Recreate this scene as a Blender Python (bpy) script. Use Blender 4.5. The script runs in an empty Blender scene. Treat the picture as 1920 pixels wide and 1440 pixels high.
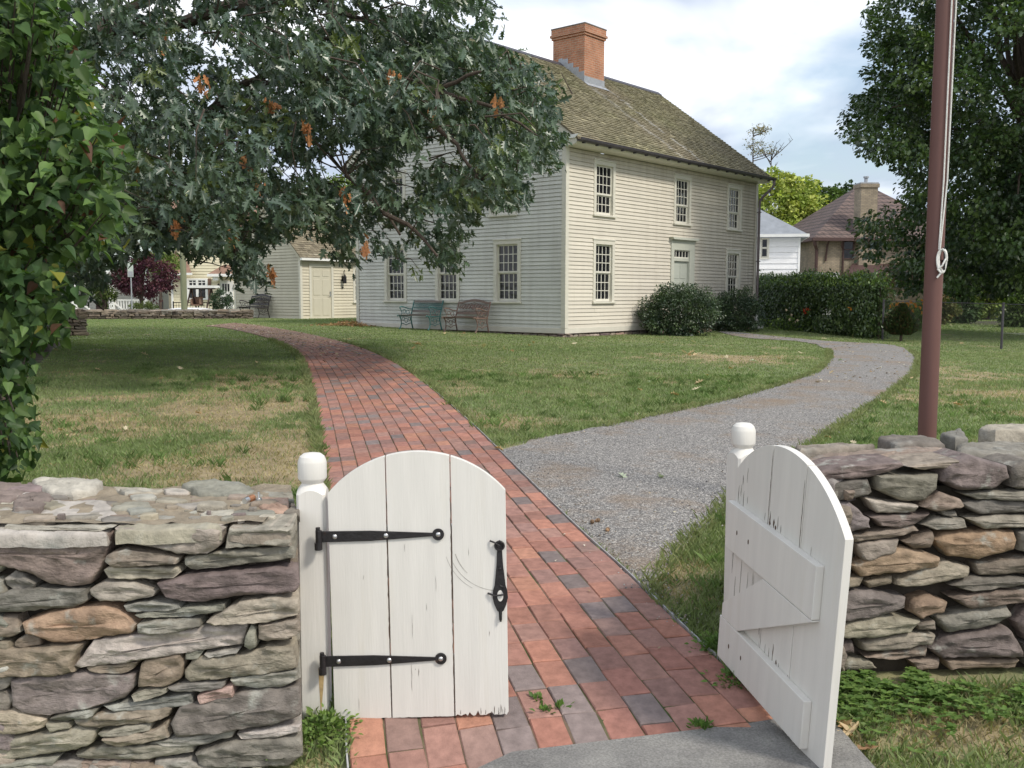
import bpy, bmesh, math, random
import numpy as np
from mathutils import Vector, Matrix
R = math.radians
rnd = random.Random(7)
nr = np.random.default_rng(11)
SC = bpy.context.scene
COL = SC.collection

# ------------------------------------------------------------------ camera, sky, sun, exposure
FPX, PITCH, ROLL, EYE = 1806.7, R(5.296), R(0.121), 1.6
cd = bpy.data.cameras.new('camera'); cam = bpy.data.objects.new('camera', cd); COL.objects.link(cam)
cd.sensor_width = 36; cd.lens = 36 * FPX / 1920; cd.clip_end = 3000; cd.clip_start = .05
cam.matrix_world = Matrix.Translation((0, 0, EYE)) @ Matrix.Rotation(R(90) - PITCH, 4, 'X') @ Matrix.Rotation(ROLL, 4, 'Z')
SC.camera = cam

SUN_DIR = Vector((0.78, -0.56, 1.02)).normalized()          # towards the sun
sun_el = math.asin(SUN_DIR.z); sun_az = math.atan2(SUN_DIR.x, SUN_DIR.y)
world = bpy.data.worlds.new("World"); SC.world = world; world.use_nodes = True
nt = world.node_tree; nt.nodes.clear()
def N(nt, t, **kw):
    n = nt.nodes.new(t)
    for k, v in kw.items():
        if k in n.inputs: n.inputs[k].default_value = v
        else: setattr(n, k, v)
    return n
L = lambda nt, a, b: nt.links.new(a, b)
sky = N(nt, 'ShaderNodeTexSky', sky_type='NISHITA', sun_disc=False, sun_elevation=sun_el, sun_rotation=sun_az, air_density=1.2, dust_density=1.5)
tc = N(nt, 'ShaderNodeTexCoord')
sep = N(nt, 'ShaderNodeSeparateXYZ'); L(nt, tc.outputs['Generated'], sep.inputs[0])
zc = N(nt, 'ShaderNodeMath', operation='MAXIMUM'); zc.inputs[1].default_value = 0.02; L(nt, sep.outputs[2], zc.inputs[0])
za = N(nt, 'ShaderNodeMath', operation='ADD'); za.inputs[1].default_value = 0.16; L(nt, zc.outputs[0], za.inputs[0])
dv = N(nt, 'ShaderNodeVectorMath', operation='DIVIDE')
cz = N(nt, 'ShaderNodeCombineXYZ'); [L(nt, za.outputs[0], cz.inputs[i]) for i in range(3)]
L(nt, tc.outputs['Generated'], dv.inputs[0]); L(nt, cz.outputs[0], dv.inputs[1])
mp = N(nt, 'ShaderNodeMapping'); mp.inputs['Location'].default_value = (3.1, 1.25, 0.4); mp.inputs['Scale'].default_value = (1, 1, 0.15); L(nt, dv.outputs[0], mp.inputs[0])
n1 = N(nt, 'ShaderNodeTexNoise', Scale=0.62, Detail=7.0, Roughness=.5, Distortion=.35); L(nt, mp.outputs[0], n1.inputs['Vector'])
n2 = N(nt, 'ShaderNodeTexNoise', Scale=0.9, Detail=5.0, Roughness=.5, Distortion=.5); L(nt, mp.outputs[0], n2.inputs['Vector'])
r1 = N(nt, 'ShaderNodeValToRGB'); e = r1.color_ramp.elements
e[0].position, e[0].color = 0.30, (0, 0, 0, 1); e[1].position, e[1].color = 0.46, (1, 1, 1, 1)
L(nt, n1.outputs['Fac'], r1.inputs[0])
r2 = N(nt, 'ShaderNodeValToRGB'); e = r2.color_ramp.elements
e[0].position, e[0].color = 0.46, (0.37, 0.43, 0.53, 1); e[1].position, e[1].color = 0.66, (1.0, 1.0, 1.02, 1)
L(nt, n2.outputs['Fac'], r2.inputs[0])
bgs = N(nt, 'ShaderNodeBackground', Strength=0.12); L(nt, sky.outputs[0], bgs.inputs[0])
bgc = N(nt, 'ShaderNodeBackground', Strength=1.12); L(nt, r2.outputs[0], bgc.inputs[0])
mx = N(nt, 'ShaderNodeMixShader'); L(nt, r1.outputs[0], mx.inputs[0]); L(nt, bgs.outputs[0], mx.inputs[1]); L(nt, bgc.outputs[0], mx.inputs[2])
wo = N(nt, 'ShaderNodeOutputWorld'); L(nt, mx.outputs[0], wo.inputs[0])
sl = bpy.data.lights.new('sun', 'SUN'); sl.energy = 2.0; sl.angle = R(9); sl.color = (1, .93, .82)
so = bpy.data.objects.new('sun', sl); COL.objects.link(so); so.rotation_euler = SUN_DIR.to_track_quat('Z', 'Y').to_euler(); so.location = (0, 0, 30)
SC.view_settings.view_transform = 'Standard'; SC.view_settings.look = 'None'; SC.view_settings.exposure = 0.55; SC.view_settings.gamma = 1
SC.cycles.max_bounces = 6; SC.cycles.transparent_max_bounces = 6

# ------------------------------------------------------------------ pixel / ground maths
def ray(px, py):
    x, y = px - 960, py - 720
    X = x * math.cos(ROLL) + y * math.sin(ROLL); Y = -x * math.sin(ROLL) + y * math.cos(ROLL)
    v = (X / FPX, 1.0, -Y / FPX)
    return np.array([v[0], v[1] * math.cos(PITCH) + v[2] * math.sin(PITCH), -v[1] * math.sin(PITCH) + v[2] * math.cos(PITCH)])
def proj(P):
    P = np.asarray(P, float); X = P[..., 0]; Y = P[..., 1]; Z = P[..., 2] - EYE
    dep = Y * math.cos(PITCH) - Z * math.sin(PITCH); up = Y * math.sin(PITCH) + Z * math.cos(PITCH)
    dep = np.where(np.abs(dep) < 1e-3, 1e-3, dep)
    x = FPX * X / dep; y = -FPX * up / dep
    return 960 + x * math.cos(ROLL) - y * math.sin(ROLL), 720 + x * math.sin(ROLL) + y * math.cos(ROLL), dep
def at(px, py, D):
    k = ray(px, py); return np.array([k[0] / k[1] * D, D, EYE + k[2] / k[1] * D])
_dy = [-50, 2.9, 3.15, 3.4, 3.9, 5, 9.6, 14, 20, 400]; _dd = [.45, .44, .38, .30, .24, .19, .10, .04, 0, 0]
def g(x, y):
    x = np.asarray(x, float); y = np.asarray(y, float)
    xx = np.clip(x, -6, 22); yy = np.minimum(y, 60)
    yy = np.where(y < 2.9, 2.9, yy)
    z = .473 - .0150 * (xx - 1.4) + .00758 * (yy - 25.7) - np.interp(yy, _dy, _dd)
    sm = lambda a: np.clip(a, 0, 1) ** 2 * (3 - 2 * np.clip(a, 0, 1))
    return z - 1.1 * sm((y - 40.3) / 2) * sm((-x - 3) / 4)
def gz(x, y): return float(g(x, y))
def px2g(px, py):
    k = ray(px, py); t = 1.0
    lo, hi = .5, 400.0
    f = lambda t: EYE + k[2] * t - gz(k[0] * t, k[1] * t)
    a = lo
    while a < hi:
        b = a * 1.03
        if f(b) < 0: break
        a = b
    for _ in range(30):
        m = (a + b) / 2
        if f(m) > 0: a = m
        else: b = m
    return np.array([k[0] * a, k[1] * a])
def inpoly(x, y, poly):
    x = np.asarray(x, float); y = np.asarray(y, float); ins = np.zeros(x.shape, bool); n = len(poly)
    for i in range(n):
        x1, y1 = poly[i]; x2, y2 = poly[(i + 1) % n]
        c = ((y1 > y) != (y2 > y)) & (x < (x2 - x1) * (y - y1) / ((y2 - y1) + 1e-12) + x1)
        ins ^= c
    return ins
def _h(ix, iy, iz, s):
    n = (ix * 374761393 + iy * 668265263 + iz * 2147483647 + s * 1274126177) & 0xffffffff
    n = ((n ^ (n >> 13)) * 1274126177) & 0xffffffff
    return ((n ^ (n >> 16)) & 0xffffff) / float(0xffffff)
def vnoise(x, y, z=0, s=1):
    x, y, z = np.broadcast_arrays(np.asarray(x, float), np.asarray(y, float), np.asarray(z, float))
    ix, iy, iz = (np.floor(a).astype(np.int64) for a in (x, y, z)); fx, fy, fz = x - ix, y - iy, z - iz
    fx, fy, fz = (f * f * (3 - 2 * f) for f in (fx, fy, fz)); r = 0
    for a in (0, 1):
        for b in (0, 1):
            for c in (0, 1):
                r = r + _h(ix + a, iy + b, iz + c, s) * np.where(a, fx, 1 - fx) * np.where(b, fy, 1 - fy) * np.where(c, fz, 1 - fz)
    return r
def fbm(x, y, z=0, s=1, o=3):
    r = 0; a = .5; t = 0
    for i in range(o):
        r = r + a * vnoise(np.asarray(x) * 2 ** i, np.asarray(y) * 2 ** i, np.asarray(z) * 2 ** i, s + i); t += a; a /= 2
    return r / t

# ------------------------------------------------------------------ naming
def tag(o, label=None, cat=None, group=None, kind=None):
    if label: o['label'] = label
    if cat: o['category'] = cat
    if group: o['group'] = group
    if kind: o['kind'] = kind
    return o
def empty(name, label, cat, loc=(0, 0, 0), rz=0, group=None):
    o = bpy.data.objects.new(name, None); COL.objects.link(o); o.location = loc; o.rotation_euler = (0, 0, rz)
    return tag(o, label, cat, group)
def copy_tree(o, parent=None):
    c = o.copy(); COL.objects.link(c); c.parent = parent
    for ch in list(o.children): copy_tree(ch, c)
    return c

# ------------------------------------------------------------------ mesh collector
class MB:
    def __init__(s): s.V = []; s.F = []; s.M = []; s.C = []
    def add(s, vs, fs, m=0, c=(1, 1, 1)):
        b = len(s.V); s.V += [tuple(v) for v in vs]
        for f in fs: s.F.append([b + i for i in f]); s.M.append(m); s.C.append(c)
        return s
    def box(s, x0, x1, y0, y1, z0, z1, m=0, c=(1, 1, 1), X=None):
        vs = [(x, y, z) for z in (z0, z1) for y in (y0, y1) for x in (x0, x1)]
        if X: vs = [X(*v) for v in vs]
        return s.add(vs, [(0, 2, 3, 1), (4, 5, 7, 6), (0, 1, 5, 4), (2, 6, 7, 3), (0, 4, 6, 2), (1, 3, 7, 5)], m, c)
    def prism(s, pts, f0, f1, m=0, c=(1, 1, 1)):          # pts 2D, f0/f1 map to 3D
        n = len(pts); vs = [f0(*p) for p in pts] + [f1(*p) for p in pts]
        return s.add(vs, [list(range(n))[::-1], list(range(n, 2 * n))] + [(i, (i + 1) % n, n + (i + 1) % n, n + i) for i in range(n)], m, c)
    def tube(s, pts, rad, n=8, m=0, c=(1, 1, 1), cap=True):
        pts = [Vector(p) for p in pts]; k = len(pts)
        if not hasattr(rad, '__len__'): rad = [rad] * k
        vs = []; ref = None
        for i, p in enumerate(pts):
            d = (pts[min(i + 1, k - 1)] - pts[max(i - 1, 0)]).normalized()
            if ref is None: ref = Vector((0, 0, 1)) if abs(d.z) < .9 else Vector((1, 0, 0))
            a = ref.cross(d); a = a.normalized() if a.length > 1e-6 else Vector((1, 0, 0)); b = d.cross(a); ref = -a.cross(d) if False else ref
            if abs(d.dot(ref)) > .97: ref = Vector((1, 0, 0)) if abs(d.x) < .7 else Vector((0, 1, 0))
            for j in range(n):
                t = 2 * math.pi * j / n; vs.append(p + (a * math.cos(t) + b * math.sin(t)) * rad[i])
        fs = [(i * n + j, i * n + (j + 1) % n, (i + 1) * n + (j + 1) % n, (i + 1) * n + j) for i in range(k - 1) for j in range(n)]
        if cap: fs += [tuple(range(n))[::-1], tuple(range((k - 1) * n, k * n))]
        return s.add(vs, fs, m, c)
    def lathe(s, prof, n=16, o=(0, 0, 0), m=0, c=(1, 1, 1)):
        vs = [(o[0] + r * math.cos(2 * math.pi * j / n), o[1] + r * math.sin(2 * math.pi * j / n), o[2] + z) for r, z in prof for j in range(n)]
        k = len(prof)
        fs = [(i * n + j, i * n + (j + 1) % n, (i + 1) * n + (j + 1) % n, (i + 1) * n + j) for i in range(k - 1) for j in range(n)]
        return s.add(vs, fs + [tuple(range(n))[::-1], tuple(range((k - 1) * n, k * n))], m, c)
    def build(s, name, mats, parent=None, smooth=False, bevel=0, fix=True, angle=40):
        me = bpy.data.meshes.new(name); me.from_pydata(s.V, [], s.F)
        if not isinstance(mats, (list, tuple)): mats = [mats]
        for m in mats: me.materials.append(m)
        me.polygons.foreach_set('material_index', s.M)
        ca = me.color_attributes.new('Col', 'FLOAT_COLOR', 'CORNER')
        lt = np.array([len(f) for f in s.F]); cc = np.repeat(np.array([(*c[:3], 1) for c in s.C], np.float32), lt, axis=0)
        ca.data.foreach_set('color', cc.ravel())
        me.update()
        if fix:
            bm = bmesh.new(); bm.from_mesh(me); bmesh.ops.recalc_face_normals(bm, faces=bm.faces); bm.to_mesh(me); bm.free()
        o = bpy.data.objects.new(name, me); COL.objects.link(o)
        if parent: o.parent = parent
        if smooth:
            me.polygons.foreach_set('use_smooth', [True] * len(me.polygons)); me.set_sharp_from_angle(angle=R(angle))
        if bevel:
            b = o.modifiers.new('bevel', 'BEVEL'); b.width = bevel; b.segments = 2; b.limit_method = 'ANGLE'; b.angle_limit = R(40)
        return o
def npmesh(name, V, faces_k, col, mat, parent=None, smooth=False):
    """V (n,3); faces_k (m,k) ints; col (n,3) per vertex"""
    me = bpy.data.meshes.new(name); k = faces_k.shape[1]; m = len(faces_k)
    me.vertices.add(len(V)); me.vertices.foreach_set('co', np.asarray(V, np.float32).ravel())
    me.loops.add(m * k); me.loops.foreach_set('vertex_index', faces_k.astype(np.int32).ravel())
    me.polygons.add(m); me.polygons.foreach_set('loop_start', np.arange(0, m * k, k, dtype=np.int32)); me.polygons.foreach_set('loop_total', np.full(m, k, np.int32))
    me.update(calc_edges=True)
    ca = me.color_attributes.new('Col', 'FLOAT_COLOR', 'POINT')
    ca.data.foreach_set('color', np.concatenate([np.asarray(col, np.float32), np.ones((len(V), 1), np.float32)], 1).ravel())
    me.materials.append(mat)
    if smooth: me.polygons.foreach_set('use_smooth', [True] * m)
    o = bpy.data.objects.new(name, me); COL.objects.link(o)
    if parent: o.parent = parent
    return o

# ------------------------------------------------------------------ materials
def mat(name, base=(.5, .5, .5), rough=.6, attr=False, var=.12, vs=4.0, stretch=(1, 1, 1), col2=None, c2s=2.0, c2r=(.5, .62), bump=0.0, bs=60.0, bstretch=(1, 1, 1), spec=.4, metal=0, trans=0.0, ramp_extra=None):
    m = bpy.data.materials.new(name); m.use_nodes = True; t = m.node_tree; t.nodes.clear()
    out = N(t, 'ShaderNodeOutputMaterial'); p = N(t, 'ShaderNodeBsdfPrincipled', Roughness=rough, Metallic=metal); p.inputs['Specular IOR Level'].default_value = spec
    co = N(t, 'ShaderNodeTexCoord').outputs['Object']
    def noise(scale, st, detail=5, rgh=.6):
        mp = N(t, 'ShaderNodeMapping'); mp.inputs['Scale'].default_value = st; L(t, co, mp.inputs[0])
        n = N(t, 'ShaderNodeTexNoise', Scale=scale, Detail=float(detail), Roughness=rgh); L(t, mp.outputs[0], n.inputs['Vector']); return n.outputs['Fac']
    if attr:
        a = N(t, 'ShaderNodeVertexColor', layer_name='Col'); c = a.outputs[0]
        mm = N(t, 'ShaderNodeMix', data_type='RGBA', blend_type='MULTIPLY'); mm.inputs[0].default_value = 1; L(t, c, mm.inputs[6]); mm.inputs[7].default_value = (*base, 1); c = mm.outputs[2]
    else:
        rg = N(t, 'ShaderNodeRGB'); rg.outputs[0].default_value = (*base, 1); c = rg.outputs[0]
    if col2:
        f = noise(c2s, stretch, 6); rp = N(t, 'ShaderNodeMapRange'); rp.inputs[1].default_value, rp.inputs[2].default_value = c2r; L(t, f, rp.inputs[0])
        mm = N(t, 'ShaderNodeMix', data_type='RGBA'); L(t, rp.outputs[0], mm.inputs[0]); L(t, c, mm.inputs[6]); mm.inputs[7].default_value = (*col2, 1); c = mm.outputs[2]
    if var:
        f = noise(vs, stretch); rp = N(t, 'ShaderNodeMapRange'); rp.inputs[1].default_value, rp.inputs[2].default_value = .3, .7; rp.inputs[3].default_value, rp.inputs[4].default_value = 1 - var, 1 + var; L(t, f, rp.inputs[0])
        mm = N(t, 'ShaderNodeVectorMath', operation='SCALE'); L(t, c, mm.inputs[0]); L(t, rp.outputs[0], mm.inputs['Scale']); c = mm.outputs[0]
    m['_'] = 0
    L(t, c, p.inputs['Base Color'])
    if bump:
        f = noise(bs, bstretch, 6); b = N(t, 'ShaderNodeBump', Strength=min(1, bump), Distance=.01); L(t, f, b.inputs['Height']); L(t, b.outputs[0], p.inputs['Normal'])
    if trans:
        tr = N(t, 'ShaderNodeBsdfTranslucent'); sc = N(t, 'ShaderNodeVectorMath', operation='MULTIPLY'); L(t, c, sc.inputs[0]); sc.inputs[1].default_value = (1.3, 1.5, .6); L(t, sc.outputs[0], tr.inputs[0])
        ms = N(t, 'ShaderNodeMixShader'); ms.inputs[0].default_value = trans; L(t, p.outputs[0], ms.inputs[1]); L(t, tr.outputs[0], ms.inputs[2]); L(t, ms.outputs[0], out.inputs[0])
    else: L(t, p.outputs[0], out.inputs[0])
    del m['_']
    return m
def brickmat(name, c1, c2, mortar, scale, bw=.5, rh=.25, ms=.02, rough=.85, bump=.5, vec='Object', rot=(0, 0, 0), var=.2):
    m = bpy.data.materials.new(name); m.use_nodes = True; t = m.node_tree; p = t.nodes['Principled BSDF']; p.inputs['Roughness'].default_value = rough
    co = N(t, 'ShaderNodeTexCoord'); sx = N(t, 'ShaderNodeSeparateXYZ'); L(t, co.outputs['Object'], sx.inputs[0])
    ad = N(t, 'ShaderNodeMath', operation='ADD'); L(t, sx.outputs[0], ad.inputs[0]); L(t, sx.outputs[1], ad.inputs[1])
    cb = N(t, 'ShaderNodeCombineXYZ'); L(t, ad.outputs[0], cb.inputs[0]); L(t, sx.outputs[2], cb.inputs[1])
    b = N(t, 'ShaderNodeTexBrick', Scale=scale); b.inputs['Color1'].default_value = (*c1, 1); b.inputs['Color2'].default_value = (*c2, 1); b.inputs['Mortar'].default_value = (*mortar, 1)
    b.inputs['Mortar Size'].default_value = ms; b.inputs['Brick Width'].default_value = bw; b.inputs['Row Height'].default_value = rh; b.inputs['Bias'].default_value = 0
    L(t, cb.outputs[0], b.inputs['Vector'])
    n = N(t, 'ShaderNodeTexNoise', Scale=3.0, Detail=8.0); L(t, co.outputs['Object'], n.inputs['Vector'])
    rp = N(t, 'ShaderNodeMapRange'); rp.inputs[1].default_value, rp.inputs[2].default_value, rp.inputs[3].default_value, rp.inputs[4].default_value = .3, .7, 1 - var, 1 + var; L(t, n.outputs[0], rp.inputs[0])
    sc = N(t, 'ShaderNodeVectorMath', operation='SCALE'); L(t, b.outputs['Color'], sc.inputs[0]); L(t, rp.outputs[0], sc.inputs['Scale']); L(t, sc.outputs[0], p.inputs['Base Color'])
    bp = N(t, 'ShaderNodeBump', Strength=bump, Distance=.008); bp.invert = True; L(t, b.outputs['Fac'], bp.inputs['Height']); L(t, bp.outputs[0], p.inputs['Normal'])
    return m
def glassmat(name, tint=(.012, .013, .016), rough=.04):
    m = bpy.data.materials.new(name); m.use_nodes = True; t = m.node_tree; p = t.nodes['Principled BSDF']
    p.inputs['Base Color'].default_value = (*tint, 1); p.inputs['Roughness'].default_value = rough; p.inputs['Specular IOR Level'].default_value = .38
    co = N(t, 'ShaderNodeTexCoord'); n = N(t, 'ShaderNodeTexNoise', Scale=5.0, Detail=2.0); L(t, co.outputs['Object'], n.inputs['Vector'])
    b = N(t, 'ShaderNodeBump', Strength=.35, Distance=.01); L(t, n.outputs[0], b.inputs['Height']); L(t, b.outputs[0], p.inputs['Normal'])
    return m
# ------------------------------------------------------------------ shared materials
M = {}
M['ground'] = mat('lawn_ground', (1, 1, 1), .95, attr=True, var=.28, vs=9, bump=.6, bs=70)
M['grass'] = mat('grass_blades', (1, 1, 1), .6, attr=True, var=.12, vs=3, trans=.25, spec=.25)
M['brick'] = mat('paver', (1, 1, 1), .85, attr=True, var=.22, vs=22, bump=.35, bs=120, spec=.25)
M['joint'] = mat('joint_sand', (.16, .115, .08), .95, var=.35, vs=9, col2=(.06, .085, .025), c2s=1.6, c2r=(.45, .6), bump=.5, bs=200)
M['asphalt'] = mat('asphalt', (.34, .33, .31), .93, var=.3, vs=120, col2=(.20, .195, .19), c2s=3, c2r=(.4, .65), bump=.9, bs=260, spec=.25)
M['gravel'] = None
M['edging'] = mat('edging_metal', (.42, .42, .42), .5, var=.25, vs=18, metal=.3)
M['stone'] = mat('field_stone', (1, 1, 1), .9, attr=True, var=.38, vs=17, col2=(.36, .36, .32), c2s=9, c2r=(.58, .72), bump=.85, bs=48, bstretch=(.8, .8, 1.7), spec=.2)
M['stonetop'] = mat('coping_stone', (1, 1, 1), .88, attr=True, var=.3, vs=14, col2=(.34, .34, .31), c2s=5, c2r=(.55, .75), bump=.8, bs=45, spec=.22)
M['stonefar'] = mat('far_stone', (1, 1, 1), .92, attr=True, var=.3, vs=5, bump=.5, bs=20)
M['core'] = mat('wall_core_earth', (.055, .045, .035), 1, var=.4, vs=8, bump=.8, bs=30)
M['earth'] = mat('mortar_earth', (.27, .225, .165), .95, var=.3, vs=14, bump=.9, bs=60)
M['gate'] = mat('weathered_white_paint', (.70, .68, .635), .55, var=.05, vs=3, stretch=(7, 7, .6), col2=(.66, .63, .56), c2s=2.2, c2r=(.56, .85), bump=.12, bs=16, bstretch=(9, 9, .5), spec=.35)
M['crack'] = mat('bare_dark_wood', (.09, .055, .035), .9, var=.4, vs=60)
M['iron'] = mat('black_wrought_iron', (.016, .014, .015), .42, var=.3, vs=30, col2=(.10, .045, .025), c2s=26, c2r=(.66, .78), bump=.3, bs=90, spec=.5)
M['screw'] = mat('zinc_screw', (.6, .6, .6), .3, var=.1, metal=.9)
M['leafdry'] = mat('dry_leaf', (1, 1, 1), .8, attr=True, var=.2, vs=30, trans=.15)
M['leaf'] = mat('leaf', (1, 1, 1), .36, attr=True, var=.15, vs=2, trans=.2, spec=.75)
M['leaflilac'] = mat('lilac_leaf', (1, 1, 1), .5, attr=True, var=.12, vs=14, trans=.28, spec=.32)
M['leaffar'] = mat('far_leaf', (1, 1, 1), .7, attr=True, var=.2, vs=.8, trans=.2, spec=.2)
M['bark'] = mat('bark', (.075, .058, .045), .95, var=.4, vs=6, stretch=(3, 3, .6), bump=1, bs=14, bstretch=(3, 3, .5))

# gravel: pale and dark chips, with brown stained patches
def gravelmat():
    m = bpy.data.materials.new('gravel'); m.use_nodes = True; t = m.node_tree; p = t.nodes['Principled BSDF']; p.inputs['Roughness'].default_value = .95; p.inputs['Specular IOR Level'].default_value = .2
    co = N(t, 'ShaderNodeTexCoord').outputs['Object']
    v = N(t, 'ShaderNodeTexVoronoi', Scale=140.0); L(t, co, v.inputs['Vector'])
    v2 = N(t, 'ShaderNodeTexVoronoi', Scale=62.0); L(t, co, v2.inputs['Vector'])
    bw = N(t, 'ShaderNodeSeparateColor'); L(t, v.outputs['Color'], bw.inputs[0])
    bw2 = N(t, 'ShaderNodeSeparateColor'); L(t, v2.outputs['Color'], bw2.inputs[0])
    ad = N(t, 'ShaderNodeMath', operation='MULTIPLY_ADD'); L(t, bw2.outputs[1], ad.inputs[0]); ad.inputs[1].default_value = .5; L(t, bw.outputs[0], ad.inputs[2])
    rp = N(t, 'ShaderNodeValToRGB'); e = rp.color_ramp.elements; e[0].position = .15; e[0].color = (.11, .106, .104, 1); e[1].position = 1.0; e[1].color = (.56, .53, .49, 1)
    x = e.new(.65); x.color = (.27, .258, .245, 1)
    sc = N(t, 'ShaderNodeMath', operation='MULTIPLY'); L(t, ad.outputs[0], sc.inputs[0]); sc.inputs[1].default_value = .72; L(t, sc.outputs[0], rp.inputs[0])
    n = N(t, 'ShaderNodeTexNoise', Scale=1.1, Detail=9.0, Roughness=.68); L(t, co, n.inputs['Vector'])
    mr = N(t, 'ShaderNodeMapRange'); mr.inputs[1].default_value, mr.inputs[2].default_value, mr.inputs[4].default_value = .50, .68, .85; L(t, n.outputs[0], mr.inputs[0])
    mm = N(t, 'ShaderNodeMix', data_type='RGBA'); L(t, mr.outputs[0], mm.inputs[0]); L(t, rp.outputs[0], mm.inputs[6]); mm.inputs[7].default_value = (.27, .20, .14, 1)
    L(t, mm.outputs[2], p.inputs['Base Color'])
    b = N(t, 'ShaderNodeBump', Strength=.9, Distance=.012); L(t, v2.outputs['Distance'], b.inputs['Height']); b.invert = True; L(t, b.outputs[0], p.inputs['Normal'])
    return m
M['gravel'] = gravelmat()

# ------------------------------------------------------------------ outlines on the ground (metres)
P2 = lambda lst: [px2g(*p) for p in lst]
brick_left_px = [(684, 1640), (655, 1440), (652, 1350), (640, 1200), (628, 1060), (613, 900), (603, 820), (592, 750), (580, 705), (566, 672), (545, 654), (510, 638), (462, 624), (410, 614), (385, 612)]
brick_right_px = [(1660, 1540), (1500, 1398), (1405, 1300), (1325, 1228), (1200, 1107), (1085, 1000), (975, 890), (880, 795), (790, 717), (735, 680), (680, 655), (615, 636), (545, 621), (480, 611), (440, 606.5)]
def spline(P, n):
    P = [np.array(p, float) for p in P]; out = []
    d = [0]
    for a, b in zip(P, P[1:]): d.append(d[-1] + np.linalg.norm(b - a))
    for s in np.linspace(0, d[-1], n):
        i = min(max(np.searchsorted(d, s) - 1, 0), len(P) - 2); t = (s - d[i]) / (d[i + 1] - d[i] + 1e-9)
        p0, p1, p2, p3 = P[max(i - 1, 0)], P[i], P[i + 1], P[min(i + 2, len(P) - 1)]
        m1 = (p2 - p0) / 2 if i > 0 else (p2 - p1); m2 = (p3 - p1) / 2 if i + 2 < len(P) else (p2 - p1)
        L0 = d[i + 1] - d[i]
        if i > 0: m1 = (p2 - p0) / (d[i + 1] - d[i - 1]) * L0
        if i + 2 < len(P): m2 = (p3 - p1) / (d[i + 2] - d[i]) * L0
        out.append((2 * t ** 3 - 3 * t ** 2 + 1) * p1 + (t ** 3 - 2 * t ** 2 + t) * m1 + (-2 * t ** 3 + 3 * t ** 2) * p2 + (t ** 3 - t ** 2) * m2)
    return np.array(out)
BLs = spline(P2(brick_left_px), 260); BRs = spline(P2(brick_right_px), 260)
brick_poly = list(BLs) + list(BRs[::-1])
gi_px = [(1345, 622), (1400, 634), (1490, 640), (1538, 650), (1552, 668), (1530, 695), (1460, 722), (1380, 745), (1250, 775), (1130, 800), (1000, 828), (925, 850), (985, 912), (1055, 975), (1135, 1045), (1200, 1105), (1258, 1160)]
go_px = [(1400, 625), (1445, 630), (1560, 640.5), (1660, 646), (1712, 660), (1724, 688), (1692, 725), (1620, 775), (1560, 815), (1500, 855), (1420, 900), (1360, 955), (1320, 1000), (1275, 1045), (1240, 1085), (1225, 1110), (1270, 1162)]
GI = spline(P2(gi_px), 150); GO = spline(P2(go_px), 150)
gravel_poly = list(GI) + list(GO[::-1])
asph_px = [(960, 1440), (1011, 1431), (1400, 1367), (1500, 1350), (1562, 1362), (1590, 1400), (1607, 1440)]
A = P2(asph_px)
asph_poly = [np.array([A[0][0] - .25, A[0][1] - .25])] + A + [np.array([1.25, 2.7]), np.array([1.9, 1.6]), np.array([5, 1.55]), np.array([5, -6]), np.array([-5, -6]), np.array([-5, 1.2]), np.array([-1.0, 1.4])]
HC, HS = math.cos(R(49.647)), math.sin(R(49.647)); HX, HY, HZ = 1.404, 25.716, .567
def H2(u, v): return np.array([HX + u * HC - v * HS, HY + u * HS + v * HC])
house_poly = [H2(-.1, -.1), H2(11.1, -.1), H2(11.1, 8.5), H2(-.1, 8.5)]

MULCH = [px2g(*p) for p in [(132, 641), (100, 655), (88, 672), (62, 690), (45, 720), (20, 780), (-60, 900)]] + [np.array([-9, 5.0]), np.array([-20, 10]), np.array([-20, 24])]
# dry patches of the lawn: soft blobs (pixel centre, radius in metres, strength) put on the ground
blobs = [(px2g(*c), rx, ry, s) for c, rx, ry, s in [
    ((520, 720), .9, 1.0, 1), ((500, 770), .9, .8, .8), ((490, 850), .8, .9, .9), ((540, 880), .4, .8, .7), ((200, 780), 1.2, .7, .75), ((120, 745), 1.4, .5, .7),
    ((380, 770), .8, .5, .6), ((250, 810), .7, .5, .6), ((60, 790), .8, .5, .8), ((250, 705), 2.2, .8, .45), ((330, 740), .9, .5, .45), ((450, 690), 1.2, .7, .35), ((400, 900), .5, .4, .4), ((250, 880), .5, .3, .5),
    ((830, 740), .6, 1.4, .55), ((960, 800), .5, .5, .85), ((990, 700), 1.0, .7, .55), ((890, 790), .3, .8, .5), ((1180, 790), 1.0, .3, .45), ((1350, 672), 1.4, 1.1, .75), ((1440, 668), 1.1, 1.2, .5), ((1000, 840), 1.5, .25, .4),
    ((1790, 700), .5, 1.6, .9), ((1870, 735), 1.0, 1.0, .95), ((1780, 760), .5, .8, .6), ((1900, 700), .8, 1.0, .5), ((1700, 800), .5, .5, .3), ((1250, 1090), .12, .35, .9), ((1310, 1060), .1, .2, .4), ((1730, 1340), .12, .12, .8), ((1820, 1350), .25, .1, .6), ((1650, 1395), .15, .1, .6), ((1880, 1400), .3, .1, .5)]]
def dry(x, y):
    x = np.asarray(x, float); y = np.asarray(y, float); d = 0
    for c, rx, ry, s in blobs: d = d + s * np.exp(-(((x - c[0]) / rx) ** 2 + ((y - c[1]) / ry) ** 2) * .8)
    n = fbm(x * 1.3, y * 1.3, 0, 5, 4); n2 = fbm(x * 4.5, y * 4.5, 0, 9, 3)
    return np.clip((d * .85 + (n - .5) * 1.4 + (n2 - .5) * 1.2 - .24) * 1.45, 0, 1)
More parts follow.
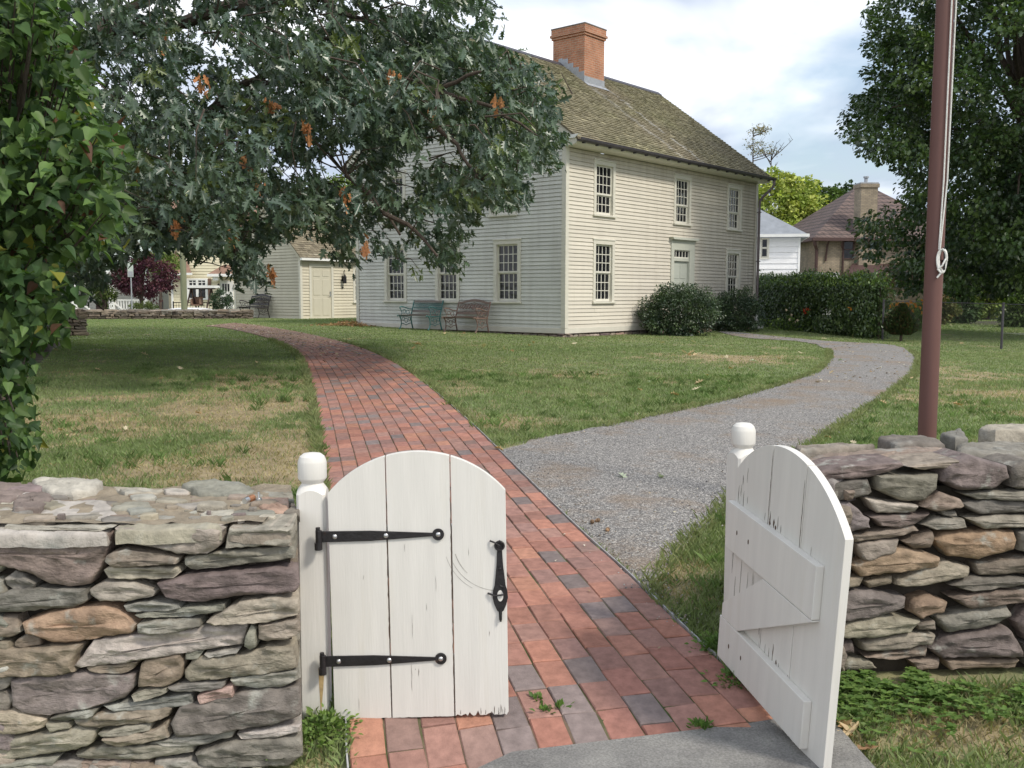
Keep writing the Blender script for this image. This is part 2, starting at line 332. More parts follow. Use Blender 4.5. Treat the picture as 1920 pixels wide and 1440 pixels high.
def lawncol(x, y, d):
    x = np.asarray(x); n = fbm(np.asarray(x) * .9, np.asarray(y) * .9, 0, 21, 3)[..., None]; m = fbm(np.asarray(x) * 6, np.asarray(y) * 6, 0, 31, 2)[..., None]
    gcol = np.array([.178, .245, .096]) * (1 - n) * 1.0 + np.array([.245, .290, .132]) * n
    dcol = np.array([.42, .335, .20]) * (.75 + .5 * m)
    d = np.asarray(d)[..., None]
    return gcol * (.8 + .4 * m) * (1 - d) + dcol * d

# ------------------------------------------------------------------ ground sheet
def axis(lo, hi, st, far0, far1):
    a = list(np.arange(lo, hi + 1e-6, st)); s = st; v = hi
    while v < far1: s *= 1.35; v += s; a.append(v)
    s = st; v = lo
    while v > far0: s *= 1.35; v -= s; a.insert(0, v)
    return np.array(a)
gx = axis(-16, 17, .2, -1500, 1500); gy = axis(2.0, 40, .2, -200, 2500)
XX, YY = np.meshgrid(gx, gy); ZZ = g(XX, YY)
DD = dry(XX, YY); cc = lawncol(XX, YY, np.clip(DD * 1.1 + .15, 0, 1)) * .72
# bare mulch below the shrub at the left and brown earth along the house foot
mul = inpoly(XX, YY, MULCH)
cc[mul] = np.array([.075, .05, .035])
hd = inpoly(XX, YY, [H2(-.3, -.3), H2(5, -.35), H2(5, 0), H2(0, 0), H2(0, 8.5), H2(-.32, 8.5)]); cc[hd] = np.array([.13, .085, .055])
nx, ny = len(gx), len(gy); idx = np.arange(nx * ny).reshape(ny, nx)
F = np.stack([idx[:-1, :-1], idx[:-1, 1:], idx[1:, 1:], idx[1:, :-1]], -1).reshape(-1, 4)
tag(npmesh('ground', np.stack([XX, YY, ZZ], -1).reshape(-1, 3), F, cc.reshape(-1, 3), M['ground'], smooth=True), kind='structure')

# ------------------------------------------------------------------ brick path: real pavers laid in running bond along the path
mb = MB()
n = 260; jv = []; nc = 14
for i in range(n):
    for j in range(nc + 1):
        p = BLs[i] * (1 - j / nc) + BRs[i] * (j / nc); jv.append((p[0], p[1], gz(p[0], p[1]) + .019))
fs = [(i * (nc + 1) + j, i * (nc + 1) + j + 1, (i + 1) * (nc + 1) + j + 1, (i + 1) * (nc + 1) + j) for i in range(n - 1) for j in range(nc)]
mb.add(jv, fs, 1)
# arc length of the middle line
mid = (BLs + BRs) / 2; dl = np.concatenate([[0], np.cumsum(np.linalg.norm(np.diff(mid, axis=0), axis=1))]); TOT = dl[-1]
def pathpt(s, w):
    i = min(max(int(np.searchsorted(dl, s)) - 1, 0), n - 2); t = (s - dl[i]) / (dl[i + 1] - dl[i])
    a = BLs[i] * (1 - t) + BLs[i + 1] * t; b = BRs[i] * (1 - t) + BRs[i + 1] * t
    return a * (1 - w) + b * w
bcols = [tuple(np.array(q) * .98 + .04) for q in [(.34, .140, .095), (.31, .130, .095), (.37, .155, .10), (.29, .14, .11), (.25, .13, .105), (.23, .135, .11), (.185, .14, .13), (.31, .14, .10), (.35, .15, .10), (.30, .15, .115), (.29, .15, .115), (.33, .155, .12), (.38, .17, .105), (.30, .125, .085), (.27, .13, .10)]]
rr = random.Random(3)
NCOL = 12
for c in range(NCOL):
    s = -rr.random() * .2 - (c % 2) * .1
    w0, w1 = c / NCOL, (c + 1) / NCOL
    while s < TOT:
        l = .195; a, b = max(s, 0.0), min(s + l, TOT)
        s += l + .0
        if b - a < .05: continue
        far = a > 17
        gp = .0024 / 1.5
        mg = .003
        q = [pathpt(a + mg, w0 + gp), pathpt(a + mg, w1 - gp), pathpt(b - mg, w1 - gp), pathpt(b - mg, w0 + gp)]
        if inpoly(q[0][0], q[0][1], asph_poly) and inpoly(q[2][0], q[2][1], asph_poly): continue
        zt = [gz(*p) + .026 + rr.uniform(-.0035, .0035) for p in q]; ce = sum(q) / 4
        rep = float(fbm(ce[0] * .7, ce[1] * .7, 0, 77, 2))
        col = rr.choice(bcols if rep > .45 else bcols[:] + bcols[4:8]); k = rr.uniform(.85, 1.12); col = tuple(x * k for x in col)
        w0, w1 = c / NCOL + rr.uniform(-.0012, .0012), (c + 1) / NCOL + rr.uniform(-.0012, .0012)
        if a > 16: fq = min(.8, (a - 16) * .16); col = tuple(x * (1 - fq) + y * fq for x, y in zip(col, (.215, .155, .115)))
        if False: col = tuple(x * .75 + y * .25 for x, y in zip(col, (.20, .14, .10)))
        top = [ce + (p - ce) * .93 for p in q]
        vs = [(p[0], p[1], z) for p, z in zip(top, zt)] + [(p[0], p[1], z - .005) for p, z in zip(q, zt)] + [(p[0], p[1], z - .03) for p, z in zip(q, zt)]
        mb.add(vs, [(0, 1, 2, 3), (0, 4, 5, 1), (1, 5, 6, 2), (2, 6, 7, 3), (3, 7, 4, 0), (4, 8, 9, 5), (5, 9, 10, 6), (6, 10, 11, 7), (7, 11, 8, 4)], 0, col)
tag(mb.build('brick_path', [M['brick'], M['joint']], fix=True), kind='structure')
# metal edging strips on both sides of the near part
for side, nm in ((BRs, 0), (BLs, 1)):
    mb = MB(); pts = [p for p in side if p[1] < (13 if nm == 0 else 4.1) and p[1] > (3.55 if nm == 0 else 2.6)]
    sg = 1 if nm == 0 else -1
    for a, b in zip(pts, pts[1:]):
        d = (b - a) / np.linalg.norm(b - a); nn = np.array([d[1], -d[0]]) * sg
        za, zb = gz(*a) + .034, gz(*b) + .034
        A0, A1, B0, B1 = a + nn * .004, a + nn * .010, b + nn * .004, b + nn * .010
        mb.add([(A0[0], A0[1], za), (A1[0], A1[1], za), (B1[0], B1[1], zb), (B0[0], B0[1], zb), (A0[0], A0[1], za - .08), (A1[0], A1[1], za - .08), (B1[0], B1[1], zb - .08), (B0[0], B0[1], zb - .08)],
               [(0, 1, 2, 3), (1, 5, 6, 2), (0, 3, 7, 4)])
    tag(mb.build('edging_strip', M['edging']), ['thin grey metal edging strip between the brick path and the gravel', 'short thin metal edging strip between bricks and grass below the left gatepost'][nm], 'edging')
# gravel path
mb = MB(); n = 150; nc = 12; vs = []
for i in range(n):
    for j in range(nc + 1):
        w = j / nc; p = GI[i] * (1 - w) + GO[i] * w
        if 10 < i < n - 2 and j in (0, nc):
            q = (GI[i] + GO[i]) / 2; p = p + (q - p) * (float(fbm(p[0] * 3, p[1] * 3, 0, 4, 3)) - .42) * .30
        vs.append((p[0], p[1], gz(p[0], p[1]) + .012 + .012 * math.sin(math.pi * w)))
fs = [(i * (nc + 1) + j, i * (nc + 1) + j + 1, (i + 1) * (nc + 1) + j + 1, (i + 1) * (nc + 1) + j) for i in range(n - 1) for j in range(nc)]
mb.add(vs, fs); tag(mb.build('gravel_path', M['gravel'], smooth=True), kind='structure')
# asphalt
mb = MB(); mb.add([(p[0], p[1], .022 + max(0, gz(p[0], p[1]))) for p in asph_poly], [list(range(len(asph_poly)))]); tag(mb.build('sidewalk', M['asphalt']), kind='structure')
# street and verge far left beyond the wall
mb = MB(); mb.add([(-70, 43, g(-22, 43) + .02), (-5, 43.6, g(-5, 43) + .02), (-5, 50, g(-5, 50) + .02), (-70, 50, g(-22, 50) + .02)], [(0, 1, 2, 3)]); tag(mb.build('street', M['asphalt']), kind='structure')

# ------------------------------------------------------------------ grass blades
def grass_patch(area, dens, h, wd, seed, poly=None, name='grass'):
    x0, x1, y0, y1 = area; r = np.random.default_rng(seed); n = int((x1 - x0) * (y1 - y0) * dens)
    x = r.uniform(x0, x1, n); y = r.uniform(y0, y1, n)
    X, Y, dep = proj(np.stack([x, y, g(x, y)], -1)); k = (X > -260 - 500 * (y < 11)) & (X < 2180 + 700 * (y < 11)) & (Y < 1560)
    sh = (r.random(n) - .5) * .10
    k &= ~inpoly(x + sh * .5, y, brick_poly) & ~inpoly(x + sh, y + sh, gravel_poly) & ~inpoly(x, y, asph_poly) & ~inpoly(x, y, house_poly) & ~inpoly(x, y, MULCH)
    k &= ~((y > 3.1) & (y < 3.9) & (x < -.75)) & ~((y > 3.68 + .03 * x) & (y < 4.45) & (x > .95))
    for e in exclude: k &= ~inpoly(x, y, e)
    if poly is not None: k &= inpoly(x, y, poly)
    d = dry(x, y); k &= r.random(n) > d * .45
    x, y, d = x[k], y[k], d[k]; n = len(x)
    isdry = r.random(n) < d * .85 + .05
    c = lawncol(x, y, np.where(isdry, .85, .0)); c = c * r.uniform(.84, 1.2, (n, 1)); c[r.random(n) < .03] *= 1.25
    hh = h * r.uniform(.5, 1.25, n) * np.where(isdry, .6, 1) * (.75 + .5 * fbm(x * 2, y * 2, 0, 8, 2)); a = r.uniform(0, 2 * np.pi, n); ln = r.uniform(.1, .9, n) * np.where(isdry, 1.6, 1); la = r.uniform(0, 2 * np.pi, n)
    w = wd * r.uniform(.6, 1.3, n); z = g(x, y)
    dx, dy = np.cos(a) * w / 2, np.sin(a) * w / 2; lx, ly = np.cos(la) * hh * ln, np.sin(la) * hh * ln
    V = np.stack([np.stack([x - dx, y - dy, z], -1), np.stack([x + dx, y + dy, z], -1), np.stack([x + dx * .7 + lx * .35, y + dy * .7 + ly * .35, z + hh * .6], -1), np.stack([x + lx, y + ly, z + hh], -1)], 1).reshape(-1, 3)
    F = (np.arange(n) * 4)[:, None] + np.array([0, 1, 2, 3])
    return V, F, np.repeat(c, 4, 0)
exclude = []
def edge_tufts(line, side, seed, dens=260, h=.075, ymax=22):
    r = np.random.default_rng(seed); seg = np.diff(line, axis=0); ln = np.linalg.norm(seg, axis=1); n = int(ln.sum() * dens); i = r.choice(len(seg), n, p=ln / ln.sum()); t = r.random((n, 1))
    p = line[i] + seg[i] * t; nv = np.stack([seg[i][:, 1], -seg[i][:, 0]], -1) / ln[i][:, None] * side; off = r.normal(size=(n, 1)) * .035 + .03 + .05 * (fbm(p[:, 0] * 3, p[:, 1] * 3, 0, 6, 2)[:, None] - .5); p = p + nv * off
    k = (p[:, 1] < ymax) & (p[:, 1] > 3.6) & (r.random(n) < .25 + .9 * fbm(p[:, 0] * 1.7, p[:, 1] * 1.7, 0, 16, 2)) & ~inpoly(p[:, 0], p[:, 1], brick_poly); p = p[k]; n = len(p); x, y = p[:, 0], p[:, 1]
    far = np.clip(y / 8, 1, 2.6); c = lawncol(x, y, r.random(n) * .35) * r.uniform(.75, 1.15, (n, 1)); hh = h * r.uniform(.4, 1.2, n); w = .0048 * far * r.uniform(.7, 1.3, n); a = r.uniform(0, 6.28, n); la = r.uniform(0, 6.28, n); l = r.uniform(.2, 1.0, n); z = g(x, y)
    dx, dy = np.cos(a) * w / 2, np.sin(a) * w / 2; lx, ly = np.cos(la) * hh * l, np.sin(la) * hh * l
    V = np.stack([np.stack([x - dx, y - dy, z], -1), np.stack([x + dx, y + dy, z], -1), np.stack([x + dx * .7 + lx * .35, y + dy * .7 + ly * .35, z + hh * .6], -1), np.stack([x + lx, y + ly, z + hh], -1)], 1).reshape(-1, 3)
    return V, (np.arange(n) * 4)[:, None] + np.array([0, 1, 2, 3]), np.repeat(c, 4, 0)
def build_grass():
    parts = [grass_patch((-1.0, 5.0, 2.3, 3.9), 9000, .055, .005, 1), grass_patch((-5, 6, 3.8, 6.5), 7000, .042, .005, 2), grass_patch((-7, 7.5, 6.5, 10), 3600, .040, .0065, 3),
             grass_patch((-10, 10, 10, 15), 1700, .040, .009, 4), grass_patch((-15, 13, 15, 22), 900, .030, .014, 5), grass_patch((-20, 17, 22, 37), 420, .022, .026, 6), grass_patch((9, 26, 34, 50), 110, .05, .05, 7)]
    rt = np.random.default_rng(55); cx_, cy_ = rt.uniform(-6.5, 6, 1500), rt.uniform(4.7, 15, 1500); V_, F_, C_ = [], [], []
    k = ~inpoly(cx_, cy_, brick_poly) & ~inpoly(cx_, cy_, gravel_poly) & ~inpoly(cx_, cy_, MULCH) & (fbm(cx_ * .8, cy_ * .8, 0, 61, 2) > .45); cx_, cy_ = cx_[k], cy_[k]; m = 26
    x = np.repeat(cx_, m) + rt.normal(size=len(cx_) * m) * .035; y = np.repeat(cy_, m) + rt.normal(size=len(cx_) * m) * .035; n = len(x); a = rt.uniform(0, 6.28, n); la = rt.uniform(0, 6.28, n); hh = np.repeat(rt.uniform(.03, .085, len(cx_)), m) * rt.uniform(.5, 1.2, n); w = .006 * np.clip(y / 7, 1, 2) * rt.uniform(.6, 1.3, n); l = rt.uniform(.3, 1.1, n); z = g(x, y)
    dx, dy, lx, ly = np.cos(a) * w / 2, np.sin(a) * w / 2, np.cos(la) * hh * l, np.sin(la) * hh * l
    V_ = np.stack([np.stack([x - dx, y - dy, z], -1), np.stack([x + dx, y + dy, z], -1), np.stack([x + dx * .7 + lx * .35, y + dy * .7 + ly * .35, z + hh * .6], -1), np.stack([x + lx, y + ly, z + hh], -1)], 1).reshape(-1, 3)
    parts.append((V_, (np.arange(n) * 4)[:, None] + np.array([0, 1, 2, 3]), np.repeat(lawncol(x, y, np.zeros(n)) * np.repeat(rt.uniform(.62, 1.05, (len(cx_), 1)), m, 0) * np.array([.85, 1, .8]), 4, 0)))
    parts += [edge_tufts(BLs, -1, 31, 500), edge_tufts(BRs[BRs[:, 1] > 9.5], 1, 32, 300), edge_tufts(GI[GI[:, 1] > 9.6], -1, 33, 700, .06), edge_tufts(GO, 1, 34, 700, .06)]
    V = []; F = []; C = []; b = 0
    for v, f, c in parts: V.append(v); F.append(f + b); C.append(c); b += len(v)
    tag(npmesh('grass', np.concatenate(V), np.concatenate(F), np.concatenate(C), M['grass']), kind='stuff')
# ------------------------------------------------------------------ dry stone walls
SCOL = {'P': (.235, .180, .165), 'G': (.265, .250, .205), 'T': (.335, .285, .215), 'B': (.26, .20, .145), 'O': (.34, .22, .13), 'W': (.45, .41, .345), 'R': (.185, .130, .125), 'D': (.205, .185, .150), 'K': (.42, .25, .19), 'E': (.185, .145, .105), 'F': (.125, .10, .08)}  # last two browns are darkened: far wall shade put into the colour
SCOL = {k: tuple(.70 * c + .30 * (sum(v) / 3) * t for c, t in zip(v, (1.04, 1.0, .92))) for k, v in SCOL.items()}
def resample(pts, sp, jit, r):
    pts = [np.array(p, float) for p in pts]; out = []
    for a, b in zip(pts, pts[1:] + pts[:1]):
        k = max(1, int(round(np.linalg.norm(b - a) / sp)))
        for i in range(k): out.append(a + (b - a) * i / k)
    n = len(out); out2 = []
    for i in range(n): out2.append(out[i] * .94 + (out[i - 1] + out[(i + 1) % n]) * .03 + np.array([r.uniform(-jit, jit), r.uniform(-jit, jit)]))
    return out2
def stone(mb, pts, O, ea, eb, nn, thick, col, r, sp=.020, bulge=.008, rough=.015, shrink=.001):
    """pts (a,b) outline on the plane O+a*ea+b*eb; nn points outwards"""
    P = np.array(resample(pts, sp, sp * .12, r)); n = len(P); c = P.mean(0)
    # outline drawn in a little so that dark joints stay between stones
    dd = P - c; ll = np.linalg.norm(dd, axis=1, keepdims=True); P = P - dd / (ll + 1e-9) * shrink
    cov = np.cov((P - c).T); w, v = np.linalg.eigh(cov); ax = v[:, 1]; la = math.sqrt(max(w[1], 1e-9)) * 1.7; lb = math.sqrt(max(w[0], 1e-9)) * 1.7
    seg = max(la - lb, 0) * .8
    t = np.clip((P - c) @ ax, -seg, seg); C = c + t[:, None] * ax
    off = r.uniform(-.012, .010); tilt = r.uniform(-.10, .10); tl2 = r.uniform(-.05, .05)
    rings = [(0, -thick), (0, -.016), (.02, -.005), (.05, .0), (.12, .5), (.25, .8), (.45, .92), (.68, 1), (.9, 1)]
    V = []; sd = r.randrange(1000)
    for q, h in rings:
        Q = P * (1 - q) + C * q
        base = h if h <= 0 else h * bulge * min(1, lb / .05)
        dep = base + off + (((Q[:, 1] - c[1]) * tilt + (Q[:, 0] - c[0]) * tl2) if h > -.05 else 0)
        W = O + Q[:, :1] * ea + Q[:, 1:] * eb
        if h > -.05:
            n1 = fbm(Q[:, 0] * 9 + sd, Q[:, 1] * 42 + W[:, 0] * 3, sd, 3, 3) - .5; n2 = fbm(Q[:, 0] * 26, Q[:, 1] * 60, sd, 5, 2) - .5
            st = np.floor(fbm(Q[:, 0] * 5, Q[:, 1] * 26, sd + 3, 8, 2) * 7) / 7 - .5
            dep = dep + (n1 * 2.2 + n2 * .8 + st * 1.3) * rough * (1 if h > 0 else .7)
        V.append(W + (np.asarray(dep) * np.ones(n))[:, None] * nn)
    k = len(rings); vs = np.concatenate(V).tolist() + [(V[-1].mean(0)).tolist()]
    fs = [(i * n + j, i * n + (j + 1) % n, (i + 1) * n + (j + 1) % n, (i + 1) * n + j) for i in range(k - 1) for j in range(n)]
    fs += [((k - 1) * n + j, (k - 1) * n + (j + 1) % n, k * n) for j in range(n)]
    j = r.uniform(.82, 1.18); tint = (1 + r.uniform(-.05, .05), 1, 1 + r.uniform(-.06, .06))
    mb.add(vs, fs, 0, tuple(c * j * t for c, t in zip(col, tint)))
def randpoly(a0, a1, b0, b1, r):
    h = b1 - b0; w = a1 - a0; e = min(.3 * w, .45 * h); t = [r.uniform(-.12, .12) * h for _ in range(8)]
    return [(a0 + e * r.uniform(.1, 1), b0 + t[0]), (a0 + w * .5, b0 + t[1] * .6), (a1 - e * r.uniform(.1, 1), b0 + t[2]), (a1, b0 + h * r.uniform(.3, .7)), (a1 - e * r.uniform(.1, 1), b1 + t[3]), (a0 + w * .4, b1 + t[4] * .6), (a0 + e * r.uniform(.1, 1), b1 + t[5]), (a0, b0 + h * r.uniform(.3, .7))]
def fill(mb, O, ea, eb, nn, a0, a1, b0, b1, r, pal, hs=(.05, .11), ws=(.12, .38), thick=.16, top=None, **kw):
    b = b0
    while b < b1:
        h = r.uniform(*hs); a = a0 + r.uniform(-.1, 0)
        while a < a1:
            w = r.uniform(*ws)
            x1 = min(a + w, a1 + .03)
            tb = top(a + w / 2) if top else b1
            if b < tb - .02: stone(mb, randpoly(a + .003, x1 - .003, b + .002, min(b + h, tb) - .002, r), O, ea, eb, nn, thick, SCOL[r.choice(pal)], r, **kw)
            a += w
        b += h
EX, EY, EZ = np.array([1., 0, 0]), np.array([0, 1., 0]), np.array([0, 0, 1.])
def faceplane(Y0, k):              # wall face Y = Y0 + k*X ; returns O, ea, and a mapper from pixels
    ea = np.array([1, k, 0]) / math.hypot(1, k); O = np.array([0, Y0, 0.])
    nn = np.array([k, -1, 0]) / math.hypot(1, k)
    def f(px, py):
        d = ray(px, py); E = np.array([0, 0, EYE]); t = ((O - E) @ nn) / (d @ nn); P = E + d * t - O
        return (P @ ea, P[2])
    return O, ea, nn, f
def zplane(z):
    def f(px, py): d = ray(px, py); t = (z - EYE) / d[2]; return (d[0] * t, d[1] * t)
    return f
r = random.Random(5)
# ---- wall at the left
def endcut(v):          # the wall end is set back obliquely, clear of the gatepost
    lim = -.708 - (v[1] - 3.15) * .27; return (v[0] if v[0] < lim else lim + (v[0] - lim) * .12, v[1], v[2])
wl = empty('stone_wall', 'low dry stone wall of grey, tan and mauve stones left of the gate', 'wall', (-2.2, 3.45, 0))
inv = Matrix.Translation((2.2, -3.45, 0))
O, ea, nn, f = faceplane(3.16, 0.0)
LS = [('P', [0,390,480,385,490,405,455,540,400,620,310,632,200,610,120,560,40,540,0,510]), ('W', [0,300,0,385,420,382,500,345,505,318,400,300,150,305]),
('T', [508,320,560,300,800,285,900,290,990,330,1000,370,995,440,930,480,800,475,700,450,560,430,515,370]), ('T', [1030,350,1315,332,1320,400,1305,440,1010,450,1015,420]),
('T', [1030,318,1150,290,1290,305,1300,328,1240,336,1030,340]), ('B', [480,480,560,450,810,490,800,520,620,535,510,538,470,510]), ('T', [455,550,500,535,800,538,810,565,780,590,620,597,480,590]),
('D', [820,500,1040,460,1320,445,1325,500,1180,520,960,548,850,555,820,530]), ('R', [700,610,840,575,1240,540,1330,560,1355,610,1330,650,1050,670,900,695,790,685,740,670]), ('G', [15,590,60,552,160,610,120,670,60,655,20,625]),
('T', [395,640,460,603,600,605,700,650,690,675,560,695,450,690,400,660]), ('D', [0,665,120,630,380,640,395,690,330,725,100,740,0,750]), ('G', [550,710,680,695,800,705,810,725,720,740,560,740]),
('G', [595,755,700,740,820,722,1010,705,1010,735,850,765,620,768]), ('T', [925,780,1080,690,1240,670,1345,680,1350,750,1200,785,960,795]), ('O', [95,790,170,760,250,735,470,710,560,750,610,800,590,835,350,875,240,882,180,850,110,835]),
('B', [0,755,70,760,90,830,60,855,0,865]), ('G', [615,795,700,775,900,770,910,800,800,825,680,845,620,830]), ('W', [330,980,410,870,650,840,940,808,1115,795,1100,850,1090,890,940,915,750,945,520,975,360,990]),
('G', [1105,850,1130,795,1155,810,1150,900,1120,915,1100,890]), ('T', [1158,795,1345,770,1350,830,1300,865,1200,875,1155,860]), ('B', [55,875,110,840,180,860,180,890,110,905,60,900]),
('B', [0,905,160,900,370,885,330,965,345,1000,250,1025,100,1030,0,1035]), ('B', [380,990,620,965,600,1000,540,1022,400,1010]), ('T', [820,1010,870,950,1100,930,1200,895,1320,900,1340,990,1200,1020,950,1050,850,1060,820,1040]),
('B', [610,1085,625,980,650,960,810,930,825,970,810,1050,740,1080,660,1082]), ('P', [35,1045,120,1035,350,1010,600,1030,600,1080,560,1130,380,1180,200,1208,110,1195,50,1160]), ('G', [745,1080,820,1065,1020,1050,1000,1085,900,1105,780,1100]),
('G', [1035,1040,1180,1020,1340,1000,1350,1040,1260,1085,1150,1085,1050,1070]), ('K', [880,1120,1050,1065,1055,1115,900,1155]), ('G', [450,1165,600,1150,860,1110,865,1160,700,1190,510,1190]), ('G', [580,1120,640,1095,750,1085,750,1105,650,1140,600,1145]),
('D', [760,1240,800,1170,900,1150,1060,1105,1350,1070,1355,1200,1200,1250,900,1290,790,1300]), ('D', [220,1215,350,1180,440,1175,430,1200,300,1230]), ('B', [325,1220,450,1195,770,1175,760,1210,680,1235,450,1258,360,1250]),
('T', [0,1190,80,1180,210,1220,200,1260,100,1285,0,1295]), ('T', [0,1320,150,1290,360,1255,430,1275,420,1330,300,1370,100,1400,0,1410]), ('G', [435,1290,560,1250,685,1235,680,1270,560,1298,450,1300]),
('T', [460,1310,690,1270,740,1245,765,1300,650,1330,520,1345]), ('G', [670,1330,940,1285,1055,1270,1050,1300,900,1340,760,1345]), ('W', [1060,1290,1150,1270,1355,1240,1355,1275,1250,1300,1080,1315]),
('T', [325,1390,450,1350,870,1330,870,1370,700,1400,450,1420,330,1410]), ('D', [875,1375,1000,1330,1200,1305,1360,1300,1370,1380,1300,1430,1000,1438,890,1420]), ('G', [0,1430,150,1400,265,1395,240,1430,100,1448,0,1460]),
('G', [690,1410,850,1400,890,1420,880,1470,690,1475]), ('B', [270,1425,450,1424,670,1412,670,1470,290,1475]), ('T', [205,1232,320,1232,325,1255,230,1275]), ('G', [830,925,915,918,890,950,830,960]), ('G', [915,930,1000,915,1080,905,1070,925,940,945])]
mb = MB()
for c, q in LS:
    pts = [f(q[i] / 2.4, q[i + 1] / 2.4 + 840) for i in range(0, len(q), 2)]; pts = [(a, min(b, .822 + .004 * math.sin(a * 40))) for a, b in pts]
    if q[0] == 0 and q[-2] == 0: # carries on past the picture edge
        pts = [(a - (r.uniform(.05, .2) if abs(q[2 * i]) < 1 else 0), b) for i, (a, b) in enumerate(pts)]
    stone(mb, pts, O, ea, EZ, nn, .2, SCOL[c], r)
fill(mb, O, ea, EZ, nn, -3.9, -1.72, -.05, .80, r, 'PGTBDWG', hs=(.05, .12))
fill(mb, O, ea, EZ, nn, -1.8, -.86, -.14, .0, r, 'GDTB', hs=(.06, .08))
for rz in ((-.60, 3.2),):      # the end face towards the gate
    eb = np.array([-.15, .69, 0]); eb /= np.linalg.norm(eb)
    fill(mb, np.array([-.725, 3.2, 0]), eb, EZ, np.array([.977, .21, 0]), .14, .60, 0.0, .78, r, 'GTDB', ws=(.15, .4), bulge=.015)
mb.V = [inv @ Vector(endcut(v)) for v in mb.V]; mb.build('stonework', M['stone'], wl, smooth=True, angle=55)
mb = MB(); fz = zplane(.835)
for c, q, dz in [('W', [0,300,120,262,250,238,480,236,545,290,505,325,480,346,200,349,0,348], .0), ('P', [60,240,100,205,230,215,250,240,180,290,60,295], .035), ('W', [140,160,310,150,465,175,430,205,330,220,210,210], .03), ('P', [0,170,100,165,112,200,50,240,0,232], .02),
 ('T', [500,182,740,182,700,200,560,210], .012), ('G', [815,180,850,165,1090,160,1160,200,1060,220,900,210], .018), ('G', [735,240,820,230,970,235,960,255,810,262], .012), ('T', [1165,185,1335,182,1338,225,1290,218,1175,205], .018), ('K', [1140,240,1180,222,1300,220,1305,280,1200,272], .018),
 ('T', [1030,315,1090,292,1150,284,1290,302,1312,325,1310,345,1100,348,1025,344], .006), ('T', [510,320,580,300,800,288,900,292,990,330,1000,346,700,350,518,345], .0), ('G', [560,262,700,255,760,275,600,290], .006), ('B', [850,205,900,215,1000,225,860,228], .006), ('T', [480,232,560,228,620,250,520,262], .008)]:
    pts = [fz(q[i] / 2.4, q[i + 1] / 2.4 + 840) for i in range(0, len(q), 2)]
    pts = [(a - (.25 if q[2 * i] == 0 else 0), b) for i, (a, b) in enumerate(pts)]
    stone(mb, pts, np.array([0, 0, .815 + dz]), EX, EY, EZ, .045, SCOL[c], r, bulge=.006, rough=.012, shrink=.001)
for i in range(9):
    a = -3.9 + i * .24; y = 3.2
    while y < 3.8:
        w = r.uniform(.15, .3); stone(mb, randpoly(a, a + .235, y, min(y + w, 3.86), r), np.array([0, 0, .825 + r.uniform(0, .02)]), EX, EY, EZ, .07, SCOL[r.choice('GTPWG')], r, bulge=.008, rough=.006); y += w
mb.V = [inv @ Vector(endcut(v)) for v in mb.V]; mb.build('coping', M['stonetop'], wl, smooth=True, angle=55)
mb = MB(); mb.prism([(-3.95, 3.24), (-.76, 3.24), (-.87, 3.80), (-3.95, 3.80)], lambda x, y: (x, y, -.05), lambda x, y: (x, y, .79)); mb.V = [inv @ Vector(endcut(v)) for v in mb.V]; mb.build('core', M['core'], wl)
mb = MB()
for i in range(80):
    a = r.uniform(-2.1, -.8); y = r.uniform(3.2, 3.78); w = r.uniform(.01, .045) if i > 30 else r.uniform(.05, .11); stone(mb, randpoly(a, a + w * 1.6, y, y + w, r), np.array([0, 0, .832 + r.uniform(-.006, .006)]), EX, EY, EZ, .02, SCOL[r.choice('GTWDBP')], r, sp=.012 + w * .1, bulge=.004, rough=.004)
mb.V = [inv @ Vector(endcut(v)) for v in mb.V]; mb.build('small_stones', M['stonetop'], wl, smooth=True, angle=50)
mb = MB(); q = 24; vs = []
for i in range(60):
    for j in range(14):
        x = -3.9 + i * (3.06 / 59); y = 3.20 + j * .62 / 13; x = min(x, -.76 - (y - 3.2) * .2); vs.append((x, y, .800 + .035 * float(fbm(x * 7, y * 7, 0, 3, 3)) + .022 * float(fbm(x * 31, y * 31, 0, 9, 2))))
mb.add(vs, [(i * 14 + j, i * 14 + j + 1, (i + 1) * 14 + j + 1, (i + 1) * 14 + j) for i in range(59) for j in range(13)]); mb.V = [inv @ Vector(endcut(v)) for v in mb.V]; mb.build('earth_fill', M['earth'], wl, smooth=True)
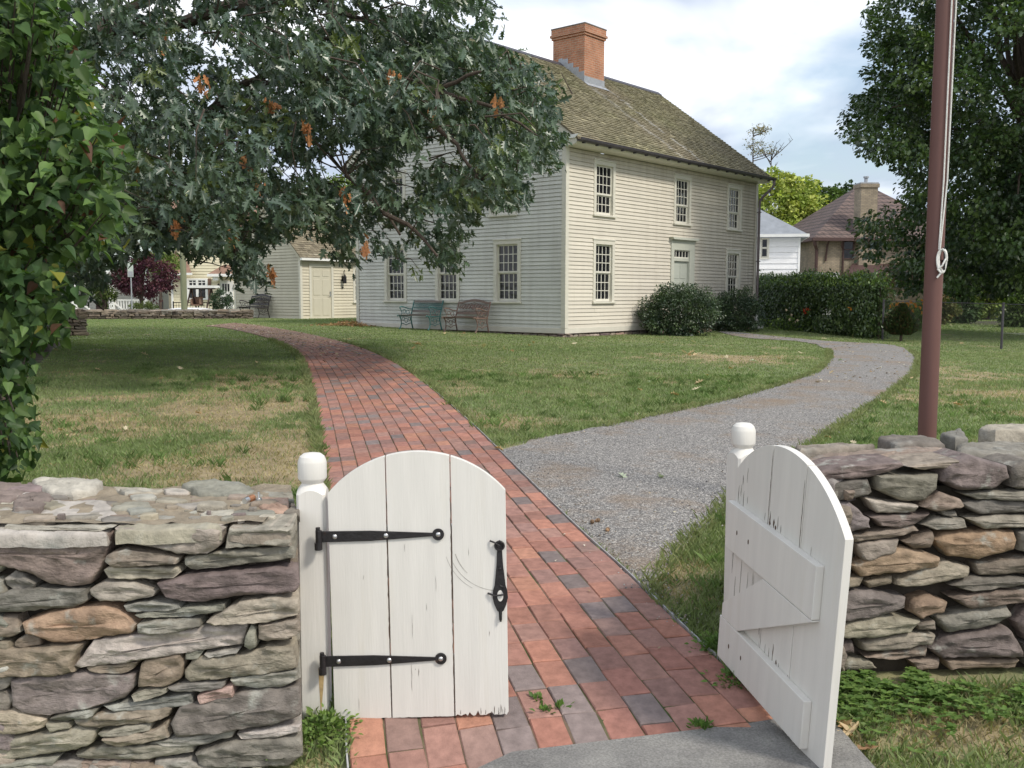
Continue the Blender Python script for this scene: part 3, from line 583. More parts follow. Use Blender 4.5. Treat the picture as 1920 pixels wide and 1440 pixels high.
# ---- wall at the right
wr = empty('stone_wall', 'rounded brownish dry stone wall right of the gate, below the flagpole', 'wall', (2.2, 4.1, 0)); inv = Matrix.Translation((-2.2, -4.1, 0))
K = .10; O, ea, nn, f = faceplane(3.62, K)
RS = [('P', [430,290,600,240,830,225,840,240,700,290,560,300]), ('T', [840,240,1050,215,1060,250,900,258]), ('P', [985,300,1000,230,1100,200,1250,240,1265,290,1200,330,1060,340]), ('D', [1260,240,1330,220,1400,230,1400,340,1270,330]), ('D', [500,310,700,290,715,350,600,380,500,378]),
('G', [720,275,975,275,970,330,920,385,830,385,730,340]), ('D', [1060,350,1313,338,1400,345,1400,380,1130,375]), ('P', [520,385,620,380,700,450,710,490,600,510,520,440]), ('W', [680,370,890,395,885,425,730,430]), ('B', [900,400,980,340,1060,370,1075,400,960,420]), ('D', [1060,390,1180,375,1400,385,1400,430,1130,435]),
('P', [700,440,940,425,880,475,820,490,740,480]), ('T', [905,475,970,440,1075,450,1080,485,960,500]), ('T', [1080,450,1200,435,1400,440,1400,482,1150,490]), ('B', [620,520,760,495,880,475,900,495,780,530,640,545]), ('B', [830,540,950,500,960,520,930,570,870,570]), ('O', [950,530,1010,505,1200,490,1275,500,1270,570,1130,610,1010,600]), ('D', [1285,500,1400,490,1400,590,1290,580]),
('T', [650,550,820,525,800,580,690,625,660,600]), ('O', [630,640,700,600,830,560,980,600,970,640,800,665,660,680]), ('T', [800,690,1000,615,1100,640,1090,680,900,718,800,715]), ('B', [1110,630,1313,600,1400,610,1400,670,1130,680]), ('B', [560,690,680,680,660,720,560,725]), ('B', [680,700,790,670,790,710,700,730]), ('D', [1010,710,1110,682,1280,680,1400,690,1260,722,1100,740]),
('P', [560,740,700,730,840,760,840,800,700,850,560,855]), ('O', [860,780,930,750,1010,780,1000,820,900,845,860,820]), ('B', [1015,760,1200,735,1400,725,1400,770,1100,810]), ('T', [560,870,740,830,900,850,860,900,700,925,560,920]), ('G', [970,850,1100,812,1250,790,1275,840,1150,890,1010,905]), ('T', [660,940,850,905,960,910,950,950,760,980,670,975]),
('P', [940,970,1000,920,1250,880,1300,950,1310,1000,1100,1003,980,1005]), ('B', [680,1000,940,955,930,1000,800,1015]), ('T', [590,1010,700,1010,740,1050,600,1060]), ('R', [560,930,640,935,650,990,560,1000]), ('B', [860,1015,990,1010,980,1050,900,1060]), ('P', [1280,860,1330,800,1400,800,1400,940,1330,940]), ('B', [885,870,960,855,960,890,900,895]), ('D', [985,415,1045,420,1045,440,990,438]), ('B', [1000,1015,1150,1012,1300,1008,1290,1045,1020,1050]), ('D', [1320,950,1400,945,1400,1040,1330,1040])]
mb = MB()
for c, q in RS:
    pts = [f(q[i] / 2.1183 + 1300, q[i + 1] / 2.1183 + 760) for i in range(0, len(q), 2)]
    stone(mb, pts, O, ea, EZ, nn, .2, tuple(v * .88 for v in SCOL[c]), r, bulge=.022, sp=.024, shrink=.001)
fill(mb, O, ea, EZ, nn, 2.22, 4.6, .05, .86, r, 'PTBOGDB', bulge=.05)
fill(mb, O, ea, EZ, nn, 1.03, 1.33, .05, .84, r, 'PTBDB', bulge=.04)
e0 = np.array([1.03, 3.74, 0]); fill(mb, e0, EY, EZ, -EX, 0, .62, .05, .84, r, 'TBDP', bulge=.03)
mb.V = [inv @ Vector(v) for v in mb.V]; mb.build('stonework', M['stone'], wr, smooth=True, angle=60)
mb = MB(); fz = zplane(.885)
for c, q, dz in [('B', [400,195,540,180,740,165,1000,160,1050,180,1050,215,830,228,700,250,580,265,440,262], .0), ('D', [730,142,780,130,950,145,1000,165,800,168], .02), ('D', [980,138,1060,125,1092,145,1040,152], .03), ('T', [1130,125,1160,104,1250,98,1400,98,1500,110,1500,128,1200,135], .035), ('D', [1045,155,1130,140,1320,140,1500,150,1500,190,1200,205,1050,205], .015),
   ('D', [400,172,560,165,720,160,600,178,420,190], .01), ('P', [470,262,580,262,700,250,700,262,560,290,470,285], -.012)]:
    pts = [fz(q[i] / 2.1183 + 1300, q[i + 1] / 2.1183 + 760) for i in range(0, len(q), 2)]
    stone(mb, pts, np.array([0, 0, .875 + dz]), EX, EY, EZ, .09, SCOL[c], r, bulge=.014, rough=.012, shrink=.0)
a = 2.4
while a < 4.6:
    w = r.uniform(.25, .5)
    for y0, y1 in ((3.84, 4.1), (4.1, 4.42)): stone(mb, randpoly(a, a + w, y0 + .03, y1 + .05, r), np.array([0, 0, .9]), EX, EY, EZ, .1, SCOL[r.choice('DBPT')], r, bulge=.014, rough=.01)
    a += w
mb.V = [inv @ Vector(v) for v in mb.V]; mb.build('coping', M['stonetop'], wr, smooth=True, angle=60)
mb = MB(); mb.prism([(1.08, 3.80), (4.6, 4.15), (4.6, 4.65), (1.08, 4.33)], lambda x, y: (x, y, 0), lambda x, y: (x, y, .83)); mb.V = [inv @ Vector(v) for v in mb.V]; mb.build('core', M['core'], wr)
# ---- far walls, left rear: stone browns darkened to carry their shade
for i, (lb, P0, P1, hh, th) in enumerate([('long low stone wall, darkened as if shaded, along the street behind the lawn', (-17.5, 35.6), (-9.95, 37.0), .40, .5), ('dark stone wall end under the shrubs at the left edge of the lawn', (-13.6, 27.0), (-10.75, 23.6), .72, .6)]):
    w = empty('stone_wall', lb, 'wall', ((P0[0] + P1[0]) / 2, (P0[1] + P1[1]) / 2, gz((P0[0] + P1[0]) / 2, (P0[1] + P1[1]) / 2)))
    iv = Matrix.Translation(-w.location); z0 = gz(*P1) - .08
    d = np.array([P1[0] - P0[0], P1[1] - P0[1], 0]); Ln = np.linalg.norm(d); d /= Ln; nv = np.array([d[1], -d[0], 0])
    if i == 1: nv = np.array([d[1], -d[0], 0]) * -1
    mb = MB(); o = np.array([P0[0], P0[1], z0])
    for sgn, oo in ((1, o + nv * th / 2), (-1, o - nv * th / 2)): fill(mb, oo, d, EZ, nv * sgn, 0, Ln, 0, hh, r, 'EFEFBE', hs=(.05, .10), ws=(.15, .5), sp=.09, bulge=.03, rough=.02, shrink=.008)
    fill(mb, o + d * Ln + nv * th / 2, -nv, EZ, d, 0, th, 0, hh, r, 'EFEF', hs=(.06, .12), ws=(.15, .5), sp=.09, bulge=.03, rough=.02)
    fill(mb, o + nv * th / 2 + EZ * hh, d, -nv, EZ, 0, Ln, 0, th, r, 'EBDE', hs=(.2, .3), ws=(.3, .6), sp=.1, bulge=.02, rough=.02)
    mb.V = [iv @ Vector(v) for v in mb.V]; mb.build('stonework', M['stonefar'], w, smooth=True, angle=50)
    mb = MB(); q = [o + nv * (th / 2 - .03), o + d * (Ln - .05) + nv * (th / 2 - .03), o + d * (Ln - .05) - nv * (th / 2 - .03), o - nv * (th / 2 - .03)]
    mb.prism([(p[0], p[1]) for p in q], lambda x, y: (x, y, z0 - .1), lambda x, y: (x, y, z0 + hh - .03)); mb.V = [iv @ Vector(v) for v in mb.V]; mb.build('core', M['core'], w)

# ------------------------------------------------------------------ gate posts
def gatepost(lb, x, y, h, hc, w, rz):
    z0 = gz(x, y) - .06; p = empty('gate_post', lb, 'gatepost', (x, y, z0), rz); mb = MB(); a = w / 2; H = h - z0
    n = 8; rings = []
    def sq(rad, z, rnd_):   # superellipse ring from square to round
        out = []
        for j in range(32):
            t = 2 * math.pi * (j + .5) / 32; c, s = math.cos(t), math.sin(t); k = rnd_
            sx = 1 / max(abs(c), abs(s)); rr_ = rad * (k * 1 + (1 - k) * min(sx, 1.385)); out.append((rr_ * c, rr_ * s, z))
        return out
    L0 = [sq(a, 0, 0), sq(a, H - .035, 0)]
    arc = []
    for j in range(32):        # scalloped shoulder: each face ends in a low arch
        t = 2 * math.pi * (j + .5) / 32; c, s = math.cos(t), math.sin(t); sx = min(1 / max(abs(c), abs(s)), 1.385); arc.append((a * sx * c, a * sx * s, H - .030 + .022 * (1 - (sx - 1) / .385)))
    L0 += [arc, sq(a * .80, H + .006, .8), sq(a * .74, H + .012, 1)]
    vs = [v for ring in L0 for v in ring]; k = len(L0)
    mb.add(vs, [(i * 32 + j, i * 32 + (j + 1) % 32, (i + 1) * 32 + (j + 1) % 32, (i + 1) * 32 + j) for i in range(k - 1) for j in range(32)] + [tuple(range(32))[::-1], tuple(range((k - 1) * 32, k * 32))])
    mb.build('shaft', M['gate'], p, smooth=True, angle=28)
    mb = MB(); C = hc - z0; R_ = a * 1.0
    mb.lathe([(R_ * .72, H + .010), (R_ * .78, H + .016), (R_ * .98, H + .028), (R_ * 1.0, H + .032), (R_ * 1.0, C - .036), (R_ * .97, C - .028), (R_ * .86, C - .014), (R_ * .62, C - .004), (R_ * .3, C - .0008), (R_ * .05, C)], 32)
    mb.build('cap', M['gate'], p, smooth=True, angle=28)
    return p
gp1 = gatepost('white wooden gatepost with rounded cap beside the left stone wall', -.726, 3.462, .905, 1.028, .104, R(3))
gp2 = gatepost('white wooden gatepost with rounded cap on the gravel side, holding the swung-open gate', .960, 3.96, .958, 1.075, .100, R(20))
# ------------------------------------------------------------------ gate leaves
def leaf(lb, hinge, free, h, side, name='gate'):
    """hinge/free: bottom corners; side=+1 the strap-hinge face looks along local -y"""
    hv, fv = Vector(hinge), Vector(free); W = (fv - hv).length; x = (fv - hv).normalized(); y = Vector((0, 0, 1)).cross(x).normalized(); z = x.cross(y)
    p = empty(name, lb, 'gate'); Mx = Matrix((x, y, z)).transposed().to_4x4(); Mx.translation = hv; p.matrix_world = Mx
    T = .030; s = side; rise = .150 * W / .65; Rr = (W * W / 4 + rise * rise) / (2 * rise)
    arch = lambda u: h + math.sqrt(max(Rr * Rr - (u - W / 2) ** 2, 0)) - (Rr - rise)
    cuts = [0, .328, .690, 1.0] if s > 0 else [0, .36, .665, 1.0]
    rg = random.Random(9 if s > 0 else 12)
    for b in range(3):
        a0, a1 = cuts[b] * W + (.002 if b else 0), cuts[b + 1] * W - (.0022 if b < 2 else 0); mb = MB(); k = 26
        top = [(a0 + (a1 - a0) * i / k, arch(a0 + (a1 - a0) * i / k)) for i in range(k + 1)]
        bot = []
        for i in range(k + 1):
            u = a1 - (a1 - a0) * i / k
            rot = (abs(rg.gauss(0, .006)) if (b == 2 and s > 0) else abs(rg.gauss(0, .001))) if s > 0 else (rg.choice([0, .0, .012, .03, .045]) if i % 4 == 0 else rg.uniform(0, .01)) if b < 2 else rg.uniform(0, .01)
            bot.append((u, rot + (.012 if s < 0 and b == 1 else 0)))
        mb.prism(top + bot, lambda u, v: (u, 0, v), lambda u, v: (u, T * s, v)); mb.build('board', M['gate'], p, bevel=.0015)
    ti = T * s; tb = (T + .030) * s
    def slab(pts, name_, q=1):
        mb = MB(); mb.prism([(u * W, v) for u, v in pts], lambda u, v: (u, ti, v), lambda u, v: (u, tb, v)); return mb.build(name_, M['gate'], p, bevel=.003)
    slab([(.0, .615 * h), (.87, .615 * h), (.87, .845 * h), (.0, .845 * h)], 'rail'); slab([(.0, .045 * h), (.87, .045 * h), (.87, .26 * h), (.0, .26 * h)], 'rail')
    slab([(.02, .263 * h), (.20, .263 * h), (.87, .607 * h), (.87, .612 * h), (.42, .612 * h), (.02, .33 * h)], 'brace')
    return p, W, arch
# left leaf: seen from its strap-hinge side
lf, WL, archL = leaf('white board gate with black strap hinges, standing shut beside the left stone wall', (-.646, 3.405, .052), (-.010, 3.425, .062), .838, +1)
lf.matrix_world = lf.matrix_world @ Matrix.Translation((0, -.012, 0))
for zc, kx in ((.683, 0), (.222, 0)):
    mb = MB(); pts = [(-.03, .020), (.15, .0185), (.375, .006), (.375, -.006), (.15, -.0185), (-.03, -.020)]
    mb.prism(pts, lambda u, v: (u, -.001, zc + v), lambda u, v: (u, -.007, zc + v))
    ring = [(.392 + .0215 * math.cos(t * math.pi / 12), .0215 * math.sin(t * math.pi / 12)) for t in range(24)]
    mb.prism(ring, lambda u, v: (u, -.0012, zc + v), lambda u, v: (u, -.0078, zc + v))
    mb.tube([(-.034, -.012, zc - .022), (-.034, -.012, zc + .026)], .0115, 12)
    hg = mb.build('strap_hinge', M['iron'], lf, bevel=.0012)
    mb = MB(); mb.tube([(-.036, -.012, zc - .045), (-.036, -.012, zc - .020)], .014, 12); mb.tube([(-.036, -.012, zc + .022), (-.036, -.012, zc + .036)], .008, 10); mb.tube([(-.036, -.012, zc - .034), (-.036, .012, zc - .034)], .008, 8); mb.build('pintle', M['iron'], hg)
    for u in (.022, .205, .392):
        mb = MB(); mb.lathe([(.0092, 0), (.0085, .0022), (.0055, .0042), (.001, .005)], 14); mb.V = [(v[0] + u, -.0074 - v[2], v[1] + zc) for v in mb.V]; mb.build('screw', M['screw'], hg, smooth=True)
# latch on the free edge of the left leaf
mb = MB(); lx, lz = .612, .0
out = [(.0, .612), (.010, .607), (.0135, .592), (.009, .578), (.012, .520), (.020, .445), (.026, .425), (.028, .400), (.022, .375), (.012, .352), (.006, .347), (.005, .315), (-.005, .315), (-.006, .347), (-.012, .352), (-.022, .375), (-.028, .400), (-.026, .425), (-.020, .445), (-.012, .520), (-.009, .578), (-.0135, .592), (-.010, .607)]
mb.prism(out, lambda u, v: (lx + u, -.001, v + .045), lambda u, v: (lx + u, -.0065, v + .045))
la = mb.build('latch', M['iron'], lf, bevel=.001)
mb = MB()
mb.tube([(lx + .016 * math.cos(t / 16 * 2 * math.pi), -.0105, .638 + .016 * math.sin(t / 16 * 2 * math.pi)) for t in range(17)], .0038, 6, cap=False)
mb.tube([(lx - .034, -.004, .655), (lx - .02, -.014, .652), (lx, -.016, .640)], .0032, 6)
mb.tube([(lx - .045, -.004, .462), (lx - .02, -.013, .455), (lx + .012, -.014, .458), (lx + .014, -.008, .485), (lx, -.0085, .49)], .0036, 6)
mb.tube([(lx, -.008, .40), (lx + .001, -.013, .375), (lx, -.011, .358)], .004, 6)
mb.build('hook', M['iron'], la)
mb = MB(); mb.prism([(.011 * math.cos(t * math.pi / 8), .021 * math.sin(t * math.pi / 8)) for t in range(16)], lambda u, v: (lx + u, -.0066, v + .452), lambda u, v: (lx + u, -.0069, v + .452)); mb.build('latch_slot', M['gate'], la)
mb = MB(); mb.lathe([(.0055, 0), (.004, .002), (.001, .003)], 10); mb.V = [(v[0] + lx, -.0066 - v[2], v[1] + .552) for v in mb.V]; mb.build('screw', M['iron'], la)
# rust run below the lower hinge and scuffed arcs worn by the hook
M['rust'] = mat('rust_stain', (.46, .33, .16), .8, var=.3, vs=30); M['scuff'] = mat('grey_scuff', (.42, .40, .36), .8, var=.3, vs=40)
def decal(pts, name, m, parent, y=-.0004):
    mb = MB(); mb.prism(pts, lambda u, v: (u, y, v), lambda u, v: (u, y - .0002, v)); return mb.build(name, m, parent)
for k_, (rad_, a0_, a1_, wv) in enumerate([(.185, 200, 262, .0022), (.200, 196, 240, .0014), (.165, 196, 225, .003)]):
    cx_, cz_ = .612, .655; A_ = [math.radians(a0_ + (a1_ - a0_) * i / 14) for i in range(15)]
    decal([(cx_ + rad_ * math.cos(a), cz_ + rad_ * math.sin(a)) for a in A_] + [(cx_ + (rad_ + wv) * math.cos(a), cz_ + (rad_ + wv) * math.sin(a)) for a in A_[::-1]], 'scuff_mark', M['scuff'], lf)
decal([(-.006, -.165), (-.004, -.165), (.004, -.08), (.010, .0), (-.012, .0), (-.010, -.07)], 'rust_run', M['rust'], gp1).location = (.030, -.0524, .255)
# right leaf: swung open towards the viewer, seen from its braced side
rf, WR, archR = leaf('weathered white gate swung open, its rails, brace and rotten bottom boards showing', (.900, 3.845, .095), (1.062, 3.07, .010), .828, -1)
# opened cracks in the paint: thin sunken splinters of bare wood along the boards
def cracks(parent, lst, y, name='crack'):
    mb = MB()
    for (u, v, l, w) in lst:
        n = max(3, int(l / .015)); rg = random.Random(int(u * 1000 + v * 77)); pts = []
        for i in range(n + 1): t = i / n; pts.append((u + rg.uniform(-.0012, .0012), v + l * t, w * (math.sin(math.pi * t) ** .5) * rg.uniform(.4, 1)))
        L_ = [(a - c / 2, b) for a, b, c in pts]; R_ = [(a + c / 2, b) for a, b, c in pts][::-1]
        mb.prism(L_ + R_, lambda a, b: (a, y, b), lambda a, b: (a, y + (.0006 if y > 0 else -.0006), b))
    return mb.build(name, M['crack'], parent)
cracks(lf, [(.535, .004, .028, .003), (.552, .004, .02, .002), (.585, .003, .035, .003), (.600, .004, .028, .002), (.608, .003, .04, .003), (.615, .004, .022, .002), (.622, .003, .030, .003), (.60, .002, .012, .004), (.575, .004, .014, .003), (.46, .006, .02, .003), (.30, .18, .006, .0015), (.285, .10, .11, .0012), (.292, .30, .09, .001), (.31, .155, .03, .002), (.345, .40, .03, .001)] + [(.2083, .01, .80, .0042), (.4383, .01, .86, .0046), (.5, .60, .03, .001), (.12, .52, .02, .001), (.38, .47, .06, .0009), (.27, .62, .03, .001), (.09, .03, .05, .001), (.57, .30, .02, .0012)], -.0003)
cracks(rf, [(.03, .70, .07, .004), (.075, .66, .10, .004), (.05, .73, .05, .003), (.028, .60, .06, .003), (.30, .705, .05, .009), (.33, .70, .035, .012), (.36, .705, .05, .004), (.385, .70, .03, .004), (.26, .705, .03, .003), (.10, .34, .16, .003), (.16, .36, .10, .002), (.20, .39, .09, .0015), (.21, .42, .05, .0015), (.055, .30, .10, .003), (.30, .19, .10, .002), (.34, .19, .06, .002)] + [(.283, .62, .36, .003), (.522, .64, .30, .003), (.283, .26, .30, .003), (.06, .78, .04, .004), (.095, .80, .06, .003), (.11, .72, .03, .003), (.045, .66, .05, .003), (.40, .19, .09, .005), (.45, .19, .04, .004), (.37, .2, .05, .004), (.52, .19, .03, .005), (.02, .4, .2, .004), (.25, .30, .12, .002), (.6, .7, .03, .002)], -.0303)
cracks(rf, [(.30, .70, .022, .02), (.345, .698, .018, .016), (.43, .213, .02, .014)], -.0304)

mb = MB()
for (u, v) in [(.10, .60), (.20, .60), (.10, .125), (.21, .13)]: mb.prism([(u + .005 * math.cos(t * math.pi / 5), v + .010 * math.sin(t * math.pi / 5)) for t in range(10)], lambda a, b: (a, -.0602, b), lambda a, b: (a, -.0606, b))
mb.build('bolt_hole', M['crack'], rf)
# ------------------------------------------------------------------ house helpers
def dirtmat(name, base, dirt, amount=.5, grad=None):
    """painted boards with vertical weather streaks; grad=(x0,x1,z0,z1) marks the end that is dirtier"""
    m = bpy.data.materials.new(name); m.use_nodes = True; t = m.node_tree; p = t.nodes['Principled BSDF']; p.inputs['Roughness'].default_value = .6; p.inputs['Specular IOR Level'].default_value = .3
    co = N(t, 'ShaderNodeTexCoord').outputs['Object']
    mp = N(t, 'ShaderNodeMapping'); mp.inputs['Scale'].default_value = (2.6, 2.6, .22); L(t, co, mp.inputs[0])
    n = N(t, 'ShaderNodeTexNoise', Scale=1.6, Detail=8.0, Roughness=.62); L(t, mp.outputs[0], n.inputs['Vector'])
    n2 = N(t, 'ShaderNodeTexNoise', Scale=1.1, Detail=6.0); L(t, co, n2.inputs['Vector'])
    f = N(t, 'ShaderNodeMapRange'); f.inputs[1].default_value, f.inputs[2].default_value = .42, .72; L(t, n.outputs[0], f.inputs[0])
    fac = f.outputs[0]
    a = N(t, 'ShaderNodeMath', operation='MULTIPLY'); a.inputs[1].default_value = amount; L(t, fac, a.inputs[0]); fac = a.outputs[0]
    if grad:
        s = N(t, 'ShaderNodeSeparateXYZ'); L(t, co, s.inputs[0])
        gx_ = N(t, 'ShaderNodeMapRange'); gx_.inputs[1].default_value, gx_.inputs[2].default_value, gx_.inputs[3].default_value = grad[0], grad[1], .12; L(t, s.outputs[0], gx_.inputs[0])
        gz_ = N(t, 'ShaderNodeMapRange'); gz_.inputs[1].default_value, gz_.inputs[2].default_value, gz_.inputs[3].default_value = grad[2], grad[3], .0; L(t, s.outputs[2], gz_.inputs[0])
        mxx = N(t, 'ShaderNodeMath', operation='MAXIMUM'); L(t, gx_.outputs[0], mxx.inputs[0]); L(t, gz_.outputs[0], mxx.inputs[1])
        ad = N(t, 'ShaderNodeMath', operation='MULTIPLY_ADD'); L(t, mxx.outputs[0], ad.inputs[0]); L(t, n2.outputs[0], ad.inputs[1]); 
        mu = N(t, 'ShaderNodeMath', operation='MULTIPLY'); L(t, fac, mu.inputs[0]); L(t, mxx.outputs[0], mu.inputs[1]); L(t, mu.outputs[0], ad.inputs[2]); fac = ad.outputs[0]
    mm = N(t, 'ShaderNodeMix', data_type='RGBA'); L(t, fac, mm.inputs[0]); mm.clamp_factor = True; mm.inputs[6].default_value = (*base, 1); mm.inputs[7].default_value = (*dirt, 1)
    r3 = N(t, 'ShaderNodeMapRange'); r3.inputs[1].default_value, r3.inputs[2].default_value, r3.inputs[3].default_value, r3.inputs[4].default_value = .3, .7, .93, 1.05; L(t, n2.outputs[0], r3.inputs[0])
    sc = N(t, 'ShaderNodeVectorMath', operation='SCALE'); L(t, mm.outputs[2], sc.inputs[0]); L(t, r3.outputs[0], sc.inputs['Scale'])
    vc = N(t, 'ShaderNodeVertexColor', layer_name='Col'); mv = N(t, 'ShaderNodeVectorMath', operation='MULTIPLY'); L(t, sc.outputs[0], mv.inputs[0]); L(t, vc.outputs[0], mv.inputs[1]); L(t, mv.outputs[0], p.inputs['Base Color'])
    return m
def clap(mb, P, z0, z1, ex, clip, ops=(), lap=.018, seed=1, gv=.0115):
    rg = random.Random(seed); z = z0
    while z < z1 - 1e-4:
        zt = min(z + ex, z1); cutz = sorted({z, zt} | {o[i] for o in ops for i in (2, 3) if z < o[i] < zt})
        jig = rg.uniform(-.0012, .0012)
        for a, b in zip(cutz, cutz[1:]):
            off = lambda q: lap * (1 - (q - z) / ex) + .003 + jig
            (sa0, sb0), (sa1, sb1) = clip(a), clip(b)
            if sb0 - sa0 < .02: continue
            if sb1 < sa1: sa1 = sb1 = (sa1 + sb1) / 2
            segs = [(sa0, sb0, sa1, sb1)]; mid_ = (a + b) / 2
            for o in ops:
                if o[2] < mid_ < o[3]:
                    ns = []
                    for q in segs:
                        if o[0] > q[0] and o[1] < q[1]: ns += [(q[0], o[0], q[2], o[0]), (o[1], q[1], o[1], q[3])]
                        else: ns.append(q)
                    segs = ns
            sg2 = []; rj = random.Random(int(z * 1000) * 7 + seed)
            for q in segs:
                s_ = q[0] + rj.uniform(1.2, 4.2); c0 = q[0]
                while s_ < q[1] - .5 and q[3] - q[2] > .95 * (q[1] - q[0]): sg2.append((c0, s_ - .002, c0 if c0 > q[0] else q[2], s_ - .002)); c0 = s_ + .002; s_ += rj.uniform(2.4, 4.4)
                sg2.append((c0, q[1], c0 if c0 > q[0] else q[2], q[3]))
            for q in sg2:
                vc = (rj.uniform(.93, 1.04),) * 3
                gr = gv if b >= zt - 1e-6 and b - a > .03 else 0
                v = [P(q[0], off(a), a), P(q[1], off(a), a), P(q[3], off(b), b - gr), P(q[2], off(b), b - gr)]; f = [(0, 1, 2, 3)]
                if gr: k_ = len(v); v += [P(q[3], -.014, b - gr), P(q[2], -.014, b - gr), P(q[3], -.014, b), P(q[2], -.014, b)]; f += [(3, 2, k_, k_ + 1), (k_ + 1, k_, k_ + 2, k_ + 3)]
                if a == z: k_ = len(v); v += [P(q[0], -.014, a), P(q[1], -.014, a)]; f.append((k_, k_ + 1, 1, 0))
                mb.add(v, f, 0, vc)
        z += ex
def shingles(mb, O, eu, es, nv, Lu, Ls, ex, colf, seed, wr=(.10, .2), th=.016):
    rg = random.Random(seed); t = 0; i = 0; O, eu, es, nv = map(Vector, (O, eu, es, nv))
    while t < Ls:
        t1 = min(t + ex * 1.25, Ls); u = 0
        while u < Lu:
            w = min(rg.uniform(*wr), Lu - u); h = th * rg.uniform(.7, 1.5); dt = rg.uniform(-.006, .006)
            A_ = O + eu * u + es * (t + dt); B_ = O + eu * (u + w - .004) + es * (t + dt); C_ = O + eu * (u + w - .004) + es * t1; D_ = O + eu * u + es * t1
            mb.add([A_ + nv * h, B_ + nv * h, C_ + nv * .002, D_ + nv * .002, A_, B_, D_], [(0, 1, 2, 3), (4, 5, 1, 0), (4, 0, 3)], 0, colf(u, t, rg)); u += w
        t += ex; i += 1
M['paint'] = mat('cream_trim_paint', (.66, .635, .55), .5, var=.05, vs=3)
M['sash'] = mat('white_sash_paint', (.70, .68, .60), .45, var=.04, vs=4)
M['glass'] = glassmat('old_window_glass')
M['white'] = mat('white_paint', (.82, .82, .80), .45, var=.04, vs=3)
M['dark'] = mat('dark_gutter', (.065, .06, .07), .5, var=.2, vs=6)
M['pipe'] = mat('brown_grey_pipe', (.17, .14, .145), .5, var=.15, vs=5)
M['lead'] = mat('lead_flashing', (.36, .38, .41), .5, var=.12, vs=6, metal=.2)
M['roof'] = mat('mossy_shingle', (1, 1, 1), .92, attr=True, var=.28, vs=7, bump=.7, bs=50, bstretch=(1, 1, 1), spec=.2)
_win = {}
def window(parent, w, h, ru, rl, pos, rz, cols=4, case=.115, name='window', cap=True, sashmat=None, key=None, frac=None):
    k = (round(w, 2), round(h, 2), ru, rl, key); sm = sashmat or M['sash']
    if k in _win: o = copy_tree(_win[k], parent)
    else:
        mb = MB(); c = case
        mb.box(0, c, -.036, .10, 0.05, h - c); mb.box(w - c, w, -.036, .10, 0.05, h - c); mb.box(0, w, -.037, .10, h - c, h)
        if cap: mb.box(-.02, w + .02, -.055, .0, h, h + .035)
        o = mb.build(name, M['paint'], parent, bevel=.004)
        mb = MB(); mb.box(-.03, w + .03, -.075, .09, -.0, .055); mb.build('sill', M['paint'], o, bevel=.006)
        iw0, iw1, z0, z1 = c, w - c, .06, h - c; fr = frac if frac else ru / (ru + rl); zm = z1 - (z1 - z0) * fr
        for (a, b, rows, y) in ((zm, z1, ru, .030), (z0, zm + .01, rl, .058)):
            if rows == 0: continue
            mb = MB(); s = .042; y1 = y + .030
            mb.box(iw0, iw0 + s, y, y1, a, b); mb.box(iw1 - s, iw1, y, y1, a, b); mb.box(iw0 + s, iw1 - s, y + .001, y1, b - s, b); mb.box(iw0 + s, iw1 - s, y - (.008 if y < .05 else 0), y1, a, a + (.05 if y < .05 else .07))
            bb = a + (.05 if y < .05 else .07); tt = b - s
            for i in range(1, cols): x = iw0 + s + (iw1 - iw0 - 2 * s) * i / cols; mb.box(x - .011, x + .011, y + .004, y1 - .004, bb, tt)
            for i in range(1, rows): z = bb + (tt - bb) * i / rows; mb.box(iw0 + s, iw1 - s, y + .0055, y1 - .0055, z - .010, z + .010)
            sh = mb.build('sash', sm, o)
            mb = MB(); mb.add([(iw0 + .01, y + .02, a + .01), (iw1 - .01, y + .02, a + .01), (iw1 - .01, y + .02, b - .01), (iw0 + .01, y + .02, b - .01)], [(0, 1, 2, 3)]); mb.build('pane', M['glass'], o)
        _win[k] = o
    o.location = pos; o.rotation_euler = (0, 0, rz); return o
# ------------------------------------------------------------------ the colonial house
house = empty('house', 'large two-storey clapboard house with mossy shingle roof and brick chimney', 'house', (HX, HY, HZ), R(49.647))
U, VV, ZS, ZR, OV = 11.022, 8.373, 4.905, 8.554, .50
ZE = 5.07; SL = (ZR - ZE) / (VV / 2 + OV); ang = math.atan(SL)
roofz = lambda v: ZE + (min(v, VV - v) + OV) * SL
M['sfront'] = dirtmat('clapboard_paint_sunlit', (.70, .655, .565), (.37, .32, .25), .62, (2.5, 13.5, 3.9, 5.2))  # sunlit front: warmth and brightness of the sun put into the colour
M['sgable'] = dirtmat('clapboard_paint_shaded', (.66, .66, .61), (.48, .47, .42), .4)  # same boards, cooler and greyer: gable shade put into the colour
fwin = [(1.238, .792, 1.041, 1.75, 3, 3), (8.841, .792, 1.01, 1.75, 3, 3), (1.238, 3.184, 1.041, 1.513, 3, 2), (5.44, 3.184, 1.01, 1.513, 3, 2), (8.841, 3.184, 1.01, 1.513, 3, 2)]
ops = [(a + .01, a + w - .01, z + .01, z + h - .01) for a, z, w, h, *_ in fwin] + [(5.30, 6.72, 0, 2.70)]
mb = MB(); clap(mb, lambda s, d, z: (s, -d, z), .135, 4.90, .106, lambda z: (.11, U - .11), ops, seed=3)
mb.build('front_wall', M['sfront'], house)
gwin = [(v0, .792, v1 - v0, 1.75, 3, 3) for v0, v1 in ((1.517, 2.513), (3.83, 4.835), (6.101, 7.06))] + [(1.70, 3.20, .98, 1.513, 3, 2), (6.10, 3.20, .98, 1.513, 3, 2)]
ops = [(a + .01, a + w - .01, z + .01, z + h - .01) for a, z, w, h, *_ in gwin]
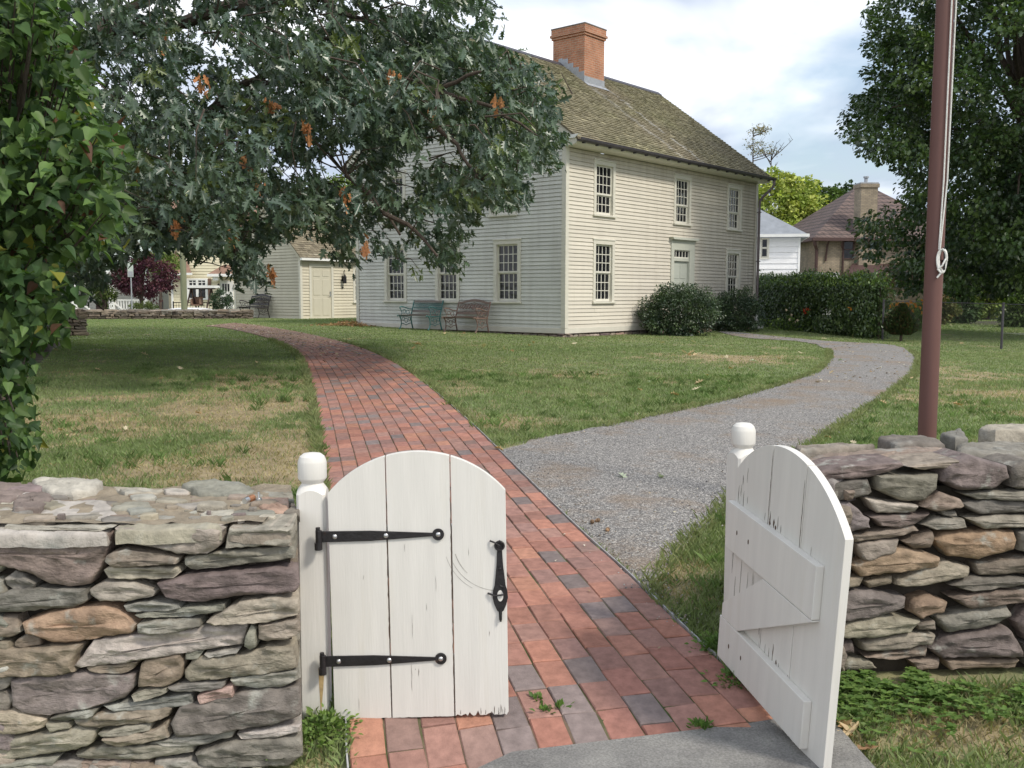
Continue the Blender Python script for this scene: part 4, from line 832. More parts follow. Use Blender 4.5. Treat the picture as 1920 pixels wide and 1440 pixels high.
def gclip(z):
    if z < 5.15: return (.11, VV - .11)
    d = (z - ZE) / SL - OV + .12; return (d, VV - d)
mb = MB(); clap(mb, lambda s, d, z: (-d, s, z), .135, 8.35, .106, gclip, ops, seed=4); mb.build('side_wall', M['sgable'], house)
mb = MB(); mb.box(0.02, U - .02, VV - .02, VV, .1, 5); mb.box(U - .04, U - .02, 0, VV, .1, 5); mb.add([(U, 0, 5), (U, VV, 5), (U, VV / 2, 8.4)], [(0, 1, 2)]); mb.build('rear_wall', M['sgable'], house)
for i, (a, z, w, h, ru, rl) in enumerate(fwin): window(house, 1.025, h, ru, rl, (a, 0, z), 0)
for i, (a, z, w, h, ru, rl) in enumerate(gwin): window(house, .99, h, ru, rl, (0, a + w, z), R(-90))
# trim
mb = MB()
mb.box(-.026, U + .026, -.028, .0, -.0, .14); mb.box(-.026, .0, -.0, VV + .02, 0, .141)
mb.box(-.034, .0, .0, .11, .14, ZS); mb.box(-.034, .11, -.034, -.0, .139, ZS - .001); mb.box(U - .11, U + .034, -.034, .0, .139, ZS - .001); mb.box(-.034, .0, VV - .10, VV + .03, .14, ZS)
mb.build('corner_board', M['paint'], house, bevel=.004)
mb = MB()      # boxed cornice with its end returns
mb.prism([(0, ZS), (-.30, ZS - .0), (-.40, ZS + .03), (-.44, ZS + .07), (-.44, ZS + .13), (-.40, 5.11), (0, 5.30)], lambda v, z: (-.13, v, z), lambda v, z: (U + .13, v, z))
mb.build('cornice', M['paint'], house, bevel=.004)
mb = MB()
for s in (1, -1):
    yy = (lambda q: q) if s > 0 else (lambda q: VV - q)
    pr = [(-.36, ZE + .14 * SL - .05), (VV / 2, ZR - .05 + .0), (VV / 2, ZR - .33), (-.06, ZE + .44 * SL - .28), (-.36, ZE + .14 * SL - .20)]
    mb.prism(pr, lambda v, z: (-.035, yy(v), z), lambda v, z: (-.12, yy(v), z))
mb.build('rake_board', M['paint'], house)
mb = MB(); mb.prism([(-.52, ZE + .10), (-.40, ZE - .0), (-.06, ZE + .02), (-.06, ZE + .08)], lambda v, z: (-.165, v, z), lambda v, z: (-.03, v, z)); mb.build('return_cap', M['white'], house)
def rcol(u, t, rg):
    k = rg.uniform(.78, 1.18); ms = float(fbm(u * .5, t * .7, 0, 6, 3)); a = np.array([.235, .20, .145]); b = np.array([.205, .20, .115]); c = a * (1 - ms) + b * ms
    for uu, w_, s_ in ((6.45, .10, .9), (5.28, .16, .55)):
        if t < 4.9 - 0 and abs(u - uu - .05 * math.sin(t * 2)) < w_ * rg.uniform(.3, 1.4): c = c * (1 - s_ * .7) + np.array([.42, .41, .38]) * s_ * .7
    if rg.random() < .03: c = c * 1.5
    return tuple(c * k)
mb = MB(); LS_ = (VV / 2 + OV) / math.cos(ang); X0 = -.16; LU = U + .32
mb.add([(X0, -OV, ZE), (X0 + LU, -OV, ZE), (X0 + LU, VV / 2, ZR), (X0, VV / 2, ZR), (X0, -OV, ZE - .035), (X0 + LU, -OV, ZE - .035), (X0 + LU, VV / 2, ZR - .035), (X0, VV / 2, ZR - .035)], [(0, 3, 7, 4), (4, 5, 1, 0), (1, 2, 6, 5), (4, 7, 6, 5)], 0, (.16, .13, .09))
mb.add([(X0, VV + OV, ZE), (X0 + LU, VV + OV, ZE), (X0 + LU, VV / 2, ZR), (X0, VV / 2, ZR), (X0, VV + OV, ZE - .035), (X0 + LU, VV + OV, ZE - .035), (X0 + LU, VV / 2, ZR - .035), (X0, VV / 2, ZR - .035)], [(0, 3, 7, 4), (4, 5, 1, 0), (1, 2, 6, 5), (4, 7, 6, 5)], 0, (.16, .13, .09))
shingles(mb, (X0, -OV, ZE), (1, 0, 0), (0, math.cos(ang), math.sin(ang)), (0, -math.sin(ang), math.cos(ang)), LU, LS_, .135, rcol, 5, th=.026)
shingles(mb, (X0, VV + OV, ZE), (1, 0, 0), (0, -math.cos(ang), math.sin(ang)), (0, math.sin(ang), math.cos(ang)), LU, LS_, .135, rcol, 6, wr=(.2, .4), th=.026)
roof = mb.build('roof', M['roof'], house, fix=False)
mb = MB(); x = X0 - .02
while x < X0 + LU:
    x1 = min(x + 1.9, X0 + LU + .02)
    for s in (1, -1): mb.prism([(0, ZR + .045), (.16, ZR + .045 - .16 * SL), (.16, ZR + .015 - .16 * SL), (0, ZR + .015)], lambda v, z: (x, VV / 2 - s * v, z), lambda v, z: (x1 - .01, VV / 2 - s * v, z))
    x = x1
mb.build('ridge_cap', M['dark'], roof)
# chimney
M['cbrick'] = brickmat('chimney_brick', (.44, .19, .105), (.36, .15, .085), (.40, .27, .19), 1.0, bw=.215, rh=.072, ms=.011, bump=.35)
CU0, CU1, CV0, CV1 = 5.15, 6.25, 3.2, 4.48
mb = MB(); mb.box(CU0, CU1, CV0, CV1, 7.2, 9.33); mb.box(CU0 - .04, CU1 + .04, CV0 - .04, CV1 + .04, 9.33, 9.405); mb.box(CU0 - .08, CU1 + .08, CV0 - .08, CV1 + .08, 9.405, 9.48); mb.box(CU0 - .045, CU1 + .045, CV0 - .045, CV1 + .045, 9.48, 9.66)
ch = mb.build('chimney', M['cbrick'], roof, bevel=.006)
mb = MB(); mb.box(CU0 - .06, CU1 + .06, CV0 - .06, CV1 + .06, 9.66, 9.70); mb.build('chimney_cap', mat('mortar_cap', (.20, .16, .14), .9, var=.3, vs=8), ch, bevel=.01)
mb = MB(); zf = roofz(CV0)
mb.box(CU0 - .012, CU1 + .012, CV0 - .014, CV0, zf - .05, zf + .22); mb.add([(CU0 - .05, CV0 - .02, zf + .02), (CU1 + .05, CV0 - .02, zf + .02), (CU1 + .05, CV0 - .20, roofz(CV0 - .2) + .04), (CU0 - .05, CV0 - .20, roofz(CV0 - .2) + .04)], [(0, 1, 2, 3)])
for i in range(5):
    v0 = CV0 + i * .22; v1 = min(v0 + .22, VV / 2 + .05)
    for uu in (CU0 - .014, CU1): mb.box(uu, uu + .014, v0, v1, roofz(v0) - .1, roofz(v1) + .20)
mb.build('flashing', M['lead'], ch)
# gutter and downpipe
mb = MB(); gy_ = -.50
mb.prism([(-.455, 4.99), (-.53, 4.985), (-.585, 5.02), (-.60, 5.075), (-.585, 5.075), (-.57, 5.03), (-.52, 5.005), (-.455, 5.01)], lambda v, z: (-.13, v, z), lambda v, z: (U + .28, v, z))
x = .1
while x < U: mb.box(x, x + .05, -.53, -.44, 4.955, 4.992); x += .6
mb.build('gutter', M['dark'], house)
mb = MB(); mb.tube([(U + .22, -.53, 5.0), (U + .22, -.53, 4.86), (U + .18, -.46, 4.72), (U + .05, -.18, 4.42), (U + .02, -.10, 4.28), (U + .02, -.095, 3.9), (U + .02, -.095, .25)], [.05, .045, .045, .045, .045, .045, .045], 10)
for z in (3.9, 2.2, 1.0): mb.box(U - .05, U + .09, -.15, -.03, z, z + .03)
dp = mb.build('downpipe', M['pipe'], house, smooth=True)
mb = MB(); mb.tube([(U + .02, -.095, .50), (U + .02, -.095, .0)], [.055, .06], 10); mb.box(U - .10, U + .14, -.30, -.02, -.13, -.02); mb.build('pipe_shoe', M['white'], dp)
# door, surround and transom
mb = MB(); mb.box(5.30, 5.47, -.05, .05, 0, 2.42); mb.box(6.40, 6.72, -.05, .05, 0, 2.42); mb.box(5.30, 6.72, -.051, .05, 2.42, 2.70)
mb.box(5.47, 6.40, -.02, .05, 2.08, 2.18); mb.box(5.28, 6.74, -.08, .02, 2.70, 2.73); mb.prism([(5.27, 2.73), (6.75, 2.73), (6.83, 2.80), (5.19, 2.80)], lambda u, z: (u, -.16, z), lambda u, z: (u, .0, z)); mb.box(5.47, 6.40, -.03, .045, 2.44, 2.47)
ds = mb.build('door_surround', mat('grey_green_trim', (.53, .54, .47), .5, var=.06, vs=3), house, bevel=.004)
mb = MB(); mb.box(5.47, 6.40, .045, .09, .05, 2.08)
for a, b in ((5.55, 5.90), (5.97, 6.32)):
    for z0_, z1_ in ((.2, .75), (.85, 1.45), (1.55, 1.98)): mb.box(a, b, .035, .046, z0_, z1_)
dr = mb.build('door', mat('grey_green_door', (.46, .485, .43), .5, var=.04, vs=3), ds, bevel=.004)
mb = MB(); mb.lathe([(.012, 0), (.012, .03), (.028, .045), (.028, .065), (.01, .075)], 12, (0, 0, 0)); mb.V = [(v[0] + 5.56, .035 - v[2], v[1] + 1.0) for v in mb.V]; mb.build('door_knob', M['iron'], ds)
mb = MB()
for i in range(6): x = 5.47 + .93 * i / 5; mb.box(x - .012, x + .012, .0, .03, 2.18, 2.42)
mb.box(5.47, 6.40, -.005, .03, 2.18, 2.21); mb.box(5.47, 6.40, -.004, .03, 2.39, 2.42); mb.build('transom', M['sash'], ds)
mb = MB(); mb.add([(5.47, .022, 2.18), (6.40, .022, 2.18), (6.40, .022, 2.42), (5.47, .022, 2.42)], [(0, 1, 2, 3)]); mb.build('transom_pane', M['glass'], ds)
M['sandstone'] = mat('brown_sandstone', (.30, .20, .15), .9, var=.2, vs=6, bump=.4, bs=30)
mb = MB(); mb.box(5.0, 7.0, -.55, -.03, -.25, -.02); mb.box(4.85, 7.15, -.98, -.55, -.3, -.14); mb.build('door_step', M['sandstone'], house, bevel=.012)
# foundation stones
mb = MB(); r = random.Random(8)
fill(mb, np.array([0, .03, 0]), EX, EZ, -EY, 0, U, -.22, 0.0, r, 'BBTKR', hs=(.07, .11), ws=(.2, .55), sp=.06, bulge=.03, rough=.015)
fill(mb, np.array([.03, 0, 0]), EY, EZ, -EX, 0, VV, -.22, 0.0, r, 'BBTDR', hs=(.07, .11), ws=(.2, .5), sp=.06, bulge=.04, rough=.015)
mb.build('foundation', M['stonefar'], house, smooth=True, angle=50)
mb = MB(); mb.box(.04, U - .04, .04, VV - .04, -.4, .1); mb.build('foundation_core', M['core'], house)

# ------------------------------------------------------------------ outbuilding
OX, OY = -8.02, 36.7; OZ = gz(OX, OY) - .02
ob = empty('outbuilding', 'small beige clapboard outbuilding with panelled door behind the big house', 'outbuilding', (OX, OY, OZ), R(49.647))
M['sout'] = dirtmat('beige_clapboard', (.66, .61, .485), (.52, .47, .36), .4); M['sout_shade'] = dirtmat('beige_clapboard_shaded', (.53, .50, .40), (.42, .39, .31), .35)  # side wall and rakes: the beige darkened, shade put into the colour
OW, OD = 4.9, 4.32; oz1 = 2.42; osl = .93
dops = [(.40, 1.56, 0, 2.10), (2.56, 3.5, .60, 2.05)]
mb = MB(); clap(mb, lambda s, d, z: (s, -d, z), .04, 2.50, .115, lambda z: (.07, OW - .07), dops, seed=8, gv=.017); mb.build('front_wall', M['sout'], ob)
def oclip(z):
    if z < 2.40: return (.07, OD - .07)
    d = (z - 2.36) / osl; return (d, OD - d)
mb = MB(); clap(mb, lambda s, d, z: (-d, s, z), .04, 2.36 + osl * OD / 2 - .1, .115, oclip, (), seed=9, gv=.017); mb.build('side_wall', M['sout_shade'], ob)
mb = MB(); mb.box(-.03, .0, -.03, .07, .0, 2.42); mb.box(.0, .07, -.031, .0, 0, 2.42); mb.box(-.03, 0, OD - .08, OD + .03, 0, 2.42); mb.box(OW - .07, OW + .03, -.03, 0, 0, 2.42); mb.box(-.028, OW, -.027, 0, -.3, .04); mb.box(-.027, 0, 0, OD, -.3, .04); mb.build('corner_board', M['paint'], ob)
mb = MB(); e_ = .14; oa = math.atan(osl); Lo = (OD / 2 + e_) / math.cos(oa); z0_ = 2.42 + .03 - e_ * osl + .02
bc = lambda u, t, rg: tuple(np.array([.215, .185, .13]) * rg.uniform(.75, 1.2))
for s in (1, -1):
    yb = -e_ if s > 0 else OD + e_
    shingles(mb, (-.10, yb, z0_), (1, 0, 0), (0, s * math.cos(oa), math.sin(oa)), (0, -s * math.sin(oa), math.cos(oa)), OW + .2, Lo, .125, bc, 15 + s, wr=(.1, .22), th=.02)
    mb.add([(-.10, yb, z0_ - .03), (OW + .1, yb, z0_ - .03), (OW + .1, OD / 2, z0_ + Lo * math.sin(oa) - .03), (-.10, OD / 2, z0_ + Lo * math.sin(oa) - .03), (-.10, yb, z0_), (OW + .1, yb, z0_), (OW + .1, OD / 2, z0_ + Lo * math.sin(oa)), (-.10, OD / 2, z0_ + Lo * math.sin(oa))], [(0, 1, 2, 3), (0, 1, 5, 4), (0, 3, 7, 4), (1, 2, 6, 5)], 0, (.2, .17, .12))
mb.build('roof', M['roof'], ob, fix=False)
mb = MB()
for s in (1, -1):
    yy = (lambda q: q) if s > 0 else (lambda q: OD - q)
    mb.prism([(-.12, z0_ - .02), (OD / 2, z0_ + (OD / 2 + .12) * osl - .035), (OD / 2, z0_ + (OD / 2 + .12) * osl - .20), (-.12, z0_ - .17)], lambda v, z: (-.03, yy(v), z), lambda v, z: (-.075, yy(v), z))
mb.build('rake_board', M['sout_shade'], ob)
mb = MB(); mb.prism([(-.13, z0_ - .11), (-.24, z0_ - .11), (-.24, z0_ - .02), (-.13, z0_ - .03)], lambda v, z: (-.10, v, z), lambda v, z: (OW + .1, v, z)); mb.build('gutter', M['white'], ob)
mb = MB(); mb.box(.40, .50, -.035, .05, 0, 2.10); mb.box(1.46, 1.56, -.035, .05, 0, 2.10); mb.box(.40, 1.56, -.036, .05, 2.0, 2.12); dd_ = mb.build('door_frame', M['paint'], ob)
mb = MB(); mb.box(.50, 1.46, .0, .04, .02, 2.0); dm = mat('beige_door', (.60, .565, .455), .5, var=.03, vs=3)
do = mb.build('door', dm, ob)
mb = MB()
for a, b in ((.60, .92), (1.04, 1.36)):
    for c, d in ((.14, .80), (.92, 1.52), (1.64, 1.88)): mb.box(a, b, -.012, .002, c, d); 
mb.build('door_panel', dm, do, bevel=.01)
mb = MB(); mb.box(1.385, 1.43, -.03, .0, .86, 1.06); mb.tube([(1.405, -.03, .92), (1.405, -.07, .92), (1.30, -.07, .92)], .012, 8); mb.build('handle', M['screw'], do)
window(ob, .94, 1.45, 3, 3, (2.56, 0, .60), 0, key='out')
# wall lantern
mb = MB(); lx, lz = 2.02, 1.55
mb.lathe([(.07, 0), (.075, .02), (.075, .23), (.085, .25), (.03, .33), (.012, .36), (.012, .38)], 6, (lx, -.16, lz - .17)); mb.box(lx - .04, lx + .04, -.05, -.02, lz - .08, lz + .12)
mb.tube([(lx, -.04, lz + .06), (lx, -.10, lz + .30), (lx, -.155, lz + .36), (lx, -.16, lz + .20)], .011, 6); mb.lathe([(.02, 0), (.04, .03), (.02, .06)], 8, (lx, -.03, lz - .36)); mb.build('wall_lantern', M['iron'], ob)

# ------------------------------------------------------------------ benches
def bench(lb, L_, pos, rz, metal, wood, style):
    b = empty('park_bench', lb, 'bench', pos, rz)
    for ex in (0.0, L_):
        mb = MB(); X = lambda y, z: (ex, y, z)
        mb.tube([X(.05, 0), X(.09, .12), X(.13, .28), X(.12, .42), X(.06, .62), X(-.02, .86)], [.022, .02, .02, .022, .02, .022], 8)
        mb.tube([X(.62, 0), X(.56, .06), X(.53, .16), X(.54, .30), X(.60, .40), X(.66, .425), X(.69, .405), X(.68, .38)], [.022, .018, .018, .02, .018, .018, .015, .013], 8)
        mb.tube([X(.10, .405), X(.30, .39), X(.60, .40)], .02, 8)
        mb.tube([X(.07, .60), X(.20, .60), X(.40, .66), X(.54, .675), X(.59, .65), X(.585, .61), X(.55, .61)], [.017, .017, .018, .02, .018, .014, .011], 8)
        mb.tube([X(.54, .41), X(.50, .48), X(.53, .56), X(.56, .62)], .013, 8)
        for cy, cz_, rd in ((.26, .50, .075), (.40, .53, .065), (.33, .25, .08), (.20, .30, .055), (.44, .31, .055)):
            mb.tube([X(cy + rd * math.cos(t * .55) * (1 - t * .03), cz_ + rd * math.sin(t * .55) * (1 - t * .03)) for t in range(12)], .010, 6)
        mb.tube([X(.11, .18), X(.25, .16), X(.33, .12), X(.42, .16), X(.53, .18)], .012, 6)
        mb.build('end_frame', metal, b, smooth=True)
    mb = MB()
    for i in range(6): y = .14 + i * .088; z = .43 - .018 * math.sin(math.pi * i / 5) + (.01 if i == 0 else 0); mb.box(-.01, L_ + .01, y, y + .062, z - .011, z + .011)
    mb.build('seat', wood, b, bevel=.004)
    mb = MB(); back = lambda x, h: (x, .115 - (h - .42) * .30, h)   # leaning back plane
    def bar(x0, h0, x1, h1, w, m=0):
        a, c = Vector(back(x0, h0)), Vector(back(x1, h1)); mb.tube([a, c], w, 4 if w < .012 else 6, m)
    def rail(fn0, fn1, m, n=14):
        pts = [(x, fn0(x)) for x in np.linspace(.02, L_ - .02, n)] + [(x, fn1(x)) for x in np.linspace(L_ - .02, .02, n)]
        mb.prism(pts, lambda x, h: tuple(np.array(back(x, h)) + (0, .012, 0)), lambda x, h: tuple(np.array(back(x, h)) - (0, .012, 0)), m)
    bump_ = lambda x: .07 * max(0, math.cos((x - L_ / 2) / L_ * math.pi * 1.25)) ** 1.0 if style == 1 else 0.0
    rail(lambda x: .50, lambda x: .57, 1); rail(lambda x: .795 + bump_(x), lambda x: .855 + bump_(x) * 1.15, 1)
    if style == 0:
        for i in range(27): x = .06 + (L_ - .12) * i / 26; bar(x, .57, x, .80, .0085)
        for h in (.645, .72): bar(.03, h, L_ - .03, h, .009)
    else:
        bar(.06, .60, L_ - .06, .60, .008); rg = random.Random(4)
        bar(.06, .76, L_ * .3, .77, .008); bar(L_ * .3, .77, L_ * .5, .84, .008); bar(L_ * .5, .84, L_ * .7, .77, .008); bar(L_ * .7, .77, L_ - .06, .76, .008)
        for i in range(10):
            cx = .10 + (L_ - .2) * i / 9; hh = .685 + bump_(cx) * .5; rd = .055 + bump_(cx) * .25
            mb.tube([back(cx + rd * math.cos(t * .6) * (1 - t * .035), hh + rd * math.sin(t * .6) * (1 - t * .035)) for t in range(14)], .0085, 5)
            mb.tube([back(cx + rd * .6 * math.cos(-t * .7 + i), hh + rd * .6 * math.sin(-t * .7 + i)) for t in range(8)], .0095, 5)
            bar(cx - .05, .62, cx + .03, .75 + bump_(cx), .007)
        for t in range(6): a = t * math.pi / 3; bar(L_ / 2, .70, L_ / 2 + .07 * math.cos(a), .70 + .07 * math.sin(a), .017)
        for i in range(9): x = .12 + (L_ - .24) * i / 8; bar(x, .57, x, .605, .007)
    mb.build('backrest', [metal, wood], b, smooth=False)
    return b
def bench_at(v_hi, v_lo, off, par=(HX, HY), rz=R(49.647)):
    c, s = math.cos(rz), math.sin(rz); x, y = -off, v_hi; return (par[0] + x * c - y * s, par[1] + x * s + y * c)
teal = mat('teal_cast_iron', (.06, .17, .165), .5, var=.3, vs=20); bwood = mat('weathered_bench_wood', (.19, .165, .145), .75, var=.25, vs=9, stretch=(1, 8, 8)); brmet = mat('bronze_brown_metal', (.19, .125, .10), .5, var=.3, vs=16); blk = mat('black_bench_metal', (.035, .03, .03), .5, var=.3, vs=16)
# bench local +y must point away from the wall (house -x): x axis runs along house -y or +y
BR = R(49.647 + 90)
p_ = bench_at(4.42, 0, .12); bench('teal slatted park bench with scrolled iron ends, against the gable wall', 1.22, (*p_, gz(*p_) + .02), BR, teal, bwood, 0)
p_ = bench_at(2.56, 0, .12); bench('brown metal park bench with arched ornate back, below the gable windows', 1.22, (*p_, gz(*p_) + .02), BR, brmet, mat('brown_bench_rail', (.17, .12, .095), .7, var=.2, vs=9), 1)
p_ = bench_at(1.75, 0, .12, (OX, OY)); bench('dark park bench with arched lattice back beside the beige outbuilding', 1.22, (*p_, gz(*p_) + .0), BR, blk, blk, 1)
# ------------------------------------------------------------------ foliage
def tmpl_half(outline, fold=.25, droop=.12):
    """outline: (x>=0, y) from base to tip; returns verts and two mirrored n-gons with the midrib sunk"""
    n = len(outline); R_ = [(x, y, fold * x - droop * y * y) for x, y in outline]; L_ = [(-x, y, fold * x - droop * y * y) for x, y in outline[1:-1]]
    V = np.array(R_ + L_); f1 = list(range(n)); f2 = [0] + list(range(n, n + n - 2)) + [n - 1]
    return V, np.array([f1, f2[::-1]])
OAK = tmpl_half([(0, 0), (.03, .16), (.20, .20), (.09, .30), (.34, .47), (.11, .50), (.32, .74), (.09, .73), (.11, .90), (0, 1.02)], .35, .2)
OAKF = tmpl_half([(0, 0), (.14, .22), (.08, .34), (.30, .52), (.10, .56), (.22, .82), (0, 1)], .35, .2)
HEART = tmpl_half([(0, 0), (.18, -.07), (.34, .04), (.40, .22), (.35, .44), (.22, .68), (.08, .92), (0, 1.06)], .22, .42)
MAPLE = tmpl_half([(0, 0), (.28, .05), (.20, .28), (.50, .42), (.26, .58), (.30, .80), (0, 1.0)], .2, .2)
OVAL = tmpl_half([(0, 0), (.22, .25), (.25, .55), (0, 1)], .3, .15)
TRI = (np.array([(-.5, 0, 0), (.5, 0, 0), (.35, 1, -.1), (-.35, 1, -.1)]), np.array([[0, 1, 2, 3]]))
def unit(a): return a / (np.linalg.norm(a, axis=-1, keepdims=True) + 1e-9)
def leafmesh(name, pos, axis, nrm, size, col, T, m, parent=None):
    V, F = T; ax = unit(axis); sd = unit(np.cross(ax, nrm)); nn = np.cross(sd, ax)
    s = np.asarray(size)[:, None, None]
    W = pos[:, None, :] + s * (V[None, :, 0:1] * sd[:, None, :] + V[None, :, 1:2] * ax[:, None, :] + V[None, :, 2:3] * nn[:, None, :])
    n, k = len(pos), len(V); FF = (np.arange(n) * k)[:, None, None] + F[None]
    iv = parent.location if parent else (0, 0, 0)
    return npmesh(name, (W - np.array(iv)).reshape(-1, 3), FF.reshape(-1, F.shape[1]), np.repeat(col, k, 0), m, parent)
def pal(n, cols, r, jit=.2):
    c = np.array(cols)[r.integers(0, len(cols), n)]; return c * r.uniform(1 - jit, 1 + jit, (n, 1))
def limbs(parent, base, tips, r0, r1, seed=1, mid=None, name='limbs', mt=None, nseg=6, droop=0):
    rg = random.Random(seed); mb = MB(); B = Vector(base); pl = parent.location
    for tp, s0 in tips:
        Tp = Vector(tp); st = B if s0 is None else Vector(s0); L_ = (Tp - st).length; pts = []
        for i in range(nseg + 1):
            t = i / nseg; p = st.lerp(Tp, t) + Vector((rg.uniform(-1, 1), rg.uniform(-1, 1), rg.uniform(-1, 1))) * L_ * .035 * math.sin(math.pi * t) + Vector((0, 0, L_ * .10 * math.sin(math.pi * t))); pts.append(p - pl)
        mb.tube(pts, [r0 + (r1 - r0) * (i / nseg) ** .7 for i in range(nseg + 1)], 7)
    return mb.build(name, mt or M['bark'], parent, smooth=True)
def trunk(parent, pts, rad, n=12, name='trunk', mt=None):
    mb = MB(); pl = parent.location; mb.tube([Vector(p) - pl for p in pts], rad, n); return mb.build(name, mt or M['bark'], parent, smooth=True)
def clumptree(name, lb, x, y, crown, rad, ncl, clr, nleaf, ls, cols, seed, T=None, trunk_r=.22, keep=None, m=None, cat='tree', group=None, hollow=.55, flat=.75, nl=8, tilt=.5, minz=None, trunkname='trunk'):
    """tapered trunk, limbs and a crown of leaf clumps spread through an uneven ellipsoid"""
    r = np.random.default_rng(seed); z0 = gz(x, y) - .1; p = empty(name, lb, cat, (x, y, z0), 0, group); c = np.array(crown, float); rad = np.array(rad, float)
    d = unit(r.normal(size=(ncl, 3))); q = r.uniform(hollow ** 3, 1, ncl) ** (1 / 3); wob = .78 + .44 * vnoise(d[:, 0] * 2.2, d[:, 1] * 2.2, d[:, 2] * 2.2 + 9, seed)
    C = c + d * q[:, None] * wob[:, None] * rad
    if minz is not None: C = C[C[:, 2] > minz]
    if keep is not None: C = C[keep(C)]
    n = len(C); k = nleaf; cr = clr * r.uniform(.55, 1.35, n)
    dd = unit(r.normal(size=(n, k, 3))); dd[..., 2] *= flat; rr_ = r.uniform(.35, 1, (n, k, 1)) ** .5
    P = (C[:, None] + dd * rr_ * cr[:, None, None]).reshape(-1, 3)
    out = unit(C - c + (0, 0, rad[2] * .2)); ax = unit(dd * .8 + out[:, None] * .5 + r.normal(size=(n, k, 3)) * .5 + np.array([0, 0, -.35])).reshape(-1, 3)
    nn = unit(dd * tilt + np.array([0, 0, .9]) + r.normal(size=(n, k, 3)) * .45).reshape(-1, 3)
    cc = np.repeat(pal(n, cols, r, .22), k, 0) * r.uniform(.72, 1.28, (n * k, 1))
    leafmesh('crown', P, ax, nn, ls * r.uniform(.7, 1.3, n * k), cc, T or MAPLE, m or M['leaf'], p)
    b = np.array([x, y, z0]); top = c + np.array([0, 0, rad[2] * .45])
    pts = [b, b + (0, 0, .3 * (c[2] - z0)), b * .4 + c * .6 + (0, 0, -.1 * rad[2]), c, top]
    trunk(p, pts, [trunk_r * 1.25, trunk_r, trunk_r * .7, trunk_r * .5, trunk_r * .15], name=trunkname)
    if nl and n:
        tips = [(tuple(C[i]), tuple(b + (c - b) * r.uniform(.5, .95))) for i in r.choice(n, min(nl, n), replace=False)]
        limbs(p, b, tips, trunk_r * .38, trunk_r * .06, seed, name='branches')
    return p

# ---- the big oak whose boughs hang over the lawn
oak_out = [(-400, -900), (700, -900), (905, -30), (925, 5), (940, 45), (925, 60), (893, 62), (905, 90), (960, 100), (985, 112), (1018, 128), (1042, 148), (1035, 190), (1040, 225), (1056, 262), (1050, 300), (1030, 320), (1000, 300), (985, 310), (1000, 355), (985, 378), (960, 372), (950, 385), (915, 390), (890, 385), (888, 420), (868, 440), (845, 445), (862, 475), (868, 500), (845, 525), (800, 520), (780, 516), (790, 495), (770, 470), (750, 470), (730, 485), (700, 492), (675, 478), (655, 490), (630, 480), (620, 455), (590, 440), (600, 405), (568, 405), (556, 440), (540, 447), (520, 440), (495, 445), (488, 480), (508, 520), (480, 540), (455, 525), (440, 495), (430, 465), (400, 480), (360, 478), (330, 460), (300, 455), (262, 470), (230, 480), (200, 500), (190, 545), (165, 560), (120, 540), (-400, 600)]
oak_holes = [[(655, 255), (690, 275), (700, 300), (665, 320), (690, 350), (660, 372), (625, 352), (600, 330), (598, 280)], [(815, 228), (850, 235), (860, 275), (845, 320), (800, 310), (780, 350), (735, 335), (745, 290), (790, 270)], [(740, 345), (780, 340), (800, 360), (770, 385), (735, 380)], [(800, 400), (860, 395), (850, 425), (800, 440), (790, 420)],
             [(355, 235), (400, 245), (395, 262), (360, 262)], [(180, 0), (215, 5), (200, 30), (178, 20)], [(700, 410), (780, 425), (770, 455), (720, 450)]]
r = np.random.default_rng(42)
oak = empty('oak_tree', 'huge oak with lobed blue-green leaves and rusty dead sprays over the lawn', 'tree', (-9.4, 18.2, gz(-9.4, 18.2) - .1))
def oak_ok(C, pad=0):
    X, Y, dep = proj(C); ins = inpoly(X, Y, oak_out); frame = (Y > -250) & (Y < 1500) & (X > -300) & (X < 2200) & (dep > 0)
    h = np.zeros(len(C), bool)
    for q in oak_holes: h |= inpoly(X, Y, q)
    return np.where(frame, ins & ~h, (dep > 3) & (X < 860))
# sprays: a twig carries a rosette of hanging leaves
n0 = 42000; d = unit(r.normal(size=(n0, 3))); q = r.uniform(.1, 1, n0) ** (1 / 3.)
C = np.array([-6.6, 17.6, 7.6]) + d * q[:, None] * np.array([9.8, 7.0, 7.2])
low = np.array([-6.2, 15.8, 3.5]) + unit(r.normal(size=(n0 // 2, 3))) * (r.uniform(.0, 1, (n0 // 2, 1)) ** (1 / 3.)) * np.array([9.5, 5.6, 3.0])
C = np.concatenate([C, low]); C = C[C[:, 2] > 1.45 + .2]
X, Y, dep = proj(C)
lower = np.interp(np.clip(C[:, 0], -14, 3), [-14, -6, -2, 0, 3], [1.6, 1.6, 1.7, 2.3, 3.2]); C = C[C[:, 2] > lower]
C = C[oak_ok(C)]; X, Y, dep = proj(C); vis = (Y > -120) & (X > 60) & (X < 1100)
# holes of sky between the sprays
gap = fbm(X / 46, Y / 40, 0, 77, 3); gap2 = vnoise(C[:, 0] * 1.1, C[:, 1] * 1.1, C[:, 2] * 1.4, 5)
keep = np.where(vis, (gap2 > .36) & (gap > .34) & ((vnoise(X / 14, Y / 13, 0, 9) > .42) | (X > 600) | (Y > 330)), (gap2 > .35) & (r.random(len(C)) < .30))
C = C[keep]; X, Y, dep = proj(C); vis = (Y > -120) & (X > 60) & (X < 1100)
front = np.argsort(dep)
